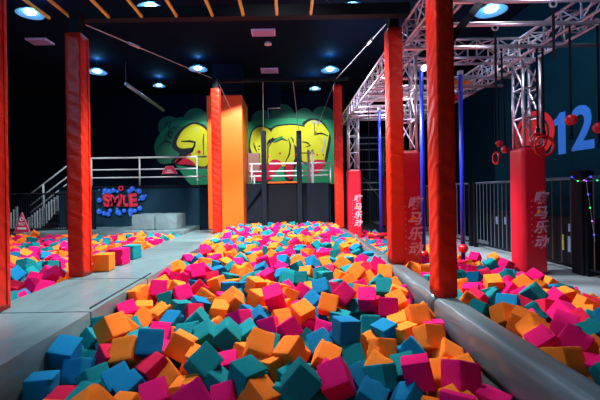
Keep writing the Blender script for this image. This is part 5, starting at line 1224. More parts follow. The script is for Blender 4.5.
P,-1724,3393,485,52,-32,-77,-8,208 T,-65,10809,736,76,-56,28,-10,210 P,-1398,12040,860,-41,42,3,80,209 O,-1497,10108,772,9,1,-49,-85,210 O,-1043,4353,573,69,0,5,71,201 
O,-312,4439,609,75,-16,-8,-62,213 B,1442,10798,744,80,46,-9,35,205 T,-1317,3208,510,-24,11,90,-31,208 P,-577,10409,738,-29,-51,-55,57,210 
O,791,12515,837,-56,-11,4,-81,203 O,1046,11115,737,97,-15,-6,12,200 O,-1986,10759,788,15,-18,38,-88,200 P,-1934,8968,718,92,-10,-1,-36,208 
O,1459,12537,773,7,-37,-8,-91,211 T,215,10314,827,83,-10,11,52,204 R,-242,4217,579,45,-62,62,-9,210 O,-1094,6511,682,98,-3,-8,-11,204 O,-440,9033,711,-66,6,-4,73,205 
R,-549,11111,750,97,-14,-4,10,203 P,-1550,10822,796,9,-34,-32,-87,205 P,1450,6691,735,98,-4,-3,16,210 O,-1632,11731,786,55,-25,78,-7,200 P,288,10123,726,81,51,-17,17,205 
B,-352,4871,622,19,-10,-51,82,205 O,-402,2892,422,-29,11,89,-29,205 O,-472,5297,638,-47,-62,25,-56,209 O,1005,9819,726,90,-8,-8,40,208 O,-1978,12380,808,-37,19,-89,-8,202 
T,-740,4362,566,25,33,76,48,205 B,874,12786,793,73,-56,19,32,202 P,-781,10547,728,59,45,-35,55,201 P,-1702,2815,419,64,10,9,75,208 R,1143,9345,752,42,11,-3,89,208 
T,-656,6379,674,49,-80,27,17,205 O,1089,5713,689,-42,-3,52,73,203 B,-1340,13234,770,96,-10,-3,22,209 P,-1504,5551,669,66,44,29,-52,213 T,1499,11297,818,55,7,6,82,208 
R,1075,13318,796,47,59,32,56,202 O,1215,7818,737,46,-60,-21,60,203 R,-1491,9026,717,54,24,79,2,205 T,-499,11787,805,70,38,-24,54,204 P,-1044,5798,670,-37,23,56,70,212 
R,300,13056,863,-61,-5,59,51,205 P,-422,7615,770,60,-43,-64,-16,209 B,-381,7143,693,69,-49,33,40,212 P,-1087,13269,769,92,-32,0,18,202 T,436,9232,714,2,55,-82,-11,212 
T,-1186,4599,617,92,17,-2,33,211 R,466,12169,806,32,15,38,85,203 T,836,8943,712,71,2,8,69,202 O,-1586,3833,525,98,2,-9,13,211 O,-184,6866,685,84,-28,-3,-43,203 
O,268,10996,743,54,-74,-24,-29,205 O,-1714,5162,647,-18,74,18,-60,206 T,560,4200,548,93,-3,10,33,206 O,453,11853,792,81,-3,-11,-56,206 P,-610,9845,801,46,-76,44,-6,212 
R,1481,5951,667,-14,-85,30,-38,212 O,1431,2659,401,-36,46,33,-73,211 T,-168,12613,829,-13,43,-8,-88,211 P,1268,3041,438,-9,-11,-50,84,205 T,68,9210,719,-70,-24,-63,20,212 
O,955,11997,770,-92,-37,-8,0,213 P,-1593,9787,719,-97,5,13,-14,211 O,1454,12898,761,-27,-71,-30,55,208 T,506,8443,726,58,-7,-6,-80,212 O,-1321,5105,639,-59,-19,-53,56,205 
B,924,5305,642,71,9,7,-69,206 T,-1785,7043,708,93,-2,5,-33,208 T,-1580,11943,768,-1,75,53,37,210 O,-1184,9417,734,33,-40,54,-65,201 P,1302,6078,700,-23,85,45,-3,211 
P,-1131,9630,759,-28,32,75,49,201 T,-770,11006,752,-56,40,-70,8,210 B,-896,2876,456,-13,-89,-40,-8,205 T,-832,11588,759,95,-12,18,19,204 P,774,3044,441,56,16,-36,71,212 
O,267,7238,724,78,-7,21,-57,213 P,1489,3588,582,5,-85,-31,-41,210 T,-1951,8493,713,48,-1,0,-87,213 B,671,4013,545,94,1,-4,-30,209 O,-113,13768,766,72,-10,-9,66,210 
O,-1562,10331,784,0,89,32,-29,203 P,-1329,12271,788,-12,-33,-89,-26,210 O,65,2905,441,87,-25,18,35,207 O,921,13150,797,6,32,94,1,206 O,-1108,12254,766,-58,68,-40,-15,209 
B,-1420,2970,458,91,32,2,-20,203 B,-1539,7690,702,67,10,1,-72,200 T,1098,10801,737,-39,-38,-82,6,210 P,1412,4937,619,-77,25,-55,13,206 P,-263,13088,828,14,96,-18,-4,208 
P,-1006,2647,395,-3,-34,-84,-39,201 O,-1344,7235,712,20,-95,21,-5,207 T,1214,10350,731,-81,18,-31,44,206 O,1493,3072,445,-65,-49,-18,-53,208 
T,-1580,4645,584,15,-64,-35,65,202 O,1082,8422,744,31,62,55,-44,206 P,145,5369,696,-79,-7,18,-56,204 O,-1303,2553,380,-2,-59,-37,70,208 O,36,7162,726,46,-80,32,17,202 
B,-110,6066,672,48,72,-47,-6,205 B,-965,12425,762,63,-16,-68,-32,205 P,-181,9576,840,-84,30,10,42,212 P,-410,7899,719,-22,82,-44,-25,203 R,-583,10182,751,16,90,33,16,205 
O,-331,5976,651,-32,14,-92,-11,205 O,-1984,9620,785,-70,-21,-43,-51,202 T,-1993,3451,492,72,-11,-17,-65,209 R,765,8452,713,91,12,24,-29,206 
P,-383,10984,821,70,16,-19,65,210 B,1436,7680,730,48,-21,-4,-84,207 T,1437,4482,663,65,-14,-23,-69,210 T,296,12477,823,-7,-76,-14,62,212 
P,-1167,13756,804,-10,-89,-41,6,210 O,-536,3147,451,-16,43,87,6,211 P,691,2465,452,-76,18,5,-60,200 O,1483,3372,502,7,54,-83,7,201 O,-1960,11613,871,-3,-96,-22,5,208 
T,358,13312,790,84,-33,-40,-9,205 T,-1158,8365,752,97,-13,-13,-6,213 P,385,8850,802,87,-5,-11,-45,209 P,715,11223,744,-2,-16,-97,-9,201 O,-147,3630,510,-89,34,-25,-4,204 
P,1108,4056,563,-30,-34,-17,-86,212 O,-542,2535,379,97,1,-11,-16,203 O,-567,4786,611,-30,25,18,89,206 T,559,5874,678,88,-6,-12,-43,207 P,617,5620,770,-17,-13,-77,59,213 
T,-246,10071,731,85,50,-11,-8,212 O,1384,4272,633,-85,-3,-24,-44,209 B,367,7430,726,92,-26,-24,11,203 R,1185,5445,682,85,7,-29,-40,211 R,1449,8994,774,-28,24,68,-62,201 
O,-1691,4887,630,-74,-61,24,-5,205 R,-1548,9383,742,23,-94,12,16,205 O,-1135,12564,764,39,-45,-77,16,209 O,-1265,4225,618,-27,-70,-12,-64,201 
P,507,13094,788,59,-3,-12,-79,210 T,255,8043,721,-38,-29,59,-63,201 R,-747,11241,737,63,0,5,77,205 T,1225,3656,513,-40,78,-4,-47,200 P,40,7453,706,-30,-7,-52,-78,203 
O,-891,6429,699,73,-12,9,-65,211 O,-1792,13014,761,-42,-54,-68,21,201 T,-1947,5944,652,-74,9,-25,59,205 P,-302,4010,564,71,37,-5,-57,200 
R,-941,13077,819,69,-14,12,-69,205 B,211,5958,666,-38,-47,-75,-25,205 O,1019,12623,756,-8,77,38,48,209 O,-1965,2497,431,78,-46,-26,-30,210 
T,1480,10087,735,0,-28,74,59,202 O,1180,13792,790,78,-2,-4,61,200 O,-281,10687,795,-58,4,-39,69,200 O,633,4499,584,-55,26,-18,-76,209 O,-1988,11343,844,-64,34,41,54,209 
O,-420,3325,510,69,61,-7,-36,210 O,-1690,9993,728,-70,11,-63,-29,208 P,-996,8663,734,50,-2,7,-85,206 O,-155,7842,772,18,42,-74,47,202 P,209,12675,756,49,-3,9,-85,210 
B,677,13551,780,71,-64,-7,-25,206 O,1414,13573,788,19,-51,78,-27,211 P,-798,13510,810,-6,82,19,52,209 O,891,7648,760,46,-66,-44,38,208 O,388,13535,777,3,93,-26,21,210 
R,-1355,10932,834,75,-12,3,64,204 P,-1595,8605,726,25,-32,25,-87,204 O,1168,11868,761,-20,23,-73,-59,208 O,-787,13267,782,70,-58,-17,36,210 
P,-597,11439,811,97,-20,6,-6,202 T,442,3316,522,13,-32,-93,-5,209 B,-71,12369,794,37,19,-89,14,209 O,-924,12784,758,12,-49,82,25,204 O,-1496,6838,710,78,-61,-8,-5,207 
P,1118,8715,719,79,-8,-11,58,206 O,-1173,13518,775,28,70,-31,56,209 O,-16,8138,705,-20,97,-2,-5,210 T,222,5003,638,80,27,-19,47,200 P,274,3559,496,-58,73,-32,-8,212 
P,-1624,12738,769,71,-18,7,66,202 P,61,10145,759,-17,-26,17,92,212 P,782,5881,650,96,-10,18,-9,206 T,-1745,6079,657,-76,8,-1,-63,207 T,1227,13039,762,63,-2,-18,74,204 
P,1489,9333,749,31,76,50,-22,212 O,-1962,2741,461,-57,-39,-71,-4,205 P,-1814,5462,635,5,-62,76,-9,201 P,870,12330,755,-85,4,-49,-16,208 
O,1193,10066,743,-53,-39,20,-71,209 P,291,4086,373,94,-9,20,-21,213 P,2789,12053,738,45,-9,-61,63,208 O,3118,12540,658,58,26,75,12,212 O,2820,12357,664,3,-95,26,14,204 
T,4235,10056,413,93,29,-9,-13,201 O,2414,11677,625,92,27,-8,-25,200 T,2739,13097,607,-83,-31,30,34,204 O,4227,10847,392,5,-97,-14,13,202 P,3667,10836,498,92,29,5,-23,205 
O,2551,6265,742,68,9,-3,71,212 T,3879,8056,535,-11,-96,20,-3,210 R,2400,10586,643,73,-4,-8,-67,202 T,3875,5324,612,-27,-50,-60,-55,210 B,4095,9165,434,0,-55,-43,-70,210 
O,2810,8690,698,97,11,-16,-6,204 O,2154,9419,684,87,-11,-13,-45,213 O,3929,4790,710,-15,61,41,-64,211 T,3616,4177,779,69,-8,5,70,203 O,2502,2854,877,75,-8,-7,63,207 
P,2897,7199,705,8,-7,98,-2,210 P,3142,11560,705,90,19,-4,38,207 B,3940,13073,447,11,-58,-74,28,206 P,3741,13248,579,-16,51,-77,-31,203 P,3459,5707,752,70,-3,9,69,204 
O,3336,13116,578,88,-12,6,43,211 O,2211,12237,625,50,-2,-8,85,202 O,2263,8000,814,58,0,15,-79,200 B,3389,12185,570,-49,20,48,-69,203 B,2837,12611,650,-27,46,68,-48,206 
R,3656,11178,562,-1,-41,15,89,211 B,2853,9639,756,-2,-90,30,-27,204 R,3443,9070,593,98,-13,-7,-4,202 O,3187,7933,737,-10,-70,-69,-4,211 T,2295,13284,602,-68,37,-55,28,210 
T,3948,4025,741,-6,78,52,-32,206 P,3262,3286,896,61,70,-29,-20,213 P,4066,12297,435,-56,-21,-60,-52,205 O,4350,12031,351,25,-65,40,-59,213 
R,3877,10538,480,97,-4,13,-17,206 O,4263,5284,582,47,16,4,86,204 P,3704,5113,657,36,-43,-11,81,209 R,2746,11708,608,-94,-28,11,-11,212 P,2933,13249,640,65,2,16,-73,209 
P,2367,9943,744,-89,7,5,-43,211 T,4156,8184,469,-11,5,-80,58,207 O,2480,10324,676,-3,88,31,-33,208 O,3365,11952,592,-25,54,49,-61,208 O,3937,7651,510,89,10,-2,42,210 
T,3546,8886,633,32,-77,21,-49,210 T,3305,7591,728,-81,44,7,-36,207 B,3445,10748,568,96,-5,-19,15,204 T,2745,8955,659,90,-15,-15,-37,212 R,3013,8950,675,94,7,29,12,202 
O,3855,12509,462,72,-62,-15,-24,201 B,3554,10500,643,76,-33,-32,44,211 T,2740,9496,641,87,17,41,-15,211 T,2289,13998,644,72,25,13,-62,212 O,4410,11317,441,47,0,6,-87,208 
T,3823,6657,667,95,-24,-13,-5,204 T,2471,7985,759,68,47,-12,53,203 O,3063,11964,712,2,70,-1,-70,205 P,4039,11724,497,-48,-85,-16,-4,213 O,4066,4437,688,9,20,28,92,203 
P,3791,8764,597,98,8,14,-3,208 O,3257,13557,612,-38,-38,48,68,200 O,4268,8486,451,38,0,-1,91,204 P,3335,6631,685,90,-13,-38,-3,203 B,4158,4901,669,38,-67,9,-62,203 
O,3671,8458,557,97,10,-10,17,209 P,3973,7216,594,90,-12,-32,23,212 O,3751,7609,641,-13,89,-28,30,202 P,2845,6577,775,97,-17,-3,-4,206 O,2139,11049,721,-11,-53,79,-27,201 
P,3784,13728,523,94,-9,-20,-22,210 B,2525,4415,854,35,-11,-10,-91,207 O,3323,11422,599,-25,-16,48,82,203 O,3220,13314,682,19,-72,-53,38,200 
P,2874,10492,669,64,-2,-5,-76,205 P,2118,13533,615,66,-61,31,28,201 P,3056,13636,668,-13,27,-22,-92,211 T,2489,7495,694,-21,33,91,3,201 O,2479,13619,692,23,29,-88,-26,205 
P,3084,7333,706,63,-62,-23,-38,211 P,3373,12697,562,51,70,-36,32,205 O,4139,10314,456,55,-8,-18,80,212 T,3610,3853,787,-12,43,-69,55,204 O,3667,6215,694,57,-21,68,40,202 
P,3555,7784,647,-19,-34,14,-90,204 B,2652,10463,757,50,-67,-34,41,204 P,3599,7459,615,-21,11,19,94,213 O,2201,10077,715,-25,-75,13,59,203 T,4330,5522,558,62,16,63,-41,201 
P,4382,13963,435,9,17,74,-63,205 P,3240,4877,754,41,-13,-10,89,202 P,3278,10943,594,21,-82,26,-45,209 P,2962,9255,644,-63,14,-68,32,203 P,3413,8706,667,67,-34,-14,-62,211 
R,3026,3105,922,92,-13,8,-34,206 B,4408,7713,555,-54,-9,-75,-32,206 P,4296,9078,488,65,35,36,-55,201 P,3866,12027,494,50,10,82,19,203 P,2945,13810,587,-25,-26,56,73,207 
T,2317,7603,812,95,25,-2,10,209 T,2094,4852,797,-16,-10,48,85,211 T,2918,7981,679,32,60,-68,-23,201 P,3609,10085,543,89,9,-16,40,208 T,2672,7767,774,-34,-89,2,-28,211 
P,4322,12693,462,-89,29,25,-18,205 T,3308,11174,580,4,-80,-9,57,203 P,3524,8360,680,36,46,56,-57,211 P,3350,10474,579,-70,41,-55,-11,203 
P,3547,13672,535,35,-41,-50,66,207 P,3808,6887,654,-40,31,-8,-85,208 O,3238,10739,693,-63,-26,-63,35,211 P,3568,13368,539,-38,3,90,12,202 
T,2544,6011,835,-50,-4,-16,-84,211 P,3028,11347,657,98,-2,2,14,202 B,3962,13543,465,6,61,24,74,208 R,4202,13744,383,75,-10,-10,-63,200 P,3863,6349,692,-54,-61,-44,36,208 
T,4154,8774,495,-33,44,-39,72,202 O,3564,8086,703,3,83,32,43,202 P,3589,11877,513,31,15,77,-52,212 P,4090,6603,603,56,-60,-54,-11,203 O,2803,12891,700,87,8,-1,47,213 
T,4200,13469,443,54,42,-23,68,211 R,3913,9105,535,98,-1,1,-12,208 O,3974,7443,549,8,73,-62,25,211 P,4354,9567,424,93,6,11,31,206 O,2137,10536,664,5,-55,-81,-10,202 
O,2462,9198,777,78,11,12,58,207 T,4066,10760,506,55,25,-71,34,208 P,3313,8293,748,-59,59,36,40,206 O,3599,12962,611,-82,-28,47,9,204 O,3724,4737,748,88,38,8,25,208 
O,2493,2626,901,77,33,-32,-41,211 P,2582,9366,719,-9,-83,40,34,211 P,3579,9372,594,-10,22,84,46,213 O,2979,8347,677,-28,-92,16,-17,205 P,2440,12043,679,72,12,0,-66,209 
B,3617,7152,657,69,-27,21,-62,204 P,3262,9304,622,78,5,2,-61,200 T,2850,7461,776,83,8,3,53,203 T,4066,12656,459,56,8,-7,-81,210 P,3068,7584,798,15,-60,75,17,212 
O,2731,11335,714,65,4,-14,-73,212 O,4018,5108,621,-98,0,2,-12,211 P,3214,7084,701,42,58,14,67,212 P,3422,9518,614,62,76,6,-13,201 O,3680,13924,458,-29,76,47,31,202 
B,2459,11075,720,4,-65,-10,-74,205 O,3989,10971,524,-37,23,1,-89,207 P,2184,9037,658,44,0,5,89,205 B,2251,11381,716,86,-33,29,-23,203 B,3574,6632,633,-96,22,9,-5,201 
O,3828,11310,512,-68,-70,-16,1,206 T,2409,6698,807,50,15,-10,-84,205 P,3062,10195,750,93,-14,30,12,207 P,2087,11545,647,-1,48,10,-86,205 B,2365,2444,960,-82,20,-40,32,207 
T,3436,13877,595,75,-57,-30,2,206 T,3905,10131,561,-4,-53,-83,4,208 T,2898,10749,662,2,99,-9,-4,206 O,3542,13151,526,-35,-76,28,45,213 T,3360,3755,761,-83,-45,-25,-17,207 
P,3373,11658,668,-82,-38,31,24,206 T,2348,8475,729,22,75,-7,-60,212 O,3429,5274,726,98,-8,2,13,208 O,2842,13521,666,-27,-48,0,-82,206 P,3660,11669,597,-92,-19,7,31,210 
T,2098,5582,881,-2,5,-7,-99,206 P,4252,4589,602,85,8,2,49,202 T,4151,6992,565,81,1,-15,-55,204 T,2389,9717,698,14,16,89,38,211 O,2140,9658,705,73,5,-2,-66,210 
R,4005,12870,530,62,10,3,-76,201 O,3646,9578,539,-65,72,-5,-21,209 T,3105,13919,692,32,7,38,-85,206 T,2572,8409,665,57,69,38,-18,201 O,2164,6331,741,-9,38,-60,68,211 
O,4307,11777,418,52,53,3,65,213 R,3302,7377,749,86,3,-2,-49,206 T,3870,4351,704,13,66,-30,-67,202 P,3520,12544,514,10,49,81,27,209 O,4346,13106,386,56,-1,-1,-81,203 
O,3045,3372,881,62,8,20,74,211 B,3349,10081,653,-79,-39,45,-7,209 O,4028,11457,480,-29,28,-84,34,204 R,2765,10065,760,19,-93,-24,-18,210 T,2764,2963,925,-75,39,29,42,206 
T,2371,6174,816,76,29,-8,56,208 T,4284,12509,357,-93,-31,1,-17,204 R,2291,11864,610,82,-13,14,-52,208 O,2293,13761,712,-73,-32,-42,-40,208 O,4047,9662,517,46,11,16,85,202 
T,2916,11044,650,-67,-53,-44,-23,210 O,3564,9878,646,-54,-42,-7,72,210 O,3978,8403,509,3,-46,-80,-37,201 R,4395,11053,354,-61,-69,-9,35,210 
O,3030,9482,737,68,70,12,11,203 P,3806,12223,586,69,52,-44,-19,207 O,2803,10281,629,8,-58,-76,-22,201 P,2655,12759,617,45,-86,-20,2,208 B,2111,8717,727,66,-60,-43,0,201 
T,2318,10790,723,90,4,-10,39,203 P,4395,5927,529,8,52,-31,78,211 R,3165,9102,681,-40,-9,90,1,202 P,2387,12419,619,59,4,-3,-79,204 T,2666,7015,781,-42,16,-32,82,212 
O,3137,12251,613,-64,-45,-51,-34,208 R,2946,11761,667,-5,-85,-24,44,207 O,4372,6168,474,-8,26,57,76,211 R,3805,12754,559,27,1,-56,-77,208 P,2660,9167,698,72,9,-7,-67,205 
T,3410,6934,682,-63,-30,-17,-68,201 O,4067,13958,409,85,8,-30,41,206 O,2403,8222,703,42,-17,9,-88,201 O,3214,12923,595,75,-1,-8,64,206 O,2187,5392,780,96,-7,-12,18,202 
P,2450,11328,635,-83,28,-26,-38,206 O,3346,3548,816,94,-28,1,-8,200 R,4383,6419,541,82,-9,5,54,210 R,2484,8745,676,34,-85,21,31,203 O,2634,9904,643,95,0,-8,27,211 
B,3639,9175,532,-18,-66,-70,12,206 T,4359,4918,590,95,13,7,23,206 O,2619,6612,854,90,-27,-25,17,207 O,2098,8152,782,20,38,2,89,207 O,2507,13854,699,53,-68,47,12,204 
O,3832,11798,573,-11,6,78,-59,205 T,4181,7643,543,56,46,8,-67,204 P,4372,6702,569,78,-1,0,61,211 O,4020,5494,662,57,-17,1,-79,206 O,4387,10280,461,-50,-24,48,-66,207 
O,4354,10592,423,95,25,8,-11,211 P,2715,6396,855,60,61,22,45,202 P,2864,8174,759,93,4,1,34,211 O,4122,13261,394,-69,29,-52,-40,205 O,4236,11204,370,-57,33,68,29,203 
B,3170,12743,704,4,-60,-30,73,212 O,3275,8869,732,42,81,-38,10,202 P,3101,10908,734,17,6,-77,-60,204 T,3966,6177,615,68,14,8,70,203 O,3055,9896,765,56,33,-58,47,213 
P,4371,13635,458,-64,75,-3,2,205 P,2161,7823,749,79,19,10,55,207 O,4333,9811,371,-21,-75,45,41,206 O,3839,9640,610,-57,49,9,64,204 T,2700,10938,740,89,-16,-3,40,207 
O,3848,5999,593,40,89,12,12,209 B,3687,6468,734,3,17,86,47,211 P,2544,12233,673,73,-57,-27,-20,210 P,3684,5840,697,-93,22,-11,25,213 P,3355,3955,850,-23,-53,-72,-35,200 
O,4384,11587,483,74,44,37,32,201 R,3051,8671,687,10,-41,-71,54,208 P,3648,10296,546,43,3,-13,88,204 T,2844,6861,848,-42,-41,-65,47,203 P,2827,11529,706,88,-7,-2,-45,205 
P,2668,13382,602,57,-4,38,-71,208 P,2182,5978,825,78,-8,1,-60,200 P,2783,8434,699,-12,-95,-2,25,211 T,2081,7591,793,33,-6,-91,21,208 T,4105,7925,502,-11,-11,98,1,206 
T,4146,4236,671,26,-12,-89,-33,202 T,2540,9574,752,87,-29,-18,33,208 O,3255,8499,726,95,-16,-2,25,206 T,4154,6775,491,1,24,-48,83,206 T,3020,13002,695,-92,12,21,27,213 
P,2686,8039,788,98,-3,-3,16,209 P,2430,5783,762,-66,51,-52,9,206 O,2574,11837,610,-28,-2,35,-88,213 B,2187,10301,753,49,-61,-60,9,205 B,3606,11465,547,23,35,45,-78,212 
T,2089,13875,712,9,34,91,15,208 T,3910,9885,592,-2,91,13,36,207 O,2867,7686,817,75,18,-43,-45,212 T,2533,8977,681,-41,-10,-89,13,201 B,4276,9280,416,50,84,16,-2,203 
P,2740,5428,766,-31,-14,-3,-93,204 O,2966,5589,754,59,51,-60,-9,202 P,3600,12275,506,-18,-93,27,14,205 P,4388,8129,462,30,55,6,76,210 T,4128,11914,390,-45,55,12,-68,210 
T,4020,13765,507,-40,63,-41,-51,201 P,4057,9421,459,17,-84,-33,-38,208 B,2889,13979,707,2,70,-35,-60,204 T,4394,13352,406,64,62,33,28,206 
P,3090,5842,759,11,35,-70,-59,213 R,3883,9333,551,-14,-54,-14,-80,202 P,4266,12216,427,35,-42,-62,-55,209 B,4238,11032,500,42,-2,-90,2,206 
O,2847,9839,676,-50,-43,-23,70,201 O,3330,12410,677,80,-11,3,-57,209 R,2629,12495,667,63,15,37,-65,208 O,3134,11180,741,-3,-7,-19,97,200 O,3410,7179,727,97,-15,5,-14,204 
O,3319,5092,757,-43,5,14,-88,203 O,3325,9872,609,-93,25,12,-19,202 T,4416,8914,406,91,16,19,-31,200 T,2660,5083,787,96,-21,-10,-2,203 B,4351,7922,422,28,74,20,57,205 
P,2105,11757,620,-26,83,22,-41,213 B,3216,11796,594,-55,-70,1,-44,204 T,3376,5499,709,79,50,29,13,202 P,2726,13717,716,4,79,-28,52,202 P,3255,10274,640,-10,61,13,77,203 
B,2101,8509,673,70,-57,10,39,205 B,3261,9674,715,-76,-17,-34,51,210 O,3395,7879,753,-16,17,60,-75,213 O,2371,9410,719,-8,92,-31,17,213 P,3838,7825,590,54,71,40,10,201 
R,2087,5167,895,-49,-44,58,46,200 O,2613,6800,725,6,-4,-4,-99,204 O,2137,5779,756,91,-15,35,6,211 P,2558,10722,737,31,39,-67,53,208 T,2326,8920,770,55,-1,18,-80,201 
O,4181,7443,463,12,55,-34,74,205 P,2628,11508,625,-27,-93,4,21,205 P,3733,13513,489,49,49,60,39,211 O,2615,8597,767,-90,-32,9,-25,205 P,3512,11018,664,-10,20,96,9,205 
T,3839,4573,646,77,-2,4,-62,205 T,3171,10466,698,50,38,28,71,207 B,2840,3244,854,31,-76,-52,-22,203 P,3906,8582,610,-85,50,1,-11,203 P,3731,8960,533,84,4,19,48,205 
R,4414,5127,646,32,-84,-20,-37,209 O,3823,3852,764,82,2,9,-54,209 T,2104,11976,741,53,75,-24,28,207 B,3273,6121,703,84,-19,7,-48,210 R,3013,7782,686,-37,-27,-80,-36,205 
R,3964,13297,535,-43,-31,-63,-54,206 O,3939,8865,477,41,57,70,-3,202 O,2264,9236,651,-35,54,39,-65,209 T,4340,6924,487,-75,54,-28,-24,202 O,2944,3552,822,-3,5,98,-10,202 
O,3795,8257,609,83,-11,-2,-53,202 O,4047,11185,515,65,-19,18,-70,201 P,3555,10586,431,75,-14,-4,-63,201 O,2252,5958,620,7,3,-9,98,212 T,3096,4604,652,87,14,-2,45,211 
O,2564,9695,534,-33,-82,43,14,208 P,3270,12398,423,-40,72,-34,-43,210 T,2340,3315,707,-12,73,-64,-16,208 O,2361,5532,609,93,29,1,17,211 P,3550,6458,461,18,16,-91,30,211 
B,4068,4945,447,-76,-48,35,-23,209 P,3106,6492,603,97,-13,-3,-14,208 B,3450,4923,536,85,-26,1,-43,205 O,2475,9940,460,68,29,7,66,205 T,2504,13923,494,6,94,24,17,207 
R,4036,4233,432,84,3,9,52,209 P,2295,10335,494,-36,56,26,-69,200 T,2196,9864,592,-19,10,-13,-96,211 P,2270,11250,504,79,-36,6,47,210 O,3726,12991,406,-60,-69,-6,-37,203 
B,2196,2539,686,34,-54,62,44,212 O,3021,12800,425,-21,28,-25,-89,212 P,2770,5211,620,70,-24,49,44,209 O,3199,5914,579,-79,34,-29,-39,204 T,3944,9279,315,-50,-37,64,43,211 
O,3003,5007,633,1,-50,27,81,203 O,4269,6847,291,15,18,-95,-16,206 T,2289,13813,444,45,65,10,58,209 O,3458,4404,596,34,7,3,-93,200 T,3961,10855,342,50,-7,-63,57,209 
P,2140,4515,670,94,16,-27,4,202 B,3700,8113,427,-77,-28,-54,11,206 T,3485,8356,462,-72,-4,9,67,202 R,2493,6520,650,20,-38,8,-89,212 O,2765,11065,458,88,-13,-1,43,207 
T,3847,6919,441,81,20,4,53,202 O,2800,3856,687,-53,63,48,-26,206 P,4087,6482,378,-12,-19,-81,-52,208 O,2140,5020,638,9,23,82,-49,202 T,2516,9229,536,-71,-21,33,-57,212 
P,3052,10311,455,-58,5,-1,80,209 O,2952,10099,526,-15,32,-90,23,213 P,2778,2807,672,-33,-3,57,-74,209 P,2675,6991,554,-1,37,50,77,204 B,4252,8686,274,-51,63,-44,36,213 
O,2320,7769,583,-50,83,17,-9,211 P,4397,13357,161,59,-8,79,7,209 T,2096,5260,617,-10,-26,24,-92,205 P,2344,4225,700,17,80,-37,-42,202 O,3832,8983,332,50,-52,59,33,202 
T,2173,9539,501,29,32,42,-79,213 B,3661,3784,560,-17,-2,29,-93,203 P,3094,8141,518,87,23,-1,-41,211 B,3536,5378,545,92,-5,29,23,204 T,2574,7910,536,0,80,2,58,200 
P,4036,5845,383,-22,66,-49,51,206 O,3173,9762,493,-3,-61,-10,77,203 O,2679,4882,712,9,-27,40,86,212 O,4087,10592,249,82,-8,-4,54,211 O,2544,5403,594,72,7,-17,65,211 
O,3382,11786,383,21,-23,90,27,201 B,3259,13411,417,54,43,-14,-69,201 R,2387,6742,574,-23,74,-53,33,206 T,3070,9405,472,39,11,-4,90,201 T,3785,8374,383,41,-11,-5,89,211 
P,3128,5184,603,28,-35,-49,-73,207 B,3413,7103,495,5,92,-34,-10,200 T,2669,8714,531,-42,-41,13,-78,209 T,3337,6371,530,-98,1,15,3,211 T,3396,5137,551,89,6,-31,-28,202 
T,4145,5174,393,-10,-30,-72,60,212 T,2627,3506,671,-56,-46,46,-49,206 B,3809,11860,302,-20,-66,-64,-31,201 T,3791,10224,379,46,-26,81,19,211 
T,3565,11071,369,71,0,14,68,208 O,2848,11420,489,-3,-22,-91,-32,203 O,4117,5531,390,-29,89,32,7,207 O,3997,8559,301,95,8,7,-26,204 T,3256,7776,593,-41,-67,-61,-4,211 
B,3462,12835,406,88,-9,-6,44,200 T,3781,11123,387,-43,-41,-47,-64,204 R,3478,7559,441,-17,25,-33,-88,211 O,3829,4974,496,-58,-20,-54,56,213 
O,2288,10833,469,-21,89,-37,2,200 B,4059,13014,227,94,-29,-8,-2,213 R,3100,3187,672,93,-3,-19,-29,205 P,2126,10650,474,-11,94,27,-5,208 P,2144,6573,613,94,-10,22,-21,200 
T,4417,10045,237,64,-11,1,75,206 T,3252,7490,518,-31,62,-68,17,200 O,3436,4712,578,25,93,18,-17,203 B,3023,7580,527,-31,65,25,-63,210 B,3737,4162,511,69,8,70,-8,210 
B,2582,13529,435,-28,-57,-61,-45,202 P,2172,7945,541,-27,55,-70,33,201 T,3188,8474,473,-17,36,91,2,202 B,4038,11097,281,11,-68,-14,-70,203 O,4208,7614,299,68,1,19,70,210 
P,2733,13922,528,72,-39,35,43,212 O,2911,6787,583,-56,66,-4,48,203 O,3158,13180,476,-24,3,-68,68,212 P,3742,5507,464,7,60,64,45,206 P,3483,4066,614,91,-10,-10,37,201 
O,4162,11400,311,-47,73,-45,17,200 O,2426,4988,701,60,-23,-64,39,209 P,3664,9875,370,24,3,-61,74,201 T,3750,7692,408,-94,-14,26,0,209 T,2726,10441,474,86,3,-9,47,206 
P,4020,7838,312,-93,9,-1,-34,208 B,2713,12092,521,-22,14,-66,-69,205 O,3645,7327,417,81,8,12,54,212 B,4413,5323,361,45,11,-1,87,209 T,2755,7328,578,17,-86,-23,39,203 
P,2262,8821,480,-76,61,8,15,201 P,3223,3920,652,-33,10,-70,-60,200 P,2949,9844,460,98,-16,-4,-2,204 O,3770,6424,502,-30,45,-65,-52,204 O,4220,5723,344,95,-6,0,26,202 
O,3569,8631,403,-55,7,-81,12,201 P,4187,12793,289,-61,62,-18,-44,203 P,3429,9292,443,48,64,-51,29,210 B,4366,11313,221,70,3,3,70,207 T,3528,6005,603,60,-9,-9,77,212 
T,2248,8329,590,92,5,18,31,211 T,3789,7153,458,32,-40,-72,-45,213 R,4198,4434,418,-21,-89,21,-33,201 T,4003,9738,288,-54,-64,45,27,212 P,3642,12481,345,47,-16,-85,7,206 
O,2417,13319,421,-63,72,-22,14,202 T,3781,12214,299,-12,90,33,22,211 B,2963,4296,668,-4,82,-16,-52,209 P,4392,8101,241,88,-14,-9,43,201 P,4271,4823,392,44,5,-80,-38,209 
P,2930,12305,438,-28,-81,16,-48,209 O,4116,11691,289,-37,-82,-41,10,204 B,3131,3471,650,12,43,-77,-43,211 O,4139,7111,355,97,0,-3,18,211 
T,3052,10674,478,-44,63,-47,-41,203 O,4393,10357,204,51,34,-33,-70,201 T,2671,5900,685,11,79,-59,3,211 T,4132,9445,248,-81,-6,-46,-33,211 
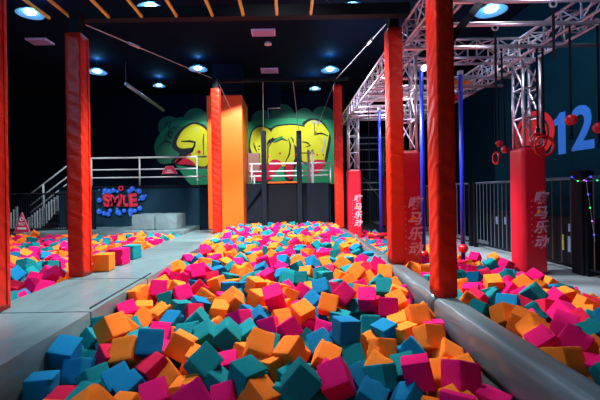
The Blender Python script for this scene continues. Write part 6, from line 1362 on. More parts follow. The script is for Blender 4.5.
T,2236,2324,673,70,30,-48,-42,212 O,2510,12309,451,-2,-66,-35,-65,204 O,4050,13660,255,32,-87,-6,-35,204 P,4076,6231,365,75,37,50,-19,212 
R,4225,9154,232,77,-44,13,-43,209 P,4392,11643,189,39,-4,5,91,208 B,2105,13941,439,-62,-15,-64,-41,211 O,2538,4619,656,-8,-76,-62,15,209 T,3411,10921,420,94,14,0,28,212 
R,2890,11755,448,95,24,-3,12,202 B,3237,13927,432,42,0,84,-31,209 O,3417,9777,425,-56,-31,-75,-12,208 P,3679,6732,464,89,-38,1,-19,203 R,2881,6418,633,-90,-19,-31,17,213 
T,3530,5656,542,-41,-9,-87,-23,204 P,3167,5614,630,-33,72,56,-19,200 T,3890,10033,325,78,-50,-35,-3,205 B,3898,12419,265,-32,41,-25,80,202 
O,2105,10057,521,-68,-27,-55,-39,209 O,2131,10987,453,21,-18,93,-22,210 O,2133,11459,454,42,-5,-11,89,201 O,3359,8027,536,32,-11,-81,45,206 
R,2408,11028,454,-67,-21,30,-62,201 P,3149,9151,463,-90,-31,1,-28,201 O,2582,10894,509,94,-11,25,13,204 P,3654,4734,534,-4,-59,-6,79,210 
T,3429,10269,389,-5,-61,42,-65,206 B,3888,11599,385,-69,-39,14,-58,204 B,2586,9431,495,-41,-73,51,-14,203 P,2751,8257,515,90,15,12,-36,204 
O,2613,5634,634,44,-53,-53,48,202 P,4323,13982,172,-70,-47,16,-50,202 R,3888,13793,310,78,1,20,-58,208 P,4076,4637,427,38,-20,-89,-7,212 
T,2311,8525,503,-28,71,-62,-11,200 O,2519,6087,604,73,55,38,-4,205 R,4387,12746,196,-50,-18,0,84,207 O,3574,11663,353,-88,30,-26,22,208 P,4382,12335,205,-43,-10,42,78,209 
O,3987,13427,284,79,9,7,59,205 B,2839,4719,618,-35,37,61,59,201 R,2095,7653,562,11,35,-60,-70,206 B,4147,12311,225,84,24,-28,38,202 O,3820,5768,443,56,-81,2,-13,207 
O,3826,12779,345,-22,26,0,93,212 T,3199,10097,463,-77,-21,-38,-45,203 B,3486,13922,339,-43,57,60,-31,203 T,3359,13683,415,78,1,-20,-57,203 
T,4004,12143,250,-40,88,-8,-21,204 T,3452,3578,575,14,-96,-18,-10,202 O,3508,7813,439,50,-63,42,40,205 P,2678,4252,730,-24,-56,78,8,202 T,3847,4368,479,98,6,-11,0,207 
P,2703,10693,560,73,-6,-15,-65,209 T,2901,13517,432,38,1,-5,-91,201 P,2377,9607,471,-52,-28,-73,-32,204 T,2967,11237,470,-54,-27,-37,-69,206 
R,3573,11344,341,47,-72,-18,45,211 T,2086,4051,661,97,14,4,13,201 T,3852,3882,520,-17,70,-66,19,210 R,3339,8907,439,3,67,56,47,212 P,2507,8184,518,22,-20,-93,-17,204 
O,3296,13021,384,96,22,-11,-5,213 B,2355,3839,645,-85,-20,19,-43,210 O,4404,13570,252,24,13,-91,29,205 T,4281,6282,311,57,-37,-60,39,205 P,2880,8879,505,87,-4,47,10,210 
O,2930,13020,494,26,87,-40,1,207 P,4080,8048,304,84,19,-49,5,210 B,3741,13352,322,-30,-1,-94,-11,205 P,3828,9488,371,79,-7,46,-37,211 O,2886,9577,470,-11,18,-66,71,200 
P,3535,6223,522,98,-7,-3,14,203 B,3462,6804,514,-49,-26,24,-79,209 O,2713,12440,466,26,-83,34,34,209 T,2102,3785,695,42,41,-32,-73,202 O,2093,3103,704,96,-10,-7,21,203 
T,2913,9102,495,97,-17,0,8,205 T,2970,6142,605,9,-90,-5,41,209 O,2157,3545,683,93,-10,12,-28,202 B,4405,13798,270,-46,-79,10,36,205 O,4141,12596,211,15,-88,-30,-30,208 
T,2811,3034,692,49,-84,-18,-10,204 O,4328,6552,305,-81,-43,36,10,201 T,2294,13538,474,79,-6,6,-59,209 P,3243,6862,546,-32,48,77,25,210 R,2536,2576,688,82,2,17,53,206 
O,2360,5279,659,-50,58,29,-55,210 O,2946,4065,719,-15,-38,62,-65,212 O,3117,13748,467,76,59,20,12,206 P,4221,6008,367,26,15,-6,94,203 O,2797,7815,590,-31,-68,-51,41,201 
O,2970,10885,456,69,50,-34,-37,203 P,3172,12071,449,11,-63,-40,64,211 O,2716,13706,463,-25,3,95,-8,203 P,2150,12374,441,-54,71,-11,-42,207 
O,2722,10130,470,22,11,-41,-87,206 P,3509,13550,329,-35,-86,8,33,204 O,2802,12744,427,39,3,91,8,209 O,3214,11644,425,85,6,-46,-22,206 P,2774,8524,492,44,-44,28,72,207 
O,2085,5597,622,-97,7,0,-16,202 R,3872,6111,402,79,-52,-5,-28,210 P,2888,5873,603,83,36,22,34,211 T,4385,10773,260,31,15,38,-85,209 O,2238,2855,683,-93,30,-3,-18,210 
O,2088,12002,521,88,26,-19,33,211 O,4299,9660,207,85,-3,-12,50,206 P,3249,12794,405,97,-19,-7,-7,209 P,3495,9562,378,-37,49,-78,-3,206 B,3139,3721,642,38,-47,-11,78,202 
O,3307,8681,439,-53,-57,-16,59,203 T,3206,4287,628,13,41,5,-89,204 B,3968,10365,328,56,-3,-62,52,200 B,2585,3007,717,74,-3,6,-65,203 O,3034,6974,606,-40,-43,56,57,200 
T,3948,6709,375,47,-33,59,55,209 T,2541,11639,442,77,16,60,3,205 T,2939,12016,447,-68,-53,46,-17,206 T,4196,13183,203,75,-5,-14,-62,213 O,4048,8971,288,30,15,89,-28,206 
B,3967,8237,344,50,-36,28,-72,210 P,3145,6267,566,-5,81,-48,31,211 O,2951,12562,456,40,39,55,60,202 P,4321,8348,234,-30,-14,-70,62,213 P,3407,12050,398,80,-10,-5,57,205 
P,4189,9913,234,-74,27,0,-60,212 T,2270,11649,443,0,69,25,66,203 P,3645,12065,401,46,-8,24,-84,208 P,2361,4441,712,7,24,-94,16,212 O,2778,9270,488,84,44,-23,-16,213 
O,-5206,6708,886,65,45,-20,57,206 O,-3893,10984,880,49,54,-65,17,211 P,-3914,8027,849,-4,-26,-25,92,209 P,-5890,10412,901,-74,21,-9,62,210 
R,-6002,10620,972,24,68,-63,-23,213 O,-7803,8453,978,98,1,-10,5,211 P,-9007,9706,876,91,-14,1,-37,209 R,-3698,4213,869,-43,83,3,-32,201 O,-7470,10127,942,-42,73,38,36,209 
P,-6121,6958,891,-56,0,80,-17,200 O,-9142,11654,905,-27,14,-87,36,209 T,-6967,8478,954,-69,26,-63,21,201 T,-3790,10580,878,97,-16,1,-14,200 
O,-7656,9444,940,76,3,-5,63,204 O,-8692,9631,886,25,84,16,-43,201 O,-5510,7457,952,-27,-5,85,42,212 T,-7901,8760,875,73,-30,59,-14,209 B,-8621,10359,847,12,44,-44,76,212 
P,-8836,10406,932,14,86,46,3,212 O,-5149,6969,892,13,86,-46,9,201 O,-4367,7447,906,13,12,6,97,205 P,-5839,11242,841,62,29,-51,-50,207 P,-8269,10405,870,82,4,10,55,209 
O,-5825,10942,933,52,2,42,-73,208 R,-6826,10714,849,48,53,-68,-9,211 R,-4412,8454,926,-91,12,36,1,208 O,-3635,6478,891,-47,-2,-56,-67,204 
T,-3737,10197,877,-59,-21,-76,12,209 T,-7103,8187,906,47,5,-84,-22,206 R,-7880,9970,972,96,-15,-9,-15,212 B,-5285,9065,914,51,4,4,-85,209 
T,-5808,6138,870,-75,28,-37,-45,208 R,-3809,11597,889,71,7,-54,-42,203 O,-8871,9929,864,-62,-22,21,-71,206 O,-4416,4748,912,-97,5,10,-15,202 
O,-4339,11704,897,69,-3,-5,-70,204 B,-7196,8862,916,59,-5,-29,74,211 O,-5031,9286,848,-74,-58,30,10,204 P,-4220,9915,933,59,-1,3,80,200 O,-3569,4404,918,-55,1,-74,36,209 
P,-8798,11554,936,80,57,0,7,207 P,-7012,7650,975,-45,-64,-60,-6,207 R,-7189,9717,905,46,-9,-4,87,208 O,-7375,10371,953,30,23,-91,8,201 T,-4139,11250,958,4,40,-35,83,212 
T,-4049,5115,897,-65,-45,59,10,213 T,-6257,10177,889,-1,-65,28,-69,200 P,-8235,9677,849,19,78,-58,8,203 T,-4948,9046,870,93,-18,11,26,209 
P,-7232,9193,924,-42,-34,26,79,203 O,-3784,9816,862,93,-7,1,-32,207 P,-4294,10796,842,91,-14,16,34,200 P,-4292,4921,885,59,41,-65,-19,201 
P,-9390,11079,960,29,-6,94,-3,206 O,-9458,10698,888,-92,-6,18,-30,200 P,-8601,11392,927,22,66,37,60,205 R,-5531,11410,873,-43,-21,-75,-43,208 
P,-4305,10429,968,56,7,3,-81,204 T,-5096,5996,865,3,-32,-91,21,207 T,-4639,8589,947,-53,29,35,70,209 P,-4703,9417,860,-20,-95,15,-13,211 
O,-4720,10617,980,77,37,-48,-14,205 B,-4751,6179,853,58,44,39,-54,202 P,-3462,9994,976,62,-4,5,77,203 P,-7418,8181,916,56,-72,-7,39,205 O,-3700,4700,923,-7,-54,70,-45,207 
O,-4868,11581,964,-4,67,72,2,204 O,-7681,11395,917,-91,13,32,-16,211 O,-7682,8670,865,23,-57,-1,78,204 P,-4380,5343,889,33,38,70,49,212 
O,-9236,10199,937,57,-75,-24,-20,209 O,-7561,8865,963,15,33,-92,-6,201 O,-3464,9304,918,77,-17,22,-56,209 P,-9499,10356,959,-43,68,-39,43,202 
O,-5713,7331,956,35,11,-89,-23,205 O,-7286,8003,873,-60,14,77,10,210 O,-8465,9964,854,61,-15,0,76,203 O,-5132,7551,875,-38,-86,-6,31,209 
O,-3848,6744,930,18,28,-54,-76,200 O,-5029,7164,860,-80,20,44,31,211 T,-4789,11244,973,-6,54,-83,-1,207 T,-7546,9252,976,60,-42,-59,31,213 
P,-8131,9258,916,-53,72,-41,-12,203 T,-4352,11374,855,-27,17,-36,87,202 P,-8502,9430,882,-26,47,26,-79,208 T,-9204,10507,849,68,2,-70,-19,203 
P,-5660,9946,948,43,-7,-5,-89,207 T,-6487,9025,941,-35,68,-40,-49,211 T,-8064,9793,913,-67,23,-51,-47,200 R,-4827,7407,847,47,10,3,-87,202 
O,-9407,11522,960,93,14,-2,31,207 O,-7565,10453,882,57,-37,-51,-51,210 P,-6120,9459,854,17,88,-13,40,203 O,-6266,8209,976,46,3,53,70,201 
P,-8050,10386,906,-61,-49,60,-8,213 R,-4632,5589,885,-29,63,69,-15,212 O,-3929,10006,848,-58,51,58,-21,208 T,-7632,8159,927,61,-38,-60,32,210 
B,-5289,10907,915,-42,58,-53,-44,206 T,-6894,9435,861,83,14,5,-51,208 R,-7175,7805,954,13,-21,17,94,211 T,-6898,7363,882,-32,-44,-20,-80,201 
B,-5974,8190,890,38,-53,35,66,203 B,-7887,9672,912,-34,5,52,77,205 P,-6320,10975,879,19,83,50,-3,200 O,-4820,10968,862,57,-45,-46,-49,209 
O,-6941,9195,893,3,-91,-4,-38,209 T,-5624,6269,924,-53,-18,-71,41,205 P,-6581,10705,843,-78,-44,-13,-40,208 R,-4134,7930,881,-12,-50,71,-45,205 
R,-4181,7690,860,1,-17,-72,66,203 P,-7409,9683,909,15,-25,24,92,203 O,-3705,9197,859,90,-24,-9,-33,205 P,-9053,11369,872,-2,71,68,-11,211 
O,-6382,7716,926,35,-4,-6,-92,210 O,-4128,5415,867,23,-69,-37,-56,204 O,-5531,7697,879,98,-2,1,15,209 T,-6312,8632,921,44,-10,-27,84,202 
P,-6625,10410,888,13,-60,37,-68,206 P,-9313,9906,899,78,-22,3,57,201 P,-3970,9444,851,55,-7,-1,82,202 P,-5809,7692,965,-85,6,24,44,203 
T,-6300,11472,977,74,-50,-11,-42,204 P,-7990,9081,952,75,11,29,-56,208 O,-6524,11577,842,-1,-36,-53,75,202 T,-4152,8497,845,39,90,5,-11,206 
O,-4129,10552,969,61,12,-4,77,200 T,-7863,11509,860,10,-29,-20,92,213 O,-4768,5326,923,47,-74,40,24,206 R,-4014,7344,876,89,0,-15,40,201 T,-5206,6180,885,-68,37,0,-62,207 
P,-3504,10434,860,-42,-43,8,78,202 B,-8804,10172,917,-32,16,24,89,208 P,-6348,6705,914,-28,-64,70,0,201 T,-5807,6747,954,31,5,64,-69,208 
T,-3685,11763,959,41,-50,-59,46,205 T,-3524,3738,858,68,-6,-2,71,212 O,-3801,7632,918,-52,-39,-68,-31,206 O,-4026,10213,972,40,-2,-48,77,205 
O,-7817,10613,890,48,-5,-5,86,201 O,-8322,10876,870,60,-62,-32,36,209 P,-4035,11462,925,-74,6,53,38,205 O,-3698,5882,881,43,-41,-77,19,212 
R,-8091,11325,872,-10,10,-97,-14,211 B,-4357,9611,953,58,24,14,75,204 T,-8083,10013,858,27,91,2,29,206 R,-6349,11674,920,-21,83,-15,48,208 
R,-4589,5087,874,43,74,-9,50,204 P,-6588,9931,854,63,51,-56,-5,201 P,-6290,10699,908,67,21,50,-48,211 P,-6124,8445,954,63,-30,-15,69,203 
R,-3640,11463,881,95,-17,7,-20,204 P,-5756,7099,849,18,-15,87,-41,212 P,-8166,10621,949,62,-7,-56,52,207 O,-3796,4460,877,-63,66,12,-36,207 
P,-5412,6239,908,69,1,11,71,202 O,-4474,8191,887,-17,-25,-44,83,202 O,-4868,8626,908,-21,39,-6,-88,200 P,-6885,11611,906,60,-13,-1,77,206 
T,-9060,11140,901,37,-16,-56,71,213 P,-8424,10694,922,87,5,9,-46,212 P,-5466,9843,903,-67,43,-58,13,204 T,-6089,11290,921,-50,48,41,57,207 
P,-4102,4731,949,80,-25,-51,11,209 T,-4710,8392,876,-49,-32,41,-69,207 P,-3622,6956,857,-86,-43,-10,-19,204 P,-3970,10456,849,-66,18,49,52,211 
R,-3706,8954,904,5,-20,-90,-36,213 T,-3432,8749,846,48,-8,-59,-63,209 T,-7323,9486,905,-78,6,-9,61,209 O,-4527,10949,895,5,-25,-87,-41,202 
P,-8549,10151,934,93,4,-4,-33,201 O,-7562,11120,890,-72,56,-34,15,213 P,-4010,8253,876,-46,75,28,-36,201 P,-6896,8220,953,16,-31,-50,-78,209 
R,-6781,7597,917,-5,82,-45,31,204 P,-7027,10205,877,64,28,-33,-62,211 O,-5170,5563,890,18,-96,15,0,207 T,-4597,7373,860,-57,-50,11,63,204 P,-4643,11514,874,34,92,8,-2,203 
T,-3421,7279,962,52,11,9,83,212 P,-7417,8454,971,16,75,56,28,205 R,-4883,6527,981,-15,-25,2,-95,202 P,-7684,9040,870,-94,2,22,19,204 O,-3736,11199,966,-6,-94,-25,15,202 
O,-7165,8394,940,69,-65,-3,-30,205 R,-4371,9275,919,-31,5,-69,63,200 O,-3589,7768,906,-31,-70,-50,38,205 O,-8359,8992,943,-13,11,20,-95,207 
O,-8544,10943,937,17,-8,27,-93,204 P,-4807,7714,898,63,-73,0,-20,202 O,-5235,5767,910,55,-11,14,80,207 O,-6631,8856,842,-69,-45,49,-26,206 
P,-3908,4956,853,-49,-66,56,1,210 P,-4107,11069,847,63,15,15,-73,212 P,-3657,3923,901,88,24,-27,27,206 B,-3710,10814,845,-68,-52,39,-31,203 
O,-8757,10848,882,4,9,14,-97,205 O,-5528,10366,906,72,1,17,66,208 T,-4892,6971,873,73,17,-40,50,200 O,-5544,10617,874,93,18,29,-8,207 P,-6617,7052,875,7,65,-74,-12,211 
O,-3431,10808,841,-7,8,35,-92,208 P,-5830,6494,953,-14,-80,-23,52,207 T,-7364,7798,852,58,10,-21,77,210 O,-6601,7423,892,39,1,5,-91,202 O,-4929,5508,860,-51,-12,71,45,208 
O,-4421,10236,890,-33,-49,-34,72,208 O,-5369,7287,938,-33,43,55,62,211 O,-4999,6402,850,-9,-91,-37,4,212 B,-4194,9420,971,-19,83,-3,-50,210 
O,-7349,9020,869,35,26,-52,-72,209 R,-5436,8729,859,27,91,25,13,212 T,-5354,9406,883,-53,26,76,-23,206 B,-5737,10221,914,95,-13,-8,23,211 
B,-6192,10408,960,22,89,25,-29,211 O,-6569,8323,970,-18,9,-12,96,212 R,-6854,8921,919,9,81,55,-12,202 T,-4452,9805,884,-19,84,43,23,201 P,-3795,8482,937,-32,28,-76,47,213 
O,-9093,11850,978,65,5,-13,74,203 O,-3802,7181,896,2,40,24,87,204 T,-7899,9433,911,-11,41,-30,84,200 P,-5034,9497,888,-87,-33,33,0,208 P,-4492,7624,884,83,11,6,52,210 
P,-6653,7991,931,-74,-4,-63,-17,208 B,-6559,11096,880,30,-41,39,76,207 O,-4463,8925,936,43,-81,16,32,212 O,-5941,7143,961,73,-19,21,-60,206 
P,-3591,8392,849,90,38,-5,-14,208 P,-5055,8100,864,-63,50,53,-24,207 P,-6742,7240,965,-57,-60,-54,-3,203 P,-5524,8454,880,-80,-52,25,-2,212 
O,-3949,9072,850,-7,-17,22,95,203 R,-4160,4426,864,-39,36,68,49,209 T,-5997,7748,876,-36,-25,-41,-79,204 T,-7210,8642,932,-21,57,-13,77,202 
T,-8671,10634,855,-56,66,-22,43,206 B,-8281,11089,918,79,-5,-3,-60,207 B,-6885,7894,847,-26,-64,16,69,210 T,-3591,6739,928,13,25,-94,-12,207 
O,-5953,10074,911,-78,-3,60,12,206 T,-3435,11677,868,0,76,41,-49,203 P,-7161,11445,897,-83,-13,44,-28,209 O,-4510,5801,880,97,-4,-9,-15,208 
P,-4394,8001,949,99,-1,-3,5,200 P,-8123,9493,844,97,-16,-7,12,204 P,-5054,11457,865,83,-12,3,-53,209 O,-7839,11073,843,-4,-70,-63,-31,210 
T,-6044,6628,854,35,33,-13,-86,208 B,-8567,9183,889,-72,-2,-39,-56,203 O,-3662,9990,900,42,-6,-8,-89,207 T,-3812,6328,856,90,34,-20,-8,204 
P,-4299,5569,867,-95,17,7,-19,213 O,-4646,10435,874,87,-4,18,-43,210 P,-6438,7296,948,-72,-43,28,44,204 P,-5575,6936,937,-80,-52,-1,26,212 
P,-8778,11295,844,18,47,5,85,204 O,-9006,10114,857,69,-1,15,69,209 O,-4495,11164,904,87,17,15,42,211 T,-6371,7001,964,73,-38,17,-52,207 T,-7674,9905,968,73,-16,-60,25,205 
R,-8563,9795,971,-21,5,-30,-92,201 O,-4281,8284,949,79,-9,-4,-59,206 O,-6427,9337,849,-62,-44,-57,29,207 O,-5484,5874,854,97,-15,-1,16,202 
O,-8203,8668,899,87,-3,12,-46,205 O,-5112,11833,903,15,77,21,57,209 T,-5323,10353,974,44,0,0,-89,202 T,-4723,8992,859,74,-25,-25,55,212 
T,-4840,8849,970,80,-33,-38,-27,203 O,-6160,8019,874,76,9,3,-63,201 R,-7784,10321,870,96,5,8,-22,212 T,-5426,10150,857,51,71,-43,-21,201 
P,-8368,9255,925,-19,-80,-49,-26,212 O,-5363,11164,884,28,-57,75,15,212 P,-6756,8366,845,53,-4,4,-83,211 O,-6814,8587,849,-94,7,26,17,209 P,-5537,10897,840,76,3,8,-62,212 
P,-6934,10410,855,63,30,-51,48,207 R,-4830,11827,941,43,23,-86,7,213 B,-7535,10707,879,-62,-49,-57,-16,208 P,-6799,10173,888,32,-69,63,-4,205 
P,-3598,7547,973,-21,69,-35,58,204 O,-7222,9945,938,1,61,-36,69,206 B,-5260,9899,840,-66,-52,30,-44,203 O,-3771,6113,901,-8,-38,-34,-85,205 
T,-8941,10685,962,79,24,-40,-38,213 P,-5134,8794,958,94,10,-12,-29,209 O,-3606,8600,901,-21,-4,89,-38,206 O,-3804,8186,943,97,-2,-10,20,206 
P,-3459,9568,976,59,-12,79,1,212 O,-4024,9827,919,20,-14,96,2,202 P,-4440,7248,941,77,-11,12,-60,202 O,-7672,9678,901,-34,-33,6,-87,209 
P,-4010,4313,969,-83,-15,-52,-10,205 P,-4699,8153,848,-29,0,29,-90,212 O,-4722,5783,846,8,33,92,-12,202 O,-6109,7407,961,96,-3,3,-25,206 P,-3638,8030,884,28,-58,67,33,203 
O,-3977,8815,903,77,29,-50,22,203 B,-8611,11177,928,23,53,67,-45,210 O,-6665,11340,967,96,-1,17,-19,207 P,-6688,9250,849,78,-4,3,-60,210 P,-5778,9703,933,-75,-3,47,44,209 
T,-6293,7423,852,31,-3,-27,-90,211 O,-3547,11270,885,71,60,-34,-6,209 P,-3435,4146,836,-45,-57,39,-56,206 O,-6714,11819,895,67,63,-34,-10,206 
O,-6975,8755,855,59,-31,63,-36,213 R,-9490,11844,882,82,4,-10,54,208 T,-3420,6469,898,83,44,23,-21,212 R,-4704,10076,850,-7,-69,60,38,210 
O,-8696,9337,966,74,5,-17,-64,207 O,-4449,10649,864,61,-24,-72,-17,201 P,-7079,11686,877,13,-54,4,82,205 R,-3470,6215,871,-37,30,81,-31,210 
O,-3893,4104,850,84,2,17,50,200 P,-3958,10773,912,-94,14,20,-17,204 O,-7965,10866,878,-57,-52,4,-62,201 B,-4892,5999,931,-66,-19,-51,50,212 
O,-5511,6620,860,44,-7,-70,-53,208 O,-6077,11641,861,72,5,20,-65,210 B,-5348,6486,902,54,23,48,-64,209 B,-7276,10577,860,97,-19,0,7,212 
O,-6458,8148,899,-30,68,-62,-21,204 T,-7522,7976,952,-69,4,42,-57,210 B,-5061,5338,864,93,19,-1,-29,208 T,-4312,11021,889,20,69,43,-54,202 
O,-6202,7802,844,-14,-48,-34,-79,200 P,-3694,7366,868,-78,2,-30,-53,207 O,-8877,9473,939,-66,70,2,21,205 T,-7617,8360,848,94,19,19,-18,210 
B,-3573,5055,834,-85,-22,6,-45,211 O,-3510,11065,938,-41,55,67,-23,204 B,-3887,11814,907,-8,7,13,98,205 O,-4155,10332,848,-52,23,-12,-80,212 
O,-5515,11655,865,-23,8,39,88,208 O,-6855,11400,888,84,51,-3,15,210 P,-8441,9636,895,34,-83,39,-18,203 O,-4570,11734,975,3,59,-57,55,210 P,-6594,8507,850,79,11,50,-29,211 
P,-5469,9610,968,-17,8,19,-95,210 O,-9179,10906,920,61,37,56,-41,201 P,-5311,11752,897,54,63,-54,-1,207 B,-8134,8911,851,-72,63,-3,26,207 
R,-4745,6769,924,23,-66,25,-65,205 T,-3431,8087,868,95,24,-7,9,202 P,-5263,9627,862,47,86,-12,5,207 R,-6039,10863,926,-6,-26,-12,95,204 
T,-5738,10761,851,-83,35,-33,-24,211 O,-5292,8568,863,-67,2,69,24,205 O,-5255,10598,868,-46,-36,79,8,206 P,-8949,10945,874,18,66,-71,-10,205 
O,-4380,10029,847,52,19,78,24,212 P,-4060,11685,893,26,-36,-18,87,212 R,-5033,11244,952,-61,-25,-8,-74,206 T,-6627,7778,942,38,91,1,-4,202 P,-6446,7934,899,-7,71,68,9,213 
P,-5857,8491,855,66,71,-18,4,204 B,-8462,11806,755,96,1,-10,23,202 T,-6265,7166,872,96,6,-10,-22,204 O,-6358,9735,841,-59,38,40,-57,208 
O,-3443,5992,890,82,-32,-39,-22,210 P,-7118,11237,862,75,-55,33,8,210 P,-6715,10900,852,0,-55,29,-77,212 B,-7807,9218,889,-9,-90,-21,35,202 
P,-8263,11578,941,-12,-87,17,42,201 P,-5490,6051,976,-8,-36,22,89,204 T,-5989,6376,869,-29,-86,-7,-39,212 O,-5925,6887,841,49,-80,7,-31,203 
P,-5282,5996,973,28,56,55,-53,212 O,-7680,10114,869,-98,-2,13,-1,201 O,-3452,5705,839,-83,41,-20,-29,212 O,-3969,6991,936,-46,-61,62,11,202 
O,-4362,5111,964,93,0,-33,5,203 R,-9082,10363,953,-25,4,-43,86,203 T,-6076,9866,910,-2,-69,-8,-71,201 O,-5014,6207,978,8,-93,31,8,202 T,-4987,5764,952,-53,-29,-66,-43,206 
O,-3837,6542,858,34,37,-81,27,204 P,-9111,9914,972,-34,-67,62,17,207 O,-7395,8749,871,-76,48,29,32,201 B,-6375,11298,877,93,-1,-1,-34,207 
O,-8311,9471,970,-1,-56,-56,60,212 P,-5346,7060,895,95,-9,-6,24,209 T,-5911,7410,867,-50,47,-68,-20,203 P,-4996,6783,882,-82,-34,36,-24,201 
P,-6637,9692,844,85,2,-7,50,207 O,-4147,9658,847,12,9,81,-54,203 P,-8209,10136,982,-85,-12,31,-38,212 B,-3431,7027,927,-72,-63,18,17,206 O,-5693,7530,844,75,-5,64,-6,207 
B,-6990,10961,908,31,-5,0,94,211 T,-5944,9316,847,24,-51,-43,-69,212 T,-9467,11282,951,90,9,1,-40,211 P,-7394,11681,833,-82,16,-50,-17,212 
P,-3898,4670,844,-78,-42,-22,-38,209 O,-8794,11731,777,95,1,-7,28,201 R,-4064,9238,967,48,59,-25,-58,210 O,-4111,6495,875,-34,80,34,-32,206 
T,-9263,11364,978,-36,-15,-88,22,212 P,-3771,7865,968,-3,30,-3,-94,201 P,-4923,9878,879,43,-7,3,89,204 T,-6787,11111,860,21,49,-7,83,211 O,-5395,6760,974,17,-87,33,27,209 
O,-7391,10992,915,86,-33,32,17,205 P,-4569,9153,951,6,-4,61,77,203 P,-7729,10824,883,18,78,57,7,212 T,-3522,10644,969,85,-29,19,-38,208 T,-4572,6009,956,67,38,39,-49,207 
P,-6034,11084,894,-42,88,-10,-16,206 T,-3424,10177,867,-58,-41,-60,33,212 O,-5754,10563,970,88,20,-16,38,207 P,-6968,9653,923,36,-46,39,70,212 
O,-6430,8817,964,-25,-95,-2,-7,206 O,-3594,8219,977,-89,29,32,9,210 T,-4842,5129,878,50,-1,-6,85,203 O,-8265,9916,921,29,78,-15,-52,210 P,-3978,7778,949,-37,88,2,25,205 
O,-7474,11371,852,-94,-6,-5,-30,201 P,-5619,8002,843,81,-28,49,-5,211 O,-4458,8697,887,99,-2,5,-6,203 T,-6304,8963,847,74,-22,-15,60,207 
T,-4502,9493,848,33,-45,76,-30,207 T,-8010,8505,936,75,47,44,-9,210 O,-3580,9731,878,19,-37,78,-44,212 P,-4769,9213,843,8,15,68,-70,211 O,-4334,8176,689,89,-16,-31,25,209 
O,-4629,9704,738,-89,20,35,14,206 T,-3740,7997,681,81,-15,5,55,211 T,-6338,8125,703,-54,3,29,-77,204 O,-5364,10765,715,-67,-7,73,2,210 P,-5615,6400,704,-18,79,51,25,210 
R,-3579,8883,734,94,-4,13,29,210 T,-9116,11731,672,57,28,66,-37,209 O,-4975,10639,688,74,9,22,61,209 T,-3884,10246,677,95,-15,0,22,209 O,-7837,9664,685,67,-8,2,-73,204 
T,-8881,11109,738,-8,-4,-86,-48,202 P,-3881,4343,664,58,0,-2,-80,207 P,-5610,6059,704,80,-7,-1,-57,213 P,-4647,6858,687,40,-11,9,-89,207 O,-4110,5206,686,80,-2,16,-56,202 
O,-7203,10390,696,46,-62,-51,35,208 O,-6342,8409,776,-81,-9,-55,-6,204 T,-8600,9909,678,-48,43,49,-57,203 P,-3918,7097,692,-87,-21,41,-5,206 
T,-8722,11554,685,94,-18,-12,-23,210 B,-5344,7709,725,-17,1,-36,91,209 O,-6808,7320,685,-62,36,-29,62,202 P,-6300,10769,690,-16,-81,48,-26,211 
P,-4703,7252,673,89,2,-23,-37,204 B,-5856,7954,686,99,-2,-4,-5,205 P,-7167,10076,692,-19,-56,78,15,205 R,-4259,8858,745,30,47,-44,-69,201 
B,-3768,5137,666,-26,-53,-6,79,209 B,-4404,6487,672,20,-77,0,58,204 P,-5230,9227,684,-85,-47,-15,-10,201 O,-5161,6642,672,-84,3,19,-48,207 
T,-6487,6925,744,54,56,-5,-60,208 B,-4386,6813,704,97,0,17,-10,206 T,-7488,9155,698,70,6,-6,-69,205 B,-5628,11795,708,40,53,-68,28,201 O,-5086,7881,770,62,23,-21,70,210 
R,-5423,6943,730,93,-7,-8,33,201 P,-7811,11293,711,59,-4,6,-79,211 O,-5902,7668,678,-59,42,36,57,203 O,-6122,10035,679,-90,42,4,3,211 O,-5146,5735,685,50,2,9,-85,209 
O,-4249,4796,670,86,3,-13,-48,212 O,-4843,10392,742,-74,49,-37,-23,209 T,-6956,11139,727,-64,-40,64,-3,204 O,-5065,9702,701,67,5,10,-72,210 
P,-8797,9463,733,9,4,-18,-97,211 O,-5521,9293,713,-14,-1,-84,-51,209 R,-5757,11622,678,91,-7,10,37,203 O,-7279,11117,676,97,11,-5,-14,207 O,-4013,11268,708,85,2,9,-50,205 
R,-4154,9407,721,-50,74,29,32,207 T,-9422,10832,696,72,-38,-25,50,209 O,-8517,11408,672,72,12,-30,-60,202 O,-5476,8110,685,40,-69,-26,53,204 
O,-3906,7396,677,-86,46,-1,-16,209 P,-4039,5805,739,-29,80,20,47,211 O,-4585,11827,710,89,-11,-25,33,209 R,-5257,8381,744,-17,-20,83,47,207 
O,-5914,9585,714,12,-40,-87,22,210 R,-6816,11619,675,-42,-3,60,-66,208 T,-6361,11706,691,80,-3,5,-59,206 O,-5617,8778,695,81,27,-7,-49,203 
O,-5670,6677,683,35,-77,-42,-30,210 P,-6223,11204,700,81,1,-12,-56,207 O,-4778,9869,672,-65,18,-5,72,213 B,-6396,9123,721,19,89,-19,-33,207 
B,-9447,11682,683,72,-1,-1,-68,210 T,-3468,7390,730,32,38,33,-79,203 O,-5546,9067,741,57,0,-8,-81,208 O,-7993,8955,671,59,29,-41,-61,208 O,-4715,6648,700,53,1,6,-84,209 
T,-8472,11190,703,-56,9,56,59,206 R,-3610,9957,692,-3,26,11,95,210 T,-3438,6877,768,42,-71,-21,-51,202 P,-3897,7776,716,73,37,-22,51,212 P,-7174,11725,689,94,-9,1,-30,203 
T,-4243,11562,734,-69,10,50,-49,210 O,-4572,5253,670,14,-89,-35,23,201 P,-3579,11822,750,-64,48,52,25,208 R,-4942,8800,685,94,2,4,-30,204 
T,-6068,8992,704,92,-3,-30,20,203 B,-3588,4768,687,98,1,-6,-11,210 P,-6112,7453,728,63,-47,-11,-60,210 P,-6169,8669,699,-45,55,2,-69,207 T,-4566,8266,705,8,75,-41,49,203 
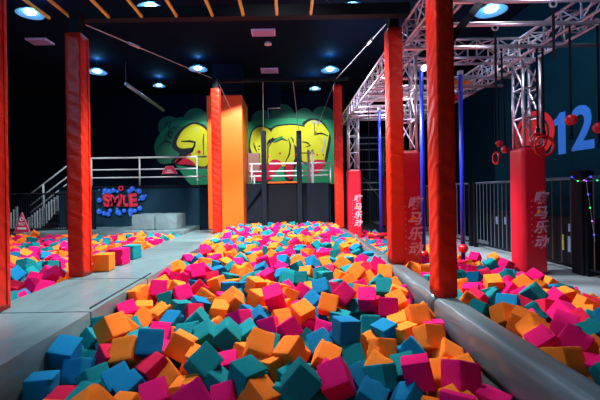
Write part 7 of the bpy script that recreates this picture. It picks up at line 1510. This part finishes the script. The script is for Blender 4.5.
P,-4471,5682,693,-46,52,66,24,207 T,-4727,6028,692,37,49,-7,-78,204 P,-3765,11656,674,1,64,-73,18,200 O,-3918,5603,704,61,-72,27,15,210 T,-5268,6372,675,-20,-38,87,18,209 
T,-4663,4961,694,30,-24,33,-85,212 P,-3959,11804,681,57,37,-2,-72,213 P,-7273,9757,705,30,56,-75,-15,203 P,-6372,7840,683,-48,86,-7,7,201 
O,-6562,9414,695,-1,46,74,-48,203 O,-7144,10771,706,-96,-26,4,1,208 T,-4949,11835,696,92,4,-25,-26,202 O,-5388,5748,685,83,-48,-24,-9,210 
B,-3733,4039,695,-34,-80,-43,-19,211 P,-6479,8642,723,37,24,-73,-51,206 T,-6082,8460,716,-32,34,-35,80,207 O,-7459,8435,722,-70,26,38,-52,213 
B,-4879,9519,677,95,6,-2,-28,210 T,-5403,7378,702,43,9,-2,89,202 O,-5032,7565,679,-68,-49,40,-34,210 T,-3580,11137,717,23,-89,22,30,204 R,-6829,9989,718,13,-32,91,-18,204 
O,-8446,9697,687,54,56,24,57,209 B,-3803,6749,679,-8,60,-2,-78,208 P,-7384,9438,677,67,0,42,60,210 T,-9267,10065,672,74,48,-23,38,203 P,-9478,11108,724,69,61,24,-29,212 
R,-4892,8268,734,80,-3,16,55,206 R,-7116,9250,673,91,24,-19,23,203 O,-6098,10508,680,98,5,11,-2,204 P,-6721,11305,719,-60,-10,-76,21,209 
R,-4848,11464,683,58,-43,-5,68,203 P,-6624,8131,749,92,28,-15,17,213 O,-7848,10670,672,88,-10,0,-44,205 P,-7501,11080,674,-4,80,8,57,205 O,-5543,11121,704,-71,59,35,8,204 
T,-4899,5362,674,57,2,3,-81,203 P,-7455,9862,753,90,3,-9,41,202 O,-5696,10050,705,75,-26,9,58,212 P,-5215,11291,712,52,1,1,-84,202 O,-8672,9154,674,90,0,2,-42,203 
B,-3703,6052,700,94,-4,14,-28,208 O,-7131,8571,739,41,86,26,3,212 B,-6186,11521,699,29,-64,32,-62,209 O,-4710,11259,693,79,-7,-23,55,204 R,-7053,9710,706,41,1,8,90,207 
T,-8986,11573,776,-48,-29,-18,-79,203 O,-5072,10907,728,98,7,1,-8,201 B,-8244,8749,698,-28,22,21,-90,208 O,-4876,8020,770,25,-43,-72,-47,207 
O,-5218,7263,755,43,87,18,3,210 O,-4879,10061,704,80,29,-48,-12,209 P,-3818,8672,682,93,-25,9,23,208 O,-4092,10937,676,95,-22,3,18,206 O,-5993,10784,673,81,-19,-34,42,211 
R,-8542,10736,671,50,-9,-14,84,209 O,-6270,9459,679,5,-25,-58,-76,206 P,-7894,11709,753,96,8,-24,-3,206 R,-4152,9165,713,67,-8,9,72,201 B,-4505,7752,707,96,19,10,-8,211 
B,-4212,6345,701,37,-54,-74,5,201 T,-6608,11747,677,74,-62,7,-20,203 B,-8403,10126,724,18,-2,96,17,206 O,-3545,9260,691,9,-55,45,69,205 R,-4351,7585,678,-82,2,26,49,212 
T,-5431,9556,722,48,4,-59,-63,202 B,-8263,9128,674,-66,60,-15,-40,206 P,-3535,6650,686,-42,-12,87,20,202 P,-3421,5304,675,58,29,74,-12,204 
T,-7741,8808,683,-48,81,-23,-18,201 B,-6453,7569,686,-37,66,-51,-37,206 P,-8898,10211,674,13,95,-23,8,207 T,-3512,8228,687,-24,61,-40,-63,209 
O,-8109,10680,687,68,-33,-64,-5,206 B,-5952,11106,683,-93,23,24,6,202 P,-6281,10335,703,-90,-13,36,-19,205 P,-3455,7636,776,-20,-24,93,13,201 
O,-7590,11845,710,18,48,-67,52,212 R,-4974,5949,694,51,-4,3,84,202 B,-4009,6151,689,-57,-16,50,-61,206 O,-7448,10275,723,56,-14,5,80,202 R,-4478,8903,688,74,16,-24,59,213 
O,-4530,11613,701,49,-64,53,-21,207 O,-4180,7380,699,-23,-20,8,-94,208 R,-5333,6083,678,85,27,-42,2,211 T,-4529,10138,702,87,-24,42,-1,205 
T,-7932,9954,710,76,-58,-17,-21,210 T,-8853,9663,675,-17,-2,-55,-81,213 P,-8526,11603,758,-1,86,-33,35,208 T,-8477,8955,697,-18,48,58,61,200 
P,-5149,8989,686,82,49,27,-1,212 P,-5878,6486,686,95,17,16,-17,201 T,-9261,11343,672,80,2,-18,-55,210 O,-4220,9826,718,54,-14,-9,81,208 O,-9447,11466,719,-7,98,-13,-9,209 
O,-7093,7657,730,0,-62,77,3,202 T,-3655,9589,671,60,7,0,-78,210 B,-4852,7772,672,-19,7,-51,83,213 O,-8270,11733,687,-45,87,14,-8,207 T,-8922,10636,741,-88,-16,-39,20,209 
P,-6260,6972,714,0,-25,82,-50,208 T,-8423,10529,686,37,-49,32,71,201 R,-8053,10978,712,67,3,-1,-73,209 T,-7911,8449,749,-81,-40,-30,27,212 P,-5875,8248,701,89,-3,2,43,208 
P,-7203,11347,689,17,-56,12,-79,208 T,-4597,6205,678,24,-19,-68,65,201 O,-4778,11697,680,67,9,0,72,201 T,-7688,8120,681,-75,11,-60,-20,206 
T,-6137,6749,684,17,-22,70,-64,206 O,-6429,7355,683,6,51,-73,-44,202 O,-5992,11409,727,44,-1,7,89,203 P,-6705,10511,672,92,-1,11,-35,206 O,-4525,11072,691,-30,42,84,7,210 
O,-5411,6725,675,29,8,-16,93,201 T,-6863,11850,701,83,-17,1,51,202 P,-5680,7813,739,-39,-67,5,61,207 O,-6705,7736,716,-85,-28,-39,17,209 O,-4538,8036,732,52,-14,83,1,202 
T,-9101,10891,705,-65,-10,-47,-57,205 T,-9197,9829,702,-24,69,17,-65,201 B,-4452,10436,737,66,-12,8,72,209 R,-5822,10272,673,16,-2,-1,98,201 
T,-8028,10300,696,95,15,4,-22,211 O,-8690,10127,714,-65,53,-48,23,208 T,-7409,8871,689,43,-37,-74,34,210 P,-3424,4488,669,58,20,-78,3,203 
T,-6233,9847,682,-18,-2,-75,-63,211 O,-4968,6168,701,79,26,-40,36,210 O,-7171,8917,674,-2,-88,44,-10,210 P,-5776,10622,672,-46,-66,-29,50,210 
R,-3578,10672,734,49,77,36,-16,206 B,-8044,9736,701,-72,44,10,-51,210 T,-4927,11181,689,8,64,-75,10,208 O,-6840,9144,690,-28,-16,93,5,200 
O,-6940,8398,691,-91,4,-25,29,210 T,-4418,7232,700,93,-10,16,-28,210 P,-4171,8317,721,-35,33,-60,-63,201 T,-4163,6980,695,77,-19,-4,-59,203 
O,-5160,8694,705,-11,18,-84,-48,211 P,-4125,6609,688,81,15,7,-54,211 T,-5657,11380,683,91,7,-10,36,203 O,-3976,8885,695,70,-5,-68,16,208 O,-4386,9225,672,33,-2,8,-93,207 
O,-5629,9693,728,-44,17,13,86,202 T,-3843,11383,804,75,-1,19,-62,206 O,-5171,8177,695,31,9,-34,87,204 P,-3468,11480,693,68,70,3,-15,208 P,-5986,7221,679,59,4,-3,79,211 
O,-4269,5418,705,23,-64,-49,53,212 P,-7611,11538,706,17,-68,65,-24,205 T,-7692,9380,690,77,10,-31,-53,205 P,-4266,5976,721,93,-12,-20,23,201 
T,-5928,8807,741,-30,-31,-86,23,206 O,-5317,10345,734,44,-4,5,88,206 T,-9059,11235,680,-38,45,76,24,208 P,-8185,11402,675,65,61,-43,-3,201 
P,-7676,9870,673,-42,54,-26,-67,205 O,-3521,7151,727,76,17,4,61,201 P,-5213,11607,725,15,96,-18,6,205 O,-6432,10536,805,57,-65,-46,9,210 
O,-4403,8589,701,95,-18,10,-20,206 O,-3704,10395,725,66,16,63,34,212 T,-3620,5702,674,-6,-39,42,-80,203 O,-8788,10461,672,-9,-98,8,-6,207 
P,-8044,9166,736,64,-7,-4,-75,200 T,-4001,9776,684,-18,-82,-50,-18,203 O,-9462,10399,730,71,-54,1,-43,212 O,-3427,7879,746,84,7,-5,-52,209 
O,-4317,7891,729,59,-40,69,-6,204 O,-9267,11147,774,34,43,81,17,209 B,-7410,10780,704,70,11,5,69,210 O,-3799,5840,681,53,6,-1,83,207 P,-4585,10759,690,-36,68,37,-50,202 
O,-5743,9195,699,-31,80,-29,40,201 O,-7124,8057,720,-25,-59,38,-66,205 P,-3999,11510,675,50,12,-81,-24,201 T,-4630,8614,676,-5,86,-20,44,206 
T,-5795,10927,692,46,69,-44,-31,206 B,-4098,10165,718,94,17,-18,-18,203 O,-6361,10050,744,-58,-16,75,24,212 B,-5544,7204,782,42,-46,20,-74,211 
T,-8086,11571,798,91,-10,-1,-38,208 R,-6517,10301,687,26,-30,91,4,211 P,-4137,4608,666,-28,26,-45,79,212 O,-9281,11839,780,55,1,8,82,201 R,-5548,10442,684,97,-1,5,-20,202 
O,-5764,8960,748,89,5,-11,42,211 O,-5064,10186,703,51,16,76,35,204 O,-3493,3912,696,-22,-14,61,-73,205 R,-3449,5890,682,-14,94,7,-27,209 
T,-7261,8345,724,67,-37,39,-50,201 T,-6801,9566,672,-62,-47,-51,34,202 P,-9167,10276,673,98,-9,-1,14,207 B,-3634,6444,671,81,-3,-8,57,203 
R,-7400,7982,691,-7,-83,-25,-47,209 O,-5809,9816,748,96,21,8,-3,201 P,-3870,9264,684,-80,37,-7,-44,208 T,-5092,9933,694,-41,55,-62,36,212 
O,-6456,11323,671,38,55,-72,-13,205 P,-7801,10423,675,-24,28,16,90,208 O,-6929,11359,673,36,81,43,10,205 P,-3898,8395,719,39,64,64,9,213 
T,-5168,6864,690,21,-6,-46,-85,204 O,-4909,5673,712,19,-83,8,-50,207 B,-5005,7281,679,-46,-41,28,72,209 O,-5955,11842,712,-74,11,54,35,211 
R,-4067,10671,681,-40,36,-23,80,211 O,-3476,9482,770,-21,-27,26,-89,202 P,-8260,9354,716,7,-40,65,63,211 P,-7692,10982,698,-89,-13,-19,-36,208 
T,-4058,8077,682,96,13,-11,-15,205 P,-4300,11235,694,78,-11,-19,57,202 P,-6780,8783,701,62,-69,-32,11,211 T,-3679,7675,687,-34,34,-86,0,202 
P,-5566,8388,671,36,-23,27,85,204 O,-3781,11049,685,18,-33,62,68,212 T,-4745,6371,707,87,-18,-11,-42,209 B,-7032,10562,687,61,20,-8,75,209 
P,-5482,9962,681,-55,33,-73,19,210 R,-3711,4593,722,98,-13,-7,2,212 T,-9471,10150,754,-72,-56,-37,10,209 O,-3693,5343,685,60,42,-63,23,201 
O,-7828,9113,678,62,20,5,-74,210 P,-3620,4290,659,59,-2,-74,30,201 O,-7927,9352,686,26,-71,-41,-50,206 O,-3446,8464,702,-74,-57,33,-9,204 
T,-6109,8196,688,-36,-74,54,-1,204 T,-4713,8815,705,91,-28,12,-24,203 T,-9368,10609,684,33,-49,-18,-77,201 O,-8603,10997,680,-71,-2,67,-18,204 
T,-8226,9853,710,-2,-14,-96,-21,206 T,-4667,5487,671,51,83,6,16,211 O,-6140,9198,676,48,2,0,-87,211 O,-4870,10828,701,92,-9,-1,35,210 O,-4045,7539,772,-77,40,44,-15,205 
T,-4010,6826,735,73,-4,0,-67,207 O,-3840,10677,684,-6,66,-30,67,205 T,-6913,10898,685,-89,23,24,-28,203 O,-5350,8847,689,78,-11,-1,-60,203 
B,-7111,9477,711,0,93,-1,-33,210 O,-8544,9396,673,-14,-87,31,33,205 P,-8069,8596,720,57,-63,-44,-25,212 P,-5232,5516,680,86,25,7,42,212 B,-6864,8085,744,-82,20,-51,9,200 
P,-3800,4871,671,-78,30,49,20,208 
"""
# ------------------------------------------------------------------ foam cubes
def cube_mesh(name, m, seed, n=9):
    rnd = random.Random(seed); bm = bmesh.new(); vd = {}
    bev = 0.045; chips = [(Vector((rnd.choice((-.5, .5)), rnd.choice((-.5, .5)), rnd.uniform(-.4, .4))), rnd.uniform(.06, .13)) for _ in range(rnd.choice((1, 2, 3, 4)))]
    def V(i, j, k):
        if (i, j, k) not in vd:
            p = Vector((i / n - .5, j / n - .5, k / n - .5))
            for a in range(3):      # grid lines crowd towards the edges
                s = p[a] * 2; p[a] = (s * 1.35 - .35 * s * s * s) / 2
            c = Vector([max(-.5 + bev, min(.5 - bev, x)) for x in p]); d = p - c
            if d.length > bev: p = c + d.normalized() * bev
            q = p * 4 + Vector((seed * 3.7, 0, 0))
            p = p * (1 + .022 * noise.noise(q) + .012 * noise.noise(q * 3))
            for cc, r in chips:
                dd = (p - cc).length
                if dd < r * 1.8: p = p * (1 - .17 * (1 - dd / (r * 1.8)))
            vd[(i, j, k)] = bm.verts.new(p)
        return vd[(i, j, k)]
    for a in range(n):
        for b in range(n):
            for e in (0, n):
                bm.faces.new((V(a, b, e), V(a + 1, b, e), V(a + 1, b + 1, e), V(a, b + 1, e)))
                bm.faces.new((V(a, e, b), V(a + 1, e, b), V(a + 1, e, b + 1), V(a, e, b + 1)))
                bm.faces.new((V(e, a, b), V(e, a + 1, b), V(e, a + 1, b + 1), V(e, a, b + 1)))
    bmesh.ops.recalc_face_normals(bm, faces=bm.faces[:])
    me = bpy.data.meshes.new(name); bm.to_mesh(me); bm.free(); me.materials.append(m)
    for p in me.polygons: p.use_smooth = True
    try: me.set_sharp_from_angle(angle=math.radians(42))
    except Exception: pass
    return me
KINDS = {c: [cube_mesh('foam_cube_' + c, FOAM[c], 10 * i + j) for j in range(6)] for i, c in enumerate('OPTBR')}
proto = {}
def foam_cube(c, j, x, y, z, q, s, label, pit):
    if (c, j) not in proto:
        o = link_mesh('foam_cube', KINDS[c][j]); proto[(c, j)] = o
    else:
        o = proto[(c, j)].copy(); COL.objects.link(o)
    o.rotation_mode = 'QUATERNION'; o.rotation_quaternion = q; o.location = (x, y, z); o.scale = (s, s, s)
    tag(o, label, 'foam cube', 'loose foam cubes in the ' + pit + ' pit')
    return o
def parse(t):
    f = t.split(',')
    v = [int(a) for a in f[1:]]
    return f[0], v[0] / 1000, v[1] / 1000, v[2] / 1000, Quaternion([a / 99 for a in v[3:7]]).normalized(), v[7] / 1000
PITN = {'c': 'central', 'l': 'left', 'r': 'right'}
for i, line in enumerate(CUBES.strip().split('\n')):
    d, pit, label = line.split('|')
    c, x, y, z, q, s = parse(d)
    foam_cube(c, i % 6, x, y, z, q, s, label, PITN[pit])
bm = bmesh.new(); small = {}
src = bmesh.new(); box(src, -.5, .5, -.5, .5, -.5, .5, .045, 1); src.verts.index_update()
tv = [v.co.copy() for v in src.verts]; tf = [[v.index for v in f.verts] for f in src.faces]; src.free()
verts, faces, mi = [], [], []
for t in REST.split():
    c, x, y, z, q, s = parse(t); R = q.to_matrix(); b = len(verts)
    verts += [tuple(R @ v * s + Vector((x, y, z))) for v in tv]
    faces += [[k + b for k in f] for f in tf]; mi += ['OPTBR'.index(c)] * len(tf)
bm.free()
me = bpy.data.meshes.new('foam_cube_heap'); me.from_pydata(verts, [], faces); me.update()
for c in 'OPTBR': me.materials.append(FOAM[c])
me.polygons.foreach_set('material_index', mi)
tag(link_mesh('foam_cube_heap', me), 'the rest of the small, distant and buried coloured foam cubes filling the pits', 'foam cubes', kind='stuff')
